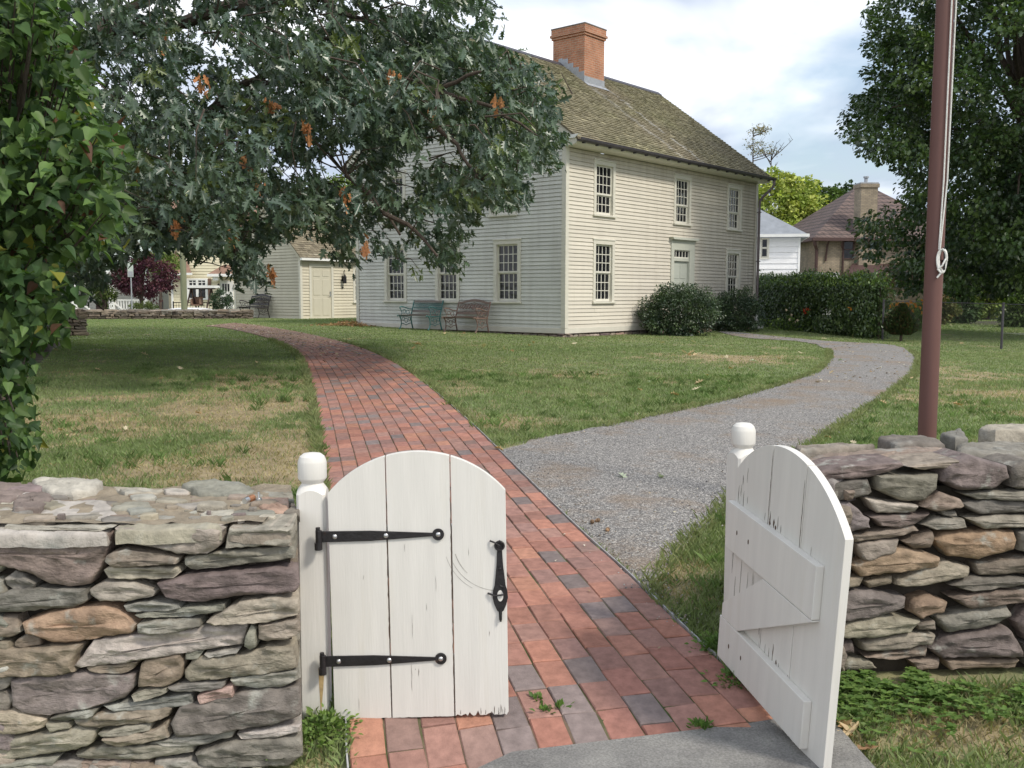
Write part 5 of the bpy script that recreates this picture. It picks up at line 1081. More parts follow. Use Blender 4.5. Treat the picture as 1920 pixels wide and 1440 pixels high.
# screen density cap: about 1 spray in every 15 px cell per depth layer
cell = {}; sel = []
for i in front:
    if not vis[i]: 
        if r.random() < .5: sel.append(i)
        continue
    edge = 2 if (X[i] > 640 and Y[i] > 300) or (Y[i] < 330 and X[i] < 560) or Y[i] > 420 else 3
    if Y[i] > 380 and X[i] > 560: edge = 1
    k_ = (int(X[i] // 17), int(Y[i] // 15)); c_ = cell.get(k_, 0)
    if c_ < edge and r.random() < .42: cell[k_] = c_ + 1; sel.append(i)
C = C[sel]; n = len(C); print('oak sprays', n)
K_ = 15; out = unit(np.concatenate([C[:, :2] - np.array([-8.6, 18.2]), np.zeros((n, 1))], 1)); tw = unit(out + np.array([0, 0, -.35]) + r.normal(size=(n, 3)) * .5)
t = r.uniform(-.30, .12, (n, K_, 1)); P = C[:, None] + tw[:, None] * t + r.normal(size=(n, K_, 3)) * .055
ax = unit(tw[:, None] * .55 + r.normal(size=(n, K_, 3)) * .62 + np.array([0, 0, -.55])); nn = unit(r.normal(size=(n, K_, 3)) * .5 + np.array([0, -.35, .75]))
cols = pal(n, [(.066, .108, .064), (.080, .125, .072), (.052, .090, .058), (.092, .135, .07), (.078, .118, .082)], r, .15)
ylw = r.random(n) < .05; cols[ylw] = np.array([.12, .16, .045])
cc = np.repeat(cols, K_, 0) * r.uniform(.75, 1.3, (n * K_, 1))
leafmesh('crown', P.reshape(-1, 3), ax.reshape(-1, 3), nn.reshape(-1, 3), .160 * r.uniform(.6, 1.2, n * K_), cc, OAK, M['leaf'], oak)
# rusty dead sprays seen in the photograph
PB, AB, NB = [], [], []
for px, py in [(505, 188), (575, 232), (378, 150), (460, 296), (266, 330), (484, 340), (428, 440), (737, 130), (648, 360), (686, 458), (505, 507), (815, 212), (300, 70), (934, 181), (330, 420)]:
    D_ = 12.5; cpt = at(px, py, D_); m_ = 12 if py > 300 or px < 600 else 7
    for _ in range(m_): PB.append(cpt + r.normal(size=3) * .035 + (0, 0, r.uniform(-.10, .08))); AB.append(r.normal(size=3) * .35 + (0, 0, -1)); NB.append(r.normal(size=3))
leafmesh('dead_leaves', np.array(PB), np.array(AB), np.array(NB), .15 * r.uniform(.6, 1.1, len(PB)), pal(len(PB), [(.46, .20, .08), (.55, .27, .12), (.36, .16, .07)], r, .2), OAKF, M['leafdry'], oak)
b = np.array([-9.4, 18.2, gz(-9.4, 18.2) - .15])
trunk(oak, [b, b + (0, 0, .8), b + (.15, -.1, 2.6), b + (.1, 0, 4.5), b + (.6, -.2, 7.5), b + (.9, 0, 11)], [.62, .46, .40, .36, .24, .08], 16)
lst = [(at(372, 225, 16.5), b + (.15, -.1, 2.9)), (at(620, 70, 15), at(372, 225, 16.5)), (at(500, 10, 16), b + (.3, 0, 5)), (at(690, 40, 14), at(500, 10, 16)), (at(820, 170, 13.5), at(600, 150, 15)), (at(600, 150, 15), at(372, 225, 16.5)), (at(960, 130, 13), at(820, 170, 13.5)),
       (at(650, 330, 14), at(500, 230, 16)), (at(500, 230, 16), at(372, 225, 16.5)), (at(750, 440, 13), at(650, 330, 14)), (at(300, 420, 15), b + (.1, 0, 3.0)), (at(440, 480, 14), at(300, 420, 15)), (at(1000, 250, 13), at(820, 170, 13.5)), (at(820, 480, 12.5), at(720, 400, 13)), (at(720, 400, 13), at(650, 330, 14)), (b + (-4, 2, 7), b + (0, 0, 4)), (b + (-3, -4, 6), b + (0, 0, 3.6)), (b + (2, 4, 8), b + (.3, 0, 5)), (at(900, 340, 13), at(820, 240, 13.2)), (at(820, 240, 13.2), at(820, 170, 13.5))]
rgx = random.Random(2)
mb = MB()
for i, (tp, st) in enumerate(lst):
    r0 = .15 if i in (0, 2, 10, 15, 16, 17) else .075 if i in (1, 3, 5, 8) else .035; r1 = r0 * .45; st, tp = Vector(st), Vector(tp); Ln = (tp - st).length
    if i in (0, 2): r1 = .09
    pts = [st.lerp(tp, k / 7) + Vector((rgx.uniform(-1, 1), rgx.uniform(-1, 1), rgx.uniform(-1, 1))) * Ln * .03 * math.sin(math.pi * k / 7) + Vector((0, 0, .06 * Ln * math.sin(math.pi * k / 7))) - oak.location for k in range(8)]
    mb.tube(pts, [r0 + (r1 - r0) * k / 7 for k in range(8)], 8)
mb.build('branches', M['bark'], oak, smooth=True)
mb = MB(); sel = [i for i in range(n) if r.random() < .22]; anch = [Vector(a) for a, _ in lst] + [Vector(s) for _, s in lst] + [Vector(a).lerp(Vector(s), .5) for a, s in lst]
for i in sel:
    c_ = Vector(C[i]); a_ = min(anch, key=lambda p: (p - c_).length)
    if (a_ - c_).length > .95: a_ = c_ - Vector(tw[i]) * .8 + Vector((0, 0, .15))
    xa, ya, _ = proj(np.array([tuple(a_), tuple(c_), tuple(a_.lerp(c_, .5) + Vector((0, 0, .12)))]))
    if (xa > 840).any() and (ya < 110).any(): continue
    m_ = a_.lerp(c_, .5) + Vector(r.normal(size=3) * .08) + Vector((0, 0, .12)); mb.tube([a_ - oak.location, m_ - oak.location, c_ - oak.location], [.014, .009, .004], 4, cap=False)
mb.build('twigs', M['bark'], oak)

# ---- lilac at the left edge
lil = empty('lilac_shrub', 'tall lilac shrub with large heart-shaped green leaves at the left edge', 'shrub', (-3.75, 5.3, gz(-3.75, 5.3) - .05))
lout = [(-900, -700), (105, -700), (95, -10), (118, 40), (130, 80), (120, 110), (150, 128), (176, 160), (165, 190), (150, 205), (190, 235), (235, 258), (240, 272), (205, 285), (200, 325), (170, 335), (178, 362), (212, 375), (218, 400), (190, 410), (214, 435), (205, 462), (165, 470), (135, 474), (108, 500), (112, 540), (122, 580), (100, 600), (85, 635), (60, 640), (45, 660), (35, 700), (28, 760), (46, 815), (40, 860), (22, 885), (0, 905), (-900, 1000)]
n0 = 26000
CX = np.array([-3.05, 5.2, 2.1]); d = unit(r.normal(size=(n0, 3))); q = r.uniform(.0, 1, n0) ** (1 / 3.); C = CX + d * q[:, None] * np.array([1.75, 1.25, 2.3])
C = C[(C[:, 2] > .45) & (vnoise(C[:, 0] * 3.2, C[:, 1] * 3.2, C[:, 2] * 3.2, 12) > .40)]; X, Y, dep = proj(C); fr = (X > -150) & (Y < 1000); C = C[np.where(fr, inpoly(X, Y, lout), r.random(len(C)) < .5) & (C[:, 1] > 4.15)]
X, Y, dep = proj(C); cell = {}; sel = []
for i in np.argsort(dep):
    k_ = (int(X[i] // 26), int(Y[i] // 24)); c_ = cell.get(k_, 0)
    if c_ < (8 if X[i] > -100 else 2): cell[k_] = c_ + 1; sel.append(i)
C = C[sel]; n = len(C); print('lilac', n); K_ = 3
out = unit(C - (CX + (0, .4, -.4))); P = C[:, None] + r.normal(size=(n, K_, 3)) * .05; ax = unit(out[:, None] * .5 + r.normal(size=(n, K_, 3)) * .75 + np.array([.1, -.1, -.4])); nn = unit(np.array([.15, -.45, .75]) + r.normal(size=(n, K_, 3)) * .42 + out[:, None] * .3)
cc = pal(n * K_, [(.075, .135, .036), (.058, .110, .034), (.105, .175, .048), (.044, .088, .030)], r, .32); zz = P.reshape(-1, 3)[:, 2]; yl = (r.random(n * K_) < np.where(zz < 1.9, .025, .006)); cc[yl] = np.array([.24, .24, .045]); bl = r.random(n * K_) < .02; cc[bl] = np.array([.12, .06, .035])
leafmesh('crown', P.reshape(-1, 3), ax.reshape(-1, 3), nn.reshape(-1, 3), .068 * r.uniform(.5, 1.25, n * K_), cc, HEART, M['leaflilac'], lil)
mb = MB(); bl_ = Vector(lil.location)
for i in range(9):
    e_ = Vector((CX[0] + r.uniform(-1.3, .35), CX[1] + r.uniform(-.7, .5), r.uniform(2.2, 4))); s_ = bl_ + Vector((r.uniform(-.3, .3), r.uniform(-.25, .25), 0)); pts = [s_.lerp(e_, k / 6) + Vector(r.normal(size=3) * .06) * (1 if 0 < k < 6 else 0) + Vector((0, 0, .25 * math.sin(math.pi * k / 6))) for k in range(7)]
    mb.tube([p - bl_ for p in pts], [.035 * (1 - k / 7.5) for k in range(7)], 7)
for i in range(0, n, 6):
    c_ = Vector(C[i]); a_ = c_ - Vector(out[i]) * .35 + Vector((0, 0, -.08)); mb.tube([a_ - bl_, c_ - bl_], [.006, .003], 4, cap=False)
mb.build('stems', M['bark'], lil, smooth=True)
# dark shrub behind the lilac, low at the left edge
clumptree('broadleaf_shrub', 'dark spreading shrub between the lilac and the stone wall end', -10.4, 19.0, (-10.4, 19.0, .80), (1.0, 2.4, .42), 110, .34, 34, .10, [(.055, .095, .03), (.07, .12, .035), (.04, .07, .03)], 61, T=OVAL, trunk_r=.06, cat='shrub', nl=5, trunkname='stem')

# ---- right hand maple behind the flagpole
mout = [(1650, -900), (1655, 0), (1640, 40), (1648, 60), (1638, 95), (1655, 110), (1652, 125), (1632, 135), (1636, 150), (1655, 148), (1660, 160), (1650, 175), (1612, 185), (1595, 215), (1585, 245), (1590, 262), (1612, 262), (1630, 285), (1650, 300), (1645, 315), (1685, 320), (1680, 345), (1700, 350), (1720, 380), (1690, 395), (1650, 388), (1625, 405), (1612, 425), (1618, 455), (1605, 480), (1630, 500), (1640, 530), (1690, 545), (1760, 550), (1800, 560), (1870, 540), (1960, 545), (3000, 600), (3000, -900)]
def mkeep(C):
    X, Y, dep = proj(C); fr = (X > 1300) & (X < 2000) & (Y > -300)
    return np.where(fr, inpoly(X, Y, mout), X > 1640) & (vnoise(C[:, 0] * .8, C[:, 1] * .8, C[:, 2] * 1.1, 5) > .31)
clumptree('maple_tree', 'tall dense dark green maple behind the flagpole', 17.6, 31.0, (15.5, 30.3, 8.3), (6.6, 5.4, 7.7), 2700, .46, 58, .125, [(.045, .082, .026), (.062, .11, .03), (.038, .07, .03), (.085, .135, .036)], 71, trunk_r=.34, keep=mkeep, hollow=.35, nl=26, minz=1.75, m=M['leaf'])
# ---- trees far behind
def bgt(name, lb, px, py, D, rx, rz, cols, seed, ncl=200, clr=.62, nleaf=60, ls=.21, base=None, **kw):
    c = at(px, py, D); return clumptree(name, lb, c[0], D, c, (rx, rx * .8, rz), ncl, clr, nleaf, ls, cols, seed, trunk_r=.2, m=M['leaffar'], nl=5, **kw)
GR = [(.05, .09, .028), (.065, .11, .03), (.045, .08, .03)]
bgt('deciduous_tree', 'bright yellow-green tree rising behind the white house', 1462, 402, 62, 2.6, 2.8, [(.34, .40, .09), (.27, .34, .08), (.38, .41, .11)], 81)
bgt('deciduous_tree', 'mid green tree between the yellow-green tree and the brick house, left of its neighbour', 1533, 425, 70, 2.2, 3.2, [(.11, .17, .04), (.09, .14, .04)], 82)
bgt('deciduous_tree', 'dark green rounded tree just left of the tan brick chimney', 1583, 428, 72, 2.8, 3.2, GR, 83)
bgt('deciduous_tree', 'dark tree filling the gap between the white and the brick house', 1512, 480, 66, 1.4, 2.6, GR, 84, ncl=60)
bgt('deciduous_tree', 'light green tree top seen between the outbuilding roof and the big house', 640, 372, 75, 2.6, 1.9, [(.16, .22, .06), (.12, .18, .05)], 85, ncl=90)
bgt('deciduous_tree', 'dark garden tree at the right edge under the maple', 1925, 470, 52, 4.2, 3.4, [(.05, .085, .03), (.07, .11, .03)], 86, ncl=190, ls=.26)
bgt('deciduous_tree', 'dark shade tree behind the flagpole, deep in the garden', 1800, 490, 58, 3.4, 2.6, GR, 87, ncl=160, ls=.28)
bgt('garden_shrub', 'yellow-green garden shrub right of the flagpole beyond the lawn', 1848, 563, 50, .9, .75, [(.20, .24, .05), (.15, .2, .05)], 88, ncl=34, clr=.35, ls=.16, cat='shrub', trunkname='stem')
bgt('garden_shrub', 'dark conical garden shrub just right of the flagpole foot', 1800, 570, 44, .8, 1.0, GR, 89, ncl=46, clr=.3, ls=.14, cat='shrub', trunkname='stem')
bgt('garden_shrub', 'pale green garden shrub left of the flagpole, beside the dwarf conifer', 1724, 590, 36, .5, .42, [(.16, .24, .06), (.2, .28, .08)], 90, ncl=30, clr=.2, ls=.10, cat='shrub', trunkname='stem')
bgt('garden_shrub', 'brownish garden shrub half hidden by the flagpole', 1765, 580, 42, .6, .5, [(.15, .11, .05), (.11, .12, .04)], 91, ncl=30, clr=.25, ls=.12, cat='shrub', trunkname='stem')
bgt('deciduous_tree', 'low hanging green tree at the right edge beyond the chain-link fence', 1915, 590, 40, .7, .8, [(.09, .14, .035), (.07, .11, .03)], 92, ncl=40, clr=.3, ls=.14)
# tall thin tree with few leaves above the roof, and a bare one
for k_, (px, py0, py1, lb, lf_) in enumerate([(1412, 345, 240, 'tall thin tree with sparse browning leaves above the right end of the roof', True), (1446, 345, 278, 'small bare tree beside the sparse one above the roof end', False)]):
    D = 68; pz = at(px, py0, D); tp = at(px, py1, D); t_ = empty('sparse_tree', lb, 'tree', (pz[0], D, gz(pz[0], D) - .1)); rg = random.Random(k_ + 3); bs = Vector(t_.location)
    top = Vector(tp); mb = MB(); mb.tube([Vector((0, 0, 0)), (top - bs) * .5 + Vector((.1, 0, 0)), top - bs], [.16, .10, .02], 7); mb.build('trunk', M['bark'], t_, smooth=True)
    mb = MB(); tips = []
    for i in range(15):
        f_ = rg.uniform(.62, .97); s_ = (top - bs) * f_; a_ = rg.uniform(0, 6.28); ln = rg.uniform(.9, 2.3) * (1.35 - f_ * .7) * (1.0 if lf_ else 1.1); e_ = s_ + Vector((math.cos(a_) * ln, math.sin(a_) * ln * .6, ln * (.35 if lf_ else .9)))
        mb.tube([s_, s_.lerp(e_, .5) + Vector((0, 0, -.05)), e_], [.035, .025, .01], 5); tips.append(e_)
        for j in range(4): f2 = rg.uniform(.4, 1); q_ = s_.lerp(e_, f2); w_ = q_ + Vector((rg.uniform(-.35, .35), rg.uniform(-.3, .3), rg.uniform(0, .45))); mb.tube([q_, w_], [.014, .006], 4); tips.append(w_)
    mb.build('branches', M['bark'], t_)
    if lf_:
        TP = np.array([tuple(v + bs) for v in tips]); rx = np.random.default_rng(k_); PP = (TP[:, None] + rx.normal(size=(len(TP), 22, 3)) * np.array([.22, .22, .10])).reshape(-1, 3); m_ = len(PP)
        leafmesh('crown', PP, rx.normal(size=(m_, 3)), rx.normal(size=(m_, 3)) + (0, 0, 1), .13 * rx.uniform(.6, 1.3, m_), pal(m_, [(.25, .22, .10), (.17, .19, .09), (.30, .22, .10)], rx), OVAL, M['leaffar'], t_)

# ---- the two holly bushes by the door, ivy hedge, dwarf conifer
def bush(name, lb, u, v, rad, ncl, seed, cols, ls=.055, nleaf=60, clr=.16, hgt=None):
    p = H2(u, v); z = gz(*p); return clumptree(name, lb, p[0], p[1], (p[0], p[1], z + hgt * .50), (rad, rad * .8, hgt * .58), ncl, clr, nleaf, ls, cols, seed, T=OVAL, trunk_r=.05, cat='bush', nl=12, minz=z + .06, trunkname='stem', flat=.9, hollow=.5, tilt=.8)
HB = [(.05, .085, .042), (.065, .105, .048), (.042, .072, .042), (.095, .14, .06)]
bush('holly_bush', 'large rounded dark green bush in front of the house door', 3.95, -1.15, 1.10, 430, 101, HB, hgt=1.36)
bush('holly_bush', 'smaller dark green bush under the right window of the house', 7.95, -.95, .80, 260, 102, HB, hgt=1.30)
# ------------------------------------------------------------------ ivy fence, conifer, garden at the right
hp0, hp1 = at(1405, 600, 38), at(1648, 612, 27.6)
hp0 = np.array([hp0[0] + .0, 38.0]); hp1 = np.array([hp1[0], 27.6])
iv = empty('ivy_hedge', 'long fence thickly covered with dark green ivy right of the house', 'hedge', (*((hp0 + hp1) / 2), gz(*((hp0 + hp1) / 2))))
r = np.random.default_rng(5); n = 1500; t = r.uniform(0, 1, n); L_ = np.linalg.norm(hp1 - hp0); dv_ = (hp1 - hp0) / L_; nv_ = np.array([dv_[1], -dv_[0]])
if nv_[1] > 0: nv_ = -nv_
hz = r.uniform(0, 1, n) ** .8; Hh = 1.70 + .12 * vnoise(t * 9, 0, 0, 3) + .1 * np.exp(-((t - .50) / .08) ** 2); dd_ = r.uniform(-.30, .30, n) * (1 - .35 * hz)
C = np.stack([hp0[0] + dv_[0] * L_ * t + nv_[0] * dd_, hp0[1] + dv_[1] * L_ * t + nv_[1] * dd_, hz * Hh], -1); C[:, 2] += g(C[:, 0], C[:, 1])
hole = (vnoise(t * 14, hz * 3, 0, 7) > .80) & (hz < .5) & (hz > .12); C = C[~hole]; n = len(C); K_ = 46
P = C[:, None] + r.normal(size=(n, K_, 3)) * np.array([.16, .16, .12]); nn = unit(np.array([nv_[0], nv_[1], .5]) + r.normal(size=(n, K_, 3)) * .5); ax = unit(np.array([0, 0, -1]) + r.normal(size=(n, K_, 3)) * .6)
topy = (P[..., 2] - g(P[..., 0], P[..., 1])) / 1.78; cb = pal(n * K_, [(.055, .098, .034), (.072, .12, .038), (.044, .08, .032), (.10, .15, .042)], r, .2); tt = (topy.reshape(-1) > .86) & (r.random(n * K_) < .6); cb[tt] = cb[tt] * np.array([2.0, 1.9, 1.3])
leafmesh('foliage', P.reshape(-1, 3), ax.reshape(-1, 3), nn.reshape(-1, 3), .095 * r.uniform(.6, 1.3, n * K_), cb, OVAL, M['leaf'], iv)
mb = MB(); o3 = np.array([*iv.location])
for i in range(6):
    p = hp0 + dv_ * L_ * i / 5; mb.tube([Vector((p[0], p[1], gz(*p) - .1)) - iv.location, Vector((p[0], p[1], gz(*p) + 1.5)) - iv.location], .03, 6)
for z in (.1, .8, 1.45): mb.tube([Vector((*hp0, gz(*hp0) + z)) - iv.location, Vector((*hp1, gz(*hp1) + z)) - iv.location], .02, 6)
mb.build('fence', M['core'], iv)
cx, cy = at(1690, 620, 26.6)[0], 26.6; cn = empty('dwarf_conifer', 'small dark egg-shaped conifer between the ivy hedge and the flagpole', 'conifer', (cx, cy, gz(cx, cy)))
n = 5200; tq = r.uniform(0, 1, n); a = r.uniform(0, 2 * np.pi, n); rad = .40 * np.sin(np.pi * np.clip(tq * .86 + .10, 0, 1)) ** .8 * (1 - .72 * tq) * 1.45; rr_ = r.uniform(.55, 1.05, n) * rad * (.85 + .3 * vnoise(a * 2, tq * 6, 0, 4))
P = np.stack([cx + rr_ * np.cos(a), cy + rr_ * np.sin(a), gz(cx, cy) + .17 + tq * .82], -1); ax = unit(np.stack([np.cos(a), np.sin(a), 1.1 + 0 * a], -1) + r.normal(size=(n, 3)) * .3)
leafmesh('crown', P, ax, r.normal(size=(n, 3)), .09 * r.uniform(.6, 1.2, n), pal(n, [(.03, .05, .022), (.045, .07, .025), (.06, .05, .025)], r), OVAL, M['leaffar'], cn)
trunk(cn, [cn.location, cn.location + Vector((0, 0, .4))], [.045, .03], 8)
# chain-link fence
fA, fB, fC = at(1655, 620, 27.3)[:2], at(1878, 640, 23.6)[:2], at(2080, 650, 20.4)[:2]
M['galv'] = mat('dull_galvanised_wire', (.16, .17, .16), .6, var=.1, metal=.4)
fe = empty('chain_link_fence', 'low chain-link fence with dark posts in front of the neighbouring garden', 'fence', (*fB, gz(*fB))); fl = fe.location
mb = MB()
for p in (fA, (fA + fB) / 2, fB, fC):
    mb = MB(); mb.tube([Vector((p[0], p[1], gz(*p) - .1)) - fl, Vector((p[0], p[1], gz(*p) + 1.14)) - fl], .03, 8); mb.build('post', M['dark'], fe)
mb = MB(); mw = MB()
for a_, b_ in ((fA, fB), (fB, fC)):
    Ln = np.linalg.norm(b_ - a_); d_ = (b_ - a_) / Ln; P_ = lambda s, z: Vector((a_[0] + d_[0] * s, a_[1] + d_[1] * s, gz(*(a_ + d_ * s)) + z)) - fl
    mb.tube([P_(0, 1.1), P_(Ln, 1.1)], .010, 6); s = -1.05
    while s < Ln:
        for sg in (1, -1):
            s0_, s1_ = s, s + 1.05; z0_, z1_ = (.03, 1.08) if sg > 0 else (1.08, .03)
            if s0_ < 0: z0_ = z0_ + (z1_ - z0_) * (-s0_ / 1.05); s0_ = 0
            if s1_ > Ln: z1_ = z0_ + (z1_ - z0_) * ((Ln - s0_) / (s1_ - s0_)); s1_ = Ln
            p, q = P_(s0_, z0_), P_(s1_, z1_); w = Vector((0, 0, .0022)); mw.add([p - w, q - w, q + w, p + w], [(0, 1, 2, 3)])
        s += .07
mb.build('top_rail', M['dark'], fe); mw.build('wire_mesh', M['galv'], fe, fix=False)
# orange daisies and other flowers near the hedge
def flowers(lb, px, py, D, n, col, size, seed, w=.5, group=None, name='flower_clump', dz=.25):
    c = at(px, py, D); rg = np.random.default_rng(seed); z0 = gz(c[0], D); p = empty(name, lb, 'flowers', (c[0], D, z0), 0, group)
    P = np.stack([c[0] + rg.normal(size=n) * w * .5, D + rg.normal(size=n) * .2, c[2] + rg.normal(size=n) * dz * .5], -1)
    K_ = 9; a = np.tile(np.arange(K_) * 2 * np.pi / K_, n); tx = rg.normal(size=(n, 3)) * .3 + np.array([0, -.8, .6]); tx = unit(tx); s1 = unit(np.cross(tx, [1, 0, 0])); s2 = np.cross(tx, s1)
    A_ = np.cos(a)[:, None] * np.repeat(s1, K_, 0) + np.sin(a)[:, None] * np.repeat(s2, K_, 0)
    leafmesh('blossoms', np.repeat(P, K_, 0), A_, np.repeat(tx, K_, 0), size * rg.uniform(.8, 1.2, n * K_), pal(n * K_, [col], rg, .2), OVAL, M['leafdry'], p)
    m_ = n * 26; Q = np.stack([c[0] + rg.normal(size=m_) * w * .55, D + rg.normal(size=m_) * .2, z0 + rg.uniform(0, 1, m_) * max(.1, c[2] - z0)], -1)
    leafmesh('leaves', Q, unit(rg.normal(size=(m_, 3)) + (0, 0, .6)), rg.normal(size=(m_, 3)), .09 * rg.uniform(.6, 1.3, m_), pal(m_, [(.10, .16, .04), (.13, .2, .05)], rg), OVAL, M['leaffar'], p)
    mb = MB()
    for q in P: mb.tube([Vector((q[0], q[1], z0)) - p.location, Vector(q) - p.location], .004, 4, 0, (.08, .13, .04), cap=False)
    mb.build('stems', M['leaffar'], p)
OR = (.85, .34, .03)
flowers('clump of orange daisies showing beside the dwarf conifer, on its left', 1676, 574, 33, 26, OR, .075, 1, w=.75, dz=.2)
flowers('clump of orange daisies between the dwarf conifer and the flagpole', 1718, 576, 34, 20, OR, .075, 2, w=.65, dz=.2)
flowers('orange daisies glimpsed through the gap in the ivy hedge', 1618, 580, 28.6, 14, OR, .05, 3, w=.35, dz=.12)
flowers('single red bloom in front of the ivy hedge', 1518, 580, 31.6, 2, (.75, .06, .025), .11, 4, w=.08, dz=.08)
flowers('pale leafy plant with cream blossoms at the foot of the ivy hedge', 1490, 592, 32.2, 6, (.6, .5, .35), .05, 5, w=.5)
flowers('light green leafy plants at the hedge foot near the downpipe', 1452, 600, 33.2, 4, (.35, .45, .12), .05, 6, w=.35)
# garden bed with low stones beyond the fence
mb = MB(); q = [at(1640, 600, 30)[:2], at(1800, 590, 38)[:2], at(1960, 588, 40)[:2], at(2100, 600, 36)[:2], at(2100, 596, 42)[:2], at(1760, 580, 44)[:2]]
p0 = at(1860, 600, 42)[:2]
mb.add([(p0[0] - 6, 43, gz(p0[0], 43) + .02), (p0[0] + 9, 41.5, gz(p0[0], 41) + .02), (p0[0] + 9, 47, gz(p0[0], 47) + .02), (p0[0] - 6, 47, gz(p0[0], 47) + .02)], [(0, 1, 2, 3)]); tag(mb.build('garden_bed', M['core']), kind='structure')

# ------------------------------------------------------------------ flagpole
fx, fy = at(1737, 840, 6.1)[0], 6.1
fp = empty('flagpole', 'reddish-brown painted flagpole with white halyard behind the right wall', 'flagpole', (fx, fy, gz(fx, fy) - .1))
M['pole'] = mat('red_brown_paint', (.150, .075, .064), .55, var=.07, vs=3, stretch=(6, 6, .5), col2=(.42, .36, .35), c2s=14, c2r=(.74, .80), spec=.35)
Hs = 1.2
mb = MB(); mb.tube([(0, 0, 0), (0, 0, 2.4), (0, 0, 4.5), (0, 0, 9.0)], [.0565, .0545, .051, .036], 28); mb.build('pole', M['pole'], fp, smooth=True)
mb = MB(); mb.lathe([(.036, 9.0), (.05, 9.02), (.05, 9.05), (.02, 9.08), (.07, 9.13), (.085, 9.2), (.06, 9.27), (.01, 9.29)], 16); mb.build('finial', M['screw'], fp, smooth=True)
M['rope'] = mat('white_rope', (.74, .74, .70), .85, var=.12, vs=60, bump=.5, bs=200)
zk = at(1757, 490, 6.1)[2] - fp.location.z
mb = MB(); cf = lambda x, off=0: -math.sqrt(max(.0545 ** 2 - x * x, 0)) - .009 + off
mb.tube([(-.002, cf(0), zk + .07), (.010, cf(.01), zk + .5), (.014, -.060, zk + 1.65), (.012, -.06, 8.9)], .0050, 8); mb.tube([(.002, cf(0) - .006, zk + .07), (.037, -.052, zk + .5), (.049, -.042, zk + 1.65), (.05, -.02, 8.9)], .0050, 8)
mb.build('halyard', M['rope'], fp, smooth=True)
mb = MB(); mb.tube([(.030, -.05, zk - .065), (.030, -.074, zk - .05), (.030, -.074, zk + .06), (.030, -.06, zk + .085)], [.006, .008, .008, .004], 8); mb.tube([(.030, -.04, zk), (.030, -.075, zk)], .008, 8); mb.build('cleat', M['iron'], fp)
mb = MB(); rg = random.Random(6)
for i in range(9):
    o_ = rg.uniform(-.008, .008); h_ = .070 + rg.uniform(-.008, .006)
    mb.tube([(.020 + o_ + (.024 + .004 * math.sin(i)) * math.cos(t * math.pi / 10), -.066 - .004 * i % .012 - .006 * math.sin(t * .6), zk + h_ * math.sin(t * math.pi / 10)) for t in range(21)], .0052, 6, cap=False)
mb.tube([(-.005, -.080, zk - .045), (.012, -.088, zk - .03), (.026, -.088, zk + .0), (.036, -.080, zk + .012)], .0055, 6); mb.tube([(-.012, -.078, zk - .05), (.005, -.088, zk - .075), (.018, -.084, zk - .062), (.008, -.082, zk - .045), (-.012, -.078, zk - .05)], .0055, 6); mb.tube([(.012, -.082, zk - .07), (-.002, -.082, zk - .088), (-.014, -.080, zk - .104)], .006, 6)
mb.build('rope_coil', M['rope'], fp, smooth=True)

# ------------------------------------------------------------------ neighbouring houses, right
def gable_roof(mb, x0, x1, y0, y1, z0, zr, ov=.4, th=.12, m=0, c=(1, 1, 1)):
    ym = (y0 + y1) / 2; s = (zr - z0) / (ym - y0)
    for yy in ((y0 - ov, ym), (y1 + ov, ym)): mb.add([(x0 - ov, yy[0], z0 - ov * s), (x1 + ov, yy[0], z0 - ov * s), (x1 + ov, yy[1], zr), (x0 - ov, yy[1], zr), (x0 - ov, yy[0], z0 - ov * s - th), (x1 + ov, yy[0], z0 - ov * s - th), (x1 + ov, yy[1], zr - th), (x0 - ov, yy[1], zr - th)], [(0, 1, 2, 3), (4, 7, 6, 5), (0, 4, 5, 1), (0, 3, 7, 4), (1, 5, 6, 2)], m, c)
def hip_roof(mb, x0, x1, y0, y1, z0, zr, rx0, rx1, ov=.4, th=.15):
    ym = (y0 + y1) / 2; a = [(x0 - ov, y0 - ov, z0), (x1 + ov, y0 - ov, z0), (x1 + ov, y1 + ov, z0), (x0 - ov, y1 + ov, z0)]; b = [(x, y, z - th) for x, y, z in a]; t = [(rx0, ym, zr), (rx1, ym, zr)]
    mb.add(a + b + t, [(0, 1, 9, 8), (1, 2, 9), (2, 3, 8, 9), (3, 0, 8), (0, 4, 5, 1), (1, 5, 6, 2), (2, 6, 7, 3), (3, 7, 4, 0), (4, 7, 6, 5)])
M['swhite'] = mat('white_clapboard', (.80, .80, .80), .5, var=.03); M['sgrey'] = mat('grey_shingle_roof', (.27, .29, .32), .9, var=.15, vs=3, bump=.4, bs=12)
wc = at(1498, 510, 47); RZ = R(-12)
wh = empty('white_house', 'white clapboard house with grey roof behind the ivy hedge', 'house', (wc[0], 47, gz(wc[0], 47)), RZ); zb = wh.location.z; ez = at(1498, 440, 47)[2] - zb
mb = MB(); clap(mb, lambda s, d, z: (-6 + s, -d, z), 0, ez, .27, lambda z: (0, 6), [(4.20, 4.52, ez - 1.12, ez - .12)], lap=.03, seed=1, gv=.035); clap(mb, lambda s, d, z: (d, s, z), 0, ez, .27, lambda z: (0, 6), (), lap=.03, seed=2, gv=.035); mb.build('wall', M['swhite'], wh)
mb = MB(); hip_roof(mb, -6, 0, 0, 6, ez, ez + 2.35, -5.2, -3.4, .35); mb.build('roof', M['sgrey'], wh)
mb = MB(); mb.box(-6.4, .40, -.42, -.32, ez - .12, ez + .02); mb.box(.32, .42, -.32, 6.3, ez - .12, ez + .02); mb.box(-.06, .03, -.05, .0, 0, ez); mb.build('gutter', M['white'], wh)
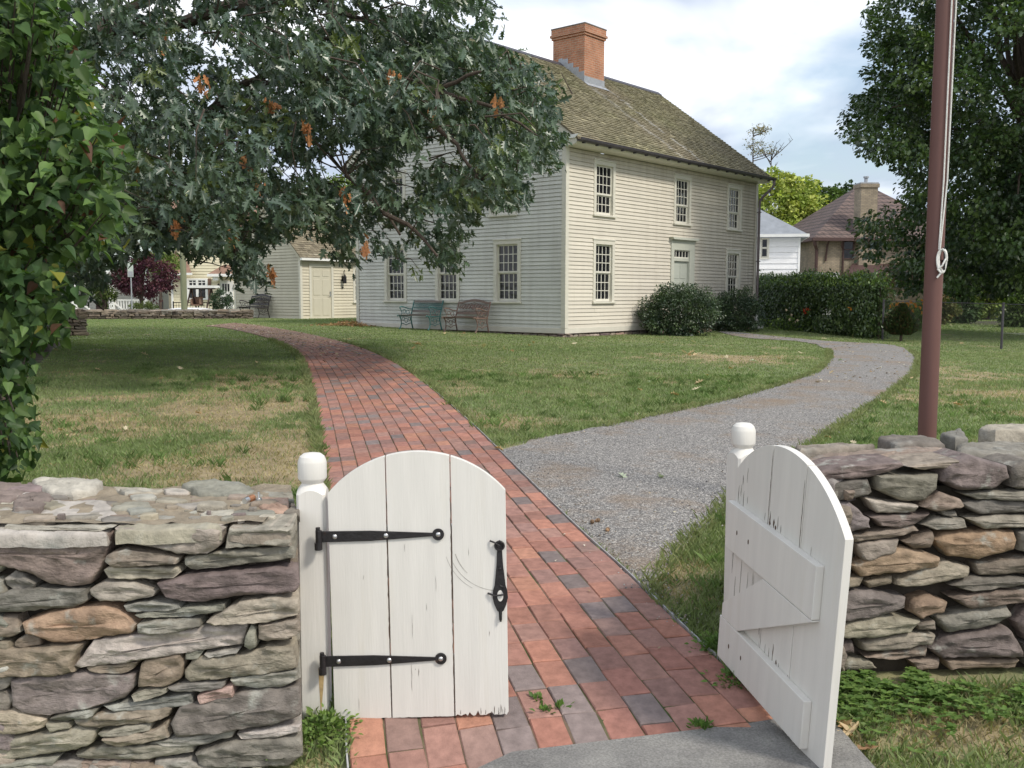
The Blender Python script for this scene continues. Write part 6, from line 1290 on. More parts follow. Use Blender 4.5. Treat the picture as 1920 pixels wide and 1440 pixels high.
window(wh, .44, 1.05, 1, 1, (4.14 - 6 , 0, ez - 1.15), 0, cols=1, case=.07, key='wh', cap=False)
mb = MB(); zz = at(1500, 514, 44)[2] - zb; mb.box(-4, 1.5, -3.2, -.3, zz - .2, zz + .06); mb.box(-3.9, 1.4, -3.1, -.4, 0, zz - .2); mb.build('porch', M['swhite'], wh)
M['tanbrick'] = brickmat('tan_brick', (.35, .285, .20), (.26, .21, .15), (.20, .17, .14), 1.0, bw=.22, rh=.075, ms=.012, bump=.2); M['rtile'] = brickmat('red_brown_roof_tile', (.165, .115, .10), (.125, .09, .08), (.06, .045, .042), 1.0, bw=.32, rh=.22, ms=.03, bump=.6); M['maroon'] = mat('maroon_trim', (.075, .042, .038), .6, var=.1)
bc_ = at(1533, 505, 52); bh = empty('brick_house', 'tan brick house with red-brown hipped roof and tall brick chimney', 'house', (bc_[0], 52, gz(bc_[0], 52)), R(4)); zb = bh.location.z; ez = at(1540, 447, 52)[2] - zb; zr = at(1660, 350, 56)[2] - zb
mb = MB(); mb.box(0, 8, 0, 8, 0, ez); mb.build('wall', M['tanbrick'], bh)
mb = MB(); hip_roof(mb, 0, 8, 0, 8, ez, zr, 3.7, 4.6, .45); rf_ = mb.build('roof', M['rtile'], bh)
mb = MB(); mb.box(-.5, 8.5, -.52, -.42, ez - .15, ez + .02); mb.box(-.52, -.42, -.4, 8.5, ez - .15, ez + .02); mb.tube([(-.35, -.35, ez - .1), (-.3, -.3, ez - .35), (-.12, -.08, ez - .6), (-.12, -.08, .2)], .09, 8); mb.tube([(1.2, -.35, ez - .1), (1.2, -.2, ez - .4), (1.35, -.07, ez - .6), (1.35, -.07, .2)], .05, 8); mb.tube([(.45, -.3, ez - .1), (.45, -.1, ez - .4), (.4, -.06, ez - 1.2)], .05, 8); mb.build('gutter', M['maroon'], bh)
cx0 = (at(1615, 400, 51.6)[0] - bc_[0]); ct = at(1630, 345, 51.6)[2] - zb
mb = MB(); mb.box(cx0, cx0 + .92, -.35, .5, 0, ct - .15); mb.box(cx0 - .06, cx0 + .98, -.41, .56, ct - .15, ct + .05); ch_ = mb.build('chimney', M['tanbrick'], bh)
mb = MB(); mb.box(cx0 - .02, cx0 + .94, -.37, .52, ct + .05, ct + .12); mb.tube([(cx0 + .4, 0, ct + .1), (cx0 + .4, 0, ct + .38)], .10, 8); mb.tube([(cx0 + .4, 0, ct + .38), (cx0 + .4, 0, ct + .46)], .15, 8); mb.build('chimney_pot', M['lead'], ch_)
wx = at(1581, 470, 52)[0] - bc_[0]; wz = at(1590, 486, 52)[2] - zb
mb = MB(); mb.box(wx, wx + .62, -.06, .02, wz, wz + .06); mb.box(wx, wx + .62, -.06, .02, wz + 1.0, wz + 1.06); mb.box(wx, wx + .07, -.05, .02, wz + .06, wz + 1.0); mb.box(wx + .55, wx + .62, -.05, .02, wz + .06, wz + 1.0); mb.box(wx + .07, wx + .55, -.04, .02, wz + .5, wz + .54); w_ = mb.build('window', M['maroon'], bh)
mb = MB(); mb.box(wx + .07, wx + .55, -.02, -.012, wz + .06, wz + 1.0); mb.build('pane', M['glass'], w_)
pz_ = at(1600, 512, 50)[2] - zb; mb = MB(); mb.add([(.6, -2.3, pz_), (5.5, -2.3, pz_), (5.5, 0.0, pz_ + .55), (1.9, 0.0, pz_ + .55)], [(0, 1, 2, 3)]); mb.box(.6, 5.5, -2.3, -2.2, pz_ - .22, pz_ - .003); mb.box(.8, .95, -2.2, -2.05, 0, pz_ - .22); mb.build('porch_roof', M['maroon'], bh)
# low wooden shed edge behind (dark garage between the two houses)
gx0 = at(1503, 480, 55)[0]; gr_ = empty('garage', 'dark garage front in the gap between the white and the brick house', 'garage', (gx0, 55, gz(gx0, 55))); mb = MB(); mb.box(-.5, 1.6, 0, 4, 0, 2.3); mb.build('wall', M['core'], gr_); mb = MB(); mb.box(-.6, 1.7, -.1, 4.1, 2.3, 2.38); mb.box(-.5, 1.6, -.12, 0, 1.75, 1.83); mb.build('fascia', M['lead'], gr_)

# ------------------------------------------------------------------ houses across the street, left
M['cream'] = mat('cream_clapboard', (.72, .66, .48), .55, var=.04); M['broof'] = mat('brown_shingle_roof', (.25, .155, .115), .9, var=.2, vs=4, bump=.4, bs=14)
D = 58; O_ = at(322, 580, D); ch0 = empty('cream_house', 'cream clapboard house with brown roofs across the street, white window and door', 'house', (O_[0], D, gz(O_[0], D))); zb = ch0.location.z; S = D / FPX
X_ = lambda px, Dd=D: at(px, 500, Dd)[0] - O_[0]; Z_ = lambda py, Dd=D: at(350, py, Dd)[2] - zb
mb = MB(); clap(mb, lambda s, d, z: (s, -d, z), 0, Z_(430), .17, lambda z: (X_(322), X_(480)), [(X_(350), X_(389), Z_(562), Z_(522)), (X_(412), X_(437), 0, Z_(526))], lap=.02, gv=.03); mb.build('wall', M['cream'], ch0)
mb = MB(); clap(mb, lambda s, d, z: (s, 4 - d, z), 0, Z_(500), .17, lambda z: (X_(270), X_(330)), lap=.02, gv=.03); mb.build('wing_wall', M['cream'], ch0)
mb = MB(); mb.box(X_(322), X_(480), .08, 7, 0, Z_(440)); mb.build('wall_core', M['cream'], ch0)
mb = MB()       # sloping brown roofs: the big one at the left, a pent roof over the door
mb.add([(X_(322), -.7, Z_(512)), (X_(366), -.7, Z_(512)), (X_(352), .0, Z_(490)), (X_(330), .0, Z_(470)), (X_(310), 2.5, Z_(425)), (X_(296), 4, Z_(440)), (X_(316), 1.2, Z_(500))], [(0, 1, 2, 3), (0, 3, 4, 5, 6)])
mb.add([(X_(297), .3, Z_(436)), (X_(340), .3, Z_(462)), (X_(340), 3, Z_(420)), (X_(297), 3, Z_(405))], [(0, 1, 2, 3)])
mb.add([(X_(398), -.9, Z_(514)), (X_(445), -.9, Z_(514)), (X_(445), -.02, Z_(496)), (X_(420), -.02, Z_(496))], [(0, 1, 2, 3)])
gable_roof(mb, X_(310), X_(490), .0, 8, Z_(432), Z_(432) + 3.2, .3); mb.build('roof', M['broof'], ch0)
mb = MB(); mb.box(X_(322), X_(367), -.75, -.65, Z_(516), Z_(512)); mb.box(X_(397), X_(446), -.95, -.85, Z_(519), Z_(514)); mb.box(X_(406), X_(416), -.8, -.02, Z_(526), Z_(519)); mb.box(X_(328), X_(336), -.6, -.02, Z_(524), Z_(516)); mb.box(X_(322) - .06, X_(322) + .06, -.06, .02, 0, Z_(516)); mb.box(X_(325), X_(342), -.3, .2, Z_(466), Z_(461)); mb.build('trim', M['white'], ch0)
mb = MB(); x0, x1, z0, z1 = X_(350), X_(389), Z_(562), Z_(522); xm = (x0 + x1) / 2; zm = Z_(537)
mb.box(x0, x1, -.08, .02, z1 - .12, z1); mb.box(x0, x1, -.08, .02, z0, z0 + .1); mb.box(x0, x1, -.085, .02, zm - .07, zm + .07)
for x in (x0, xm - .08, x1 - .14): mb.box(x, x + .14, -.08, .02, z0 + .1, z1 - .12)
for a, b in ((x0 + .14, xm - .08), (xm + .06, x1 - .14)): mb.box((a + b) / 2 - .02, (a + b) / 2 + .02, -.05, .0, zm + .07, z1 - .12); mb.box(a, b, -.045, .0, (zm + z1) / 2 - .02, (zm + z1) / 2 + .02)
w_ = mb.build('window', M['white'], ch0); mb = MB(); mb.box(x0 + .05, x1 - .05, -.012, -.002, z0 + .05, z1 - .05); mb.build('pane', M['glass'], w_)
for a, b in ((X_(338), X_(349)), (X_(390), X_(395))):
    mb = MB(); mb.box(a, b, -.07, -.0, z0, z1); 
    for i in range(9): z = z0 + (z1 - z0) * (i + .5) / 9; mb.box(a + .04, b - .04, -.085, -.07, z - .05, z + .02)
    mb.build('shutter', M['broof'], ch0)
mb = MB(); mb.box(X_(412), X_(437), -.07, .02, 0, Z_(526)); dr_ = mb.build('door', M['white'], ch0); mb = MB()
for i in range(3): a = X_(416.5) + i * (X_(421.5) - X_(416.5)); mb.box(a, a + .11, -.085, -.07, Z_(546), Z_(532))
mb.build('door_glass', M['glass'], dr_)
for px in (410, 440): mb = MB(); mb.lathe([(.04, 0), (.07, .05), (.07, .2), (.02, .28)], 6, (X_(px), -.12, Z_(540))); mb.box(X_(px) - .03, X_(px) + .03, -.1, -.0, Z_(540) + .1, Z_(540) + .16); mb.build('wall_lamp', M['iron'], ch0)
# railing in front of the cream house
D2 = 55.5
rl = empty('iron_railing', 'thin dark iron railing in front of the cream house', 'railing', (at(380, 580, D2)[0], D2, gz(-18, D2))); bx = rl.location.x; zr_ = at(380, 567, D2)[2] - rl.location.z; zlo = at(380, 590, D2)[2] - rl.location.z
mb = MB(); xa, xb = at(325, 570, D2)[0] - bx, at(444, 570, D2)[0] - bx; mb.box(xa, xb, -.015, .015, zr_ - .02, zr_ + .02); mb.box(xa, xb, -.015, .015, .15, .18); x = xa
while x < xb: mb.box(x - .010, x + .010, -.01, .01, .15, zr_); x += .16
mb.build('bars', M['iron'], rl); mb = MB()
for px in (285, 305, 325, 345, 372, 400, 425, 443): x = at(px, 570, D2)[0] - bx; mb.box(x - .03, x + .03, -.03, .03, -.1, zr_ + .06)
mb.build('post', M['iron'], rl)
# swing set
D3 = 54.5; sw = empty('swing_set', 'brown A-frame garden swing with white canopy bar before the cream house window', 'swing', (at(380, 580, D3)[0], D3, gz(-17, D3))); bx, bz = sw.location.x, sw.location.z; q = lambda px, py, dy=0: (at(px, py, D3)[0] - bx, dy, at(px, py, D3)[2] - bz)
zt = q(0, 540)[2]
mb = MB()
for px in (358, 396): 
    t_ = q(px, 541)
    for dx, dy in ((-.28, -.5), (.28, .5)): mb.tube([t_, (t_[0] + dx * 1.4, dy, .0)], .045, 6)
mb.tube([q(352, 541), q(404, 541)], .05, 6); mb.build('frame', M['maroon'], sw); mb = MB(); a, b = q(350, 540), q(407, 535); mb.box(a[0], b[0], -.5, .5, a[2], a[2] + .14); mb.build('canopy', M['white'], sw)
mb = MB(); a, b = q(360, 573), q(378, 560); mb.box(a[0], b[0], -.25, .25, a[2], a[2] + .07); mb.box(a[0], b[0], .2, .27, a[2], b[2] + .1); mb.box(a[0], a[0] + .06, -.25, .25, a[2], a[2] + .4); mb.box(b[0] - .06, b[0], -.25, .25, a[2], a[2] + .4)
for px in (361, 377): mb.tube([q(px, 572), q(px, 541)], .015, 4)
mb.build('seat', M['broof'], sw)
# porch house further left
D = 60; O_ = at(60, 580, D); ph = empty('porch_house', 'pale house with white porch columns and white railings across the street', 'house', (O_[0], D, gz(O_[0], D))); zb = ph.location.z; px2 = lambda px, dd=D: at(px, 500, dd)[0] - O_[0]; pz2 = lambda py, dd=D: at(60, py, dd)[2] - zb
M['pgrey'] = mat('pale_grey_siding', (.62, .62, .58), .6, var=.04); M['pgreen'] = mat('pale_green_roof', (.50, .56, .52), .8, var=.1, vs=3)
mb = MB(); clap(mb, lambda s, d, z: (s, 2.4 - d, z), 0, pz2(505), .16, lambda z: (px2(-80), px2(275)), [(px2(147), px2(168), .3, pz2(530))], lap=.02, gv=.03); mb.box(px2(-80), px2(275), 2.6, 9, 0, pz2(505)); mb.build('wall', M['pgrey'], ph)
mb = MB(); mb.add([(px2(-90), -.6, pz2(508)), (px2(282), -.6, pz2(508)), (px2(270), 2.6, pz2(475)), (px2(-80), 2.6, pz2(475))], [(0, 1, 2, 3)]); gable_roof(mb, px2(-80), px2(265), 2.4, 9, pz2(478), pz2(478) + 2.2, .3); mb.build('roof', M['pgreen'], ph)
mb = MB(); mb.box(px2(-90), px2(282), -.62, -.5, pz2(514), pz2(508)); mb.box(px2(-90), px2(282), -.5, 2.4, pz2(512), pz2(509)); mb.box(px2(-90), px2(282), -.4, 2.4, 0, pz2(583)); mb.build('porch', M['white'], ph)
for px in (142, 212, 275, 20): mb = MB(); mb.box(px2(px) - .16, px2(px) + .16, -.4, -.08, pz2(583), pz2(512)); mb.build('porch_column', M['white'], ph)
def rails(px0, px1, nm):
    mb = MB(); a, b = px2(px0), px2(px1); zt_ = pz2(561); mb.box(a, b, -.33, -.23, zt_ - .08, zt_); mb.box(a, b, -.31, -.25, pz2(581), pz2(579)); x = a
    while x < b: mb.box(x, x + .06, -.31, -.25, pz2(581), zt_ - .08); x += .17
    mb.build('porch_railing', M['white'], ph)
rails(60, 140, 0); rails(222, 275, 1)
for px, sx in ((146, 1), (208, 1)):
    mb = MB(); a = px2(px); mb.prism([(a, pz2(561)), (a + .75, pz2(578)), (a + .75, pz2(581)), (a, pz2(564))], lambda x, z: (x, -.35, z), lambda x, z: (x, -.22, z)); mb.build('stair_rail', M['white'], ph)
mb = MB(); mb.box(px2(147), px2(167), 2.3, 2.5, .3, pz2(530)); mb.build('door', M['maroon'], ph)
# street sign, utility pole, car, small plants
s_ = at(248, 590, 41.5); sg = empty('street_sign', 'small grey sign on a thin metal post beyond the far wall', 'sign', (s_[0], 41.5, gz(s_[0], 41.5))); tz = at(248, 492, 41.5)[2] - sg.location.z
mb = MB(); mb.tube([(0, 0, 0), (0, 0, tz)], .028, 8); mb.build('post', M['lead'], sg); mb = MB(); mb.box(-.12, .12, -.045, -.03, tz - .62, tz); mb.build('plate', M['pgreen'], sg)
mb = MB(); mb.box(-.10, .10, -.049, -.046, tz - .60, tz - .38); mb.build('plate_face', M['lead'], sg)
s_ = at(346, 590, 43); up = empty('utility_pole', 'thick grey-green wooden utility pole in front of the cream house', 'pole', (s_[0], 43, gz(s_[0], 43))); M['upole'] = mat('greenish_pole_wood', (.22, .235, .15), .9, var=.2, vs=4, stretch=(4, 4, .4), bump=.5, bs=20)
mb = MB(); mb.tube([(0, 0, -.1), (0, 0, 4), (0, 0, 9.5)], [.135, .13, .10], 14); mb.build('pole', M['upole'], up, smooth=True); mb = MB(); mb.box(-1.1, 1.1, -.06, .06, 8.6, 8.72); mb.build('crossarm', M['upole'], up)
car = empty('parked_car', 'white parked car, only its roof showing above the far wall', 'car', (at(352, 590, 44.6)[0], 44.6, gz(-15, 44.6))); k_ = (at(352, 577.0, 44.6)[2] - car.location.z) / 1.45; print('car', k_)
M['carw'] = mat('white_car_paint', (.80, .81, .83), .25, var=.0, spec=.6); M['tyre'] = mat('tyre', (.02, .02, .02), .8)
prof = [(-2.1, .35), (-2.15, .75), (-1.95, .92), (-1.25, 1.0), (-.75, 1.38), (-.3, 1.45), (.5, 1.45), (.95, 1.38), (1.45, 1.0), (2.05, .95), (2.15, .7), (2.1, .35)]
mb = MB(); mb.prism([(x * .95, z * k_) for x, z in prof], lambda x, z: (x, -.85 + max(0, z / k_ - .95) * .35, z), lambda x, z: (x, .85 - max(0, z / k_ - .95) * .35, z)); mb.build('body', M['carw'], car, bevel=.04)
mb = MB(); mb.prism([(x, z * k_) for x, z in [(-1.1, 1.02), (-.68, 1.33), (-.28, 1.39), (.45, 1.39), (.85, 1.33), (1.28, 1.02)]], lambda x, z: (x, -.852 + max(0, z / k_ - .95) * .35, z), lambda x, z: (x, .852 - max(0, z / k_ - .95) * .35, z)); mb.build('side_glass', M['glass'], car)
for x in (-1.3, 1.3):
    for y in (-.75, .75): mb = MB(); mb.tube([(x, y - .1, .31), (x, y + .1, .31)], .31, 16); mb.build('wheel', M['tyre'], car)
clumptree('purple_tree', 'round purple-leaved tree standing before the porch house', at(262, 560, 46)[0], 46, at(266, 518, 46), (1.42, 1.2, 1.05), 150, .30, 46, .13, [(.085, .03, .045), (.065, .025, .04), (.11, .045, .055)], 121, T=OVAL, trunk_r=.12, m=M['leaffar'], nl=10)
clumptree('deciduous_tree', 'light green tree top drooping over the purple tree', at(300, 560, 51)[0], 51, at(300, 492, 51), (1.1, 1.0, .62), 60, .30, 40, .14, [(.17, .22, .06), (.13, .19, .05)], 122, T=OVAL, trunk_r=.09, m=M['leaffar'], nl=5)
clumptree('round_shrub', 'small rounded green shrub beside the purple tree', at(267, 580, 44)[0], 44, at(268, 581, 44), (.60, .5, .34), 60, .14, 40, .07, [(.12, .15, .05), (.09, .12, .04)], 123, T=OVAL, trunk_r=.04, m=M['leaffar'], cat='shrub', nl=4, trunkname='stem')
clumptree('small_evergreen', 'small blue-green evergreen in front of the white door', at(417, 575, 53)[0], 53, at(417, 568, 53), (.55, .5, .75), 60, .18, 40, .10, [(.07, .11, .07), (.09, .13, .08)], 124, T=OVAL, trunk_r=.05, m=M['leaffar'], cat='shrub', nl=4, trunkname='stem')
clumptree('hanging_creeper', 'dark climbing shrub on the porch between the white columns', at(198, 560, 57)[0], 57, at(192, 540, 57), (.75, .6, 1.0), 50, .28, 36, .13, [(.05, .08, .03), (.08, .11, .03)], 125, T=OVAL, trunk_r=.04, m=M['leaffar'], cat='shrub', nl=4, trunkname='stem')
for i, (px, py, D_, rx_, rz_, lb) in enumerate([(60, 330, 80, 6, 7, 'large tree behind the porch house at the far left'), (210, 380, 85, 5, 4.5, 'tall green tree behind the pale porch house roof')]):
    bgt('deciduous_tree', lb, px, py, D_, rx_, rz_, GR, 130 + i, ncl=150, clr=1.2, ls=.5)

# ------------------------------------------------------------------ small things
def fleaf(kind, seed):
    rg = random.Random(seed); ol = [(0, 0), (.05, .15), (.26, .22), (.12, .34), (.40, .50), (.14, .55), (.30, .78), (.10, .80), (0, 1)] if kind == 0 else [(0, 0), (.10, .2), (.28, .35), (.22, .6), (0, 1)]
    V, F = tmpl_half(ol, 0, 0); mb = MB(); s = .135 if kind == 0 else .09; a = rg.uniform(.5, 1.4); b = rg.uniform(-.7, .9)
    vs = [(x * s * (1 - .15 * a), (y - .5) * s, s * (a * x * x * 1.5 + b * (y - .5) ** 2 * .8) + .012) for x, y, z in V]; mb.add(vs, F.tolist(), 0, (1, 1, 1)); return mb
LCOL = [(.52, .40, .24), (.40, .26, .13), (.60, .52, .36), (.34, .20, .11), (.45, .50, .38)]
protos = []
def fallen(px, py, ci, kind, scale, lb, grp='dry leaves fallen on the lawn'):
    x, y = px2g(px, py); k_ = (ci, kind)
    src = next((p for q, p in protos if q == k_), None)
    if src is None:
        mb = fleaf(kind, ci * 7 + kind); mb.C = [LCOL[ci]] * len(mb.F); o = mb.build('fallen_leaf', M['leafdry'], fix=False); protos.append((k_, o))
    else: o = src.copy(); COL.objects.link(o)
    rg = random.Random(int(px * 31 + py)); o.location = (x, y, gz(x, y) + .030); o.rotation_euler = (rg.uniform(-.5, .5), rg.uniform(-.5, .5), rg.uniform(0, 6.28)); o.scale = (scale,) * 3; tag(o, lb, 'leaf', grp)
CN = ['tan', 'brown', 'pale straw', 'dark russet', 'grey-green']
def GLf(px, py, ci, s):
    a = 'left lawn' if px < 620 and py > 690 else 'shaded far end of the left lawn' if px < 620 else 'grass between benches and brick path' if px < 880 else 'grass below the house corner' if px < 1150 else 'front lawn by the gravel bend' if px < 1480 and py < 700 else 'lawn edge by the near gravel' if px < 1480 else 'grass behind the right wall and flagpole' if px > 1640 else 'grass and gravel before the ivy hedge'
    return ('large ' if s >= 1.2 else 'small ' if s < .85 else '') + CN[ci] + ' dry leaf on the ' + a
for px, py, ci, k_, s in [(908, 652, 2, 0, 1.6), (992, 652, 0, 0, 1.3), (1000, 646, 0, 0, 1.2), (945, 657, 2, 0, .9), (960, 661, 1, 0, .9), (1068, 641, 2, 0, 1), (1077, 648, 2, 0, 1.3), (1052, 656, 0, 0, .8), (1242, 646, 2, 0, 1.3), (1300, 644, 2, 0, 1.2), (1297, 665, 0, 0, 1.2), (1281, 664, 0, 0, 1.2), (1310, 667, 2, 0, 1.3), (1303, 669, 0, 0, 1.1), (1292, 668, 1, 0, 1), (1363, 673, 2, 0, 1.1), (1370, 694, 1, 0, .9), (1326, 709, 0, 0, 1), (1312, 722, 0, 0, 1.1), (1213, 721, 4, 0, 1.15), (1199, 735, 1, 0, .8), (1265, 744, 1, 0, 1.1), (1306, 735, 2, 0, 1.1), (1121, 706, 1, 0, .7), (1413, 680, 4, 0, 1.3), (1442, 693, 4, 0, 1.1), (1461, 676, 0, 0, .9), (1437, 667, 0, 0, .9), (1545, 638, 2, 0, 1.3), (1609, 648, 2, 0, 1.3), (1600, 633, 2, 0, 1.1), (1576, 678, 4, 0, .9), (1650, 631, 0, 0, .8), (1795, 763, 1, 0, 1.0), (1802, 757, 0, 0, .8), (1655, 760, 0, 0, .8), (1803, 647, 0, 0, 1), (1771, 656, 2, 0, .9), (1710, 714, 0, 0, .7), (783, 648, 1, 0, 1.4), (776, 655, 1, 0, 1.1), (790, 652, 2, 0, 1), (105, 661, 2, 0, 1.4), (270, 669, 0, 0, 1.2), (337, 696, 2, 0, 1.2), (182, 698, 0, 0, .9), (303, 716, 0, 0, 1), (363, 717, 1, 0, .9), (215, 838, 2, 0, .6), (318, 835, 1, 0, .5), (113, 812, 1, 0, .6), (90, 794, 3, 0, .5), (236, 810, 2, 0, .6), (432, 815, 4, 0, .7), (372, 780, 1, 0, .8), (55, 803, 0, 0, .7), (604, 666, 2, 0, 1.1), (480, 684, 0, 0, .9), (835, 628, 0, 0, 1), (870, 627, 1, 0, 1), (655, 640, 0, 0, 1), (1600, 836, 2, 0, .6), (1560, 703, 0, 0, .9), (1500, 665, 2, 0, 1)]:
    fallen(px, py, ci, k_, s, GLf(px, py, ci, s))
for px, py, ci, s, lb in [(1167, 900, 4, .75, 'pale grey-green fallen leaf on the gravel, the left one of two'), (1239, 901, 4, .75, 'pale grey-green fallen leaf on the gravel, the right one of two'), (935, 848, 1, .75, 'orange-brown dead leaf where the brick path meets the gravel'), (1598, 1392, 0, .9, 'large tan oak leaf on the grass beside the open gate'), (1584, 1378, 1, .7, 'small brown leaf at the edge of the asphalt by the open gate'), (1552, 826, 1, .65, 'orange-brown leaf in the grass just behind the right wall'), (1625, 1424, 3, .7, 'rusty brown leaf near the bottom corner of the grass')]:
    fallen(px, py, ci, 0, s, lb, None)
# leaves that would share a label are told apart by their order from the left
by = {}
for o in list(COL.objects):
    if o.get('category') == 'leaf': by.setdefault(o['label'], []).append(o)
for lb, os_ in by.items():
    if len(os_) > 1:
        os_.sort(key=lambda o: float(proj(np.array(o.location))[0])); k_ = len(os_); wd = ['', '', 'two', 'three', 'four', 'five', 'six', 'seven'][min(k_, 7)]
        for i, o in enumerate(os_): o['label'] = lb + ', ' + (['leftmost', 'second from left', 'third from left', 'fourth from left', 'fifth from left', 'sixth from left'][i] if i < k_ - 1 else 'rightmost') + (' of ' + wd if len(lb.split()) < 12 else '')
# acorns on the gravel
for i, (px, py, lb) in enumerate([(1110, 986, 'brown acorn on the gravel, left of the touching pair'), (1116, 984, 'brown acorn on the gravel, right of the touching pair'), (1137, 1003, 'lone pale acorn on the gravel near the brick path')]):
    x, y = px2g(px, py); mb = MB(); mb.lathe([(.002, 0), (.009, .003), (.013, .012), (.012, .022), (.006, .030), (.001, .032)], 12, (0, 0, 0), 0, (.42, .26, .15)); mb.lathe([(.0135, .016), (.0145, .021), (.010, .029), (.003, .0335)], 12, (0, 0, .001), 0, (.2, .13, .08)); o = mb.build('acorn', M['leafdry'], smooth=True); o.location = (x, y, gz(x, y) + .022); o.rotation_euler = (1.1, 0, i * 1.3); tag(o, lb, 'acorn')
# weeds in the paving
def weed(px, py, s, n, lb, seed, T=OVAL, cols=((.13, .22, .05), (.10, .18, .045)), zz=0.0):
    x, y = px2g(px, py); rg = np.random.default_rng(seed); z = gz(x, y) + .02 + zz; P = np.stack([x + rg.normal(size=n) * s, y + rg.normal(size=n) * s * .7, z + abs(rg.normal(size=n)) * s * .45], -1); ax = unit(P - np.array([x, y, z - .02]) + rg.normal(size=(n, 3)) * s * .4)
    p = tag(leafmesh('weed', P, ax, rg.normal(size=(n, 3)) * .4 + (0, -.2, 1), .022 * rg.uniform(.6, 1.4, n), pal(n, cols, rg), T, M['leaflilac']), lb, 'weed'); return p
weed(1008, 1322, .014, 20, 'tiny weed in the brick joints, left of the pair near the gate', 1); weed(1020, 1345, .013, 24, 'tiny weed in the brick joint nearest the gate leaf', 2); weed(1050, 1338, .012, 24, 'tiny bright weed in the brick joint, right of the pair', 3); weed(1313, 1373, .017, 60, 'small bright green weed where bricks meet asphalt', 4)
weed(1345, 1225, .05, 260, 'leafy green weed growing at the foot of the open gatepost', 5); weed(1385, 1290, .05, 200, 'leafy weed creeping along the brick edge under the open gate', 6); weed(575, 1400, .07, 260, 'long-leaved weed tuft at the foot of the left wall end', 7, cols=((.15, .24, .06), (.2, .28, .08))); weed(610, 1375, .05, 300, 'fine bright weed beneath the left gatepost', 8, cols=((.17, .26, .06), (.12, .2, .05)))
def groundcover():
    rg = np.random.default_rng(17); n = 1500; x = rg.uniform(1.12, 2.5, n); y = 3.60 + .1 * x - abs(rg.normal(size=n)) * .17 ; k_ = fbm(x * 4, y * 4, 0, 3, 2) > .5; x, y = x[k_], y[k_]; n = len(x)
    P = np.stack([x, y, g(x, y) + .02 + rg.uniform(0, .05, n)], -1); P = np.repeat(P, 4, 0); m_ = len(P); a = np.tile(np.arange(4) * np.pi / 2, n) + np.repeat(rg.uniform(0, 6, n), 4); ax = np.stack([np.cos(a), np.sin(a), .35 + 0 * a], -1)
    tag(leafmesh('ground_cover', P, ax, np.tile([[0, -.1, 1.]], (m_, 1)) + rg.normal(size=(m_, 3)) * .2, .026 * rg.uniform(.6, 1.4, m_), pal(m_, [(.12, .20, .05), (.09, .16, .04), (.15, .23, .06)], rg), OVAL, M['leaflilac']), kind='stuff')
groundcover()
# heap of dead leaves at the house corner
rg = np.random.default_rng(8); c_ = px2g(655, 611); n = 420; P = np.stack([c_[0] + rg.normal(size=n) * .45, c_[1] + rg.normal(size=n) * .35, 0 * rg.normal(size=n)], -1); hh_ = np.exp(-(((P[:, 0] - c_[0]) / .4) ** 2)) * .14; P[:, 2] = g(P[:, 0], P[:, 1]) + rg.uniform(0, 1, n) * hh_ + .02
tag(leafmesh('leaf_litter', P, rg.normal(size=(n, 3)) * (1, 1, .3), rg.normal(size=(n, 3)) * .5 + (0, 0, 1), .11 * rg.uniform(.6, 1.2, n), pal(n, [(.34, .20, .10), (.45, .28, .14), (.28, .17, .09)], rg), OAKF, M['leafdry']), kind='stuff')
# old pipe fitting on top of the left wall
x, y = zplane(.85)(468, 946); pf = empty('pipe_fitting', 'small brass and grey metal pipe fitting lying on the left wall top', 'fitting', (x, y, .855)); mb = MB(); mb.tube([(-.012, -.02, .012), (-.004, 0, .014)], .011, 12); mb.lathe([(.012, 0), (.012, .006), (.006, .008), (.004, .028), (.001, .03)], 12, (.030, .012, .008)); mb.build('stub', M['screw'], pf, smooth=True)
mb = MB(); mb.tube([(-.004, 0, .014), (.008, .022, .016)], .0125, 12); mb.build('brass_nut', mat('brass', (.45, .22, .12), .4, var=.2, vs=30, metal=.7), pf)
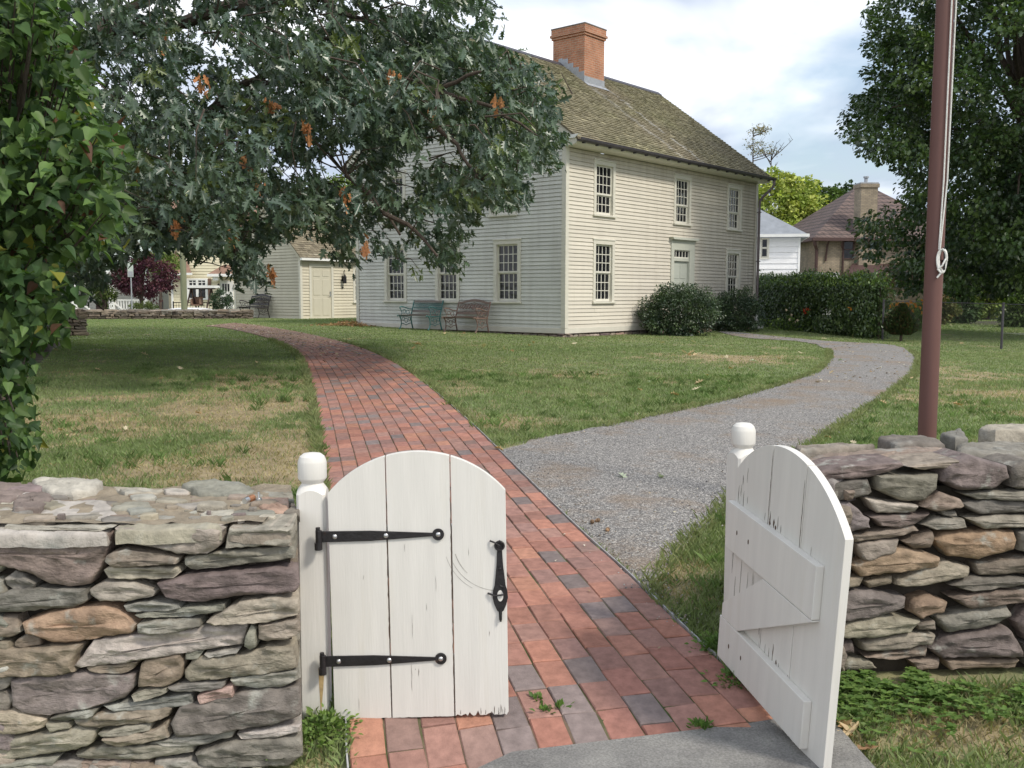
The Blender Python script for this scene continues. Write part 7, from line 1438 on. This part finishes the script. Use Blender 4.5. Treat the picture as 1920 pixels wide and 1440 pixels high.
# loose bigger stones over the near gravel
rg = np.random.default_rng(23); n = 9000; i = rg.integers(30, 150, n); w = rg.uniform(-.02, 1.02, (n, 1)); P = GI[i] * (1 - w) + GO[i] * w + rg.normal(size=(n, 2)) * .06; P = P[P[:, 1] < 15]; n = len(P)
OC = np.array([(1, 0, 0), (0, 1, 0), (-1, 0, 0), (0, -1, 0), (0, 0, .8), (0, 0, -.5)], float); OF = np.array([(0, 1, 4), (1, 2, 4), (2, 3, 4), (3, 0, 4), (1, 0, 5), (2, 1, 5), (3, 2, 5), (0, 3, 5)])
s_ = rg.uniform(.003, .0085, (n, 1, 1)) * rg.uniform(.6, 1.3, (n, 1, 3)); a = rg.uniform(0, 6.28, n); Q = OC[None] * s_ + rg.normal(size=(n, 6, 3)) * .0012; ca, sa = np.cos(a)[:, None], np.sin(a)[:, None]
Q = np.stack([Q[..., 0] * ca - Q[..., 1] * sa, Q[..., 0] * sa + Q[..., 1] * ca, Q[..., 2]], -1) + np.concatenate([P, (g(P[:, 0], P[:, 1]) + .022)[:, None]], 1)[:, None]
tag(npmesh('loose_gravel', Q.reshape(-1, 3), ((np.arange(n) * 6)[:, None, None] + OF[None]).reshape(-1, 3), np.repeat(pal(n, [(.32, .31, .30), (.20, .195, .20), (.45, .43, .40), (.30, .25, .20)], rg, .25), 6, 0), M['brick']), kind='stuff')
# crumbs of leaf and twig scattered on the paths
rg = np.random.default_rng(21); n = 1500; i = rg.integers(0, 258, n); w = rg.uniform(.02, .98, (n, 1)); P = BLs[i] * (1 - w) + BRs[i] * w; k = (rg.random(n) < np.where(P[:, 1] > 17, 1, .14)) & (P[:, 1] > 3.6); P1 = P[k]
i = rg.integers(8, 148, 420); w = rg.uniform(.02, .98, (420, 1)); P2_ = GI[i] * (1 - w) + GO[i] * w; PP = np.concatenate([P1, P2_]); n = len(PP); sz = np.where(PP[:, 1] > 14, .05, .018) * rg.uniform(.5, 1.5, n)
tag(leafmesh('leaf_crumbs', np.concatenate([PP, (g(PP[:, 0], PP[:, 1]) + .036)[:, None]], 1), rg.normal(size=(n, 3)) * (1, 1, .12), rg.normal(size=(n, 3)) * .25 + (0, 0, 1), sz, pal(n, [(.45, .36, .24), (.25, .17, .10), (.6, .55, .45), (.12, .08, .05), (.35, .24, .14)], rg), OVAL, M['leafdry']), kind='stuff')
build_grass()
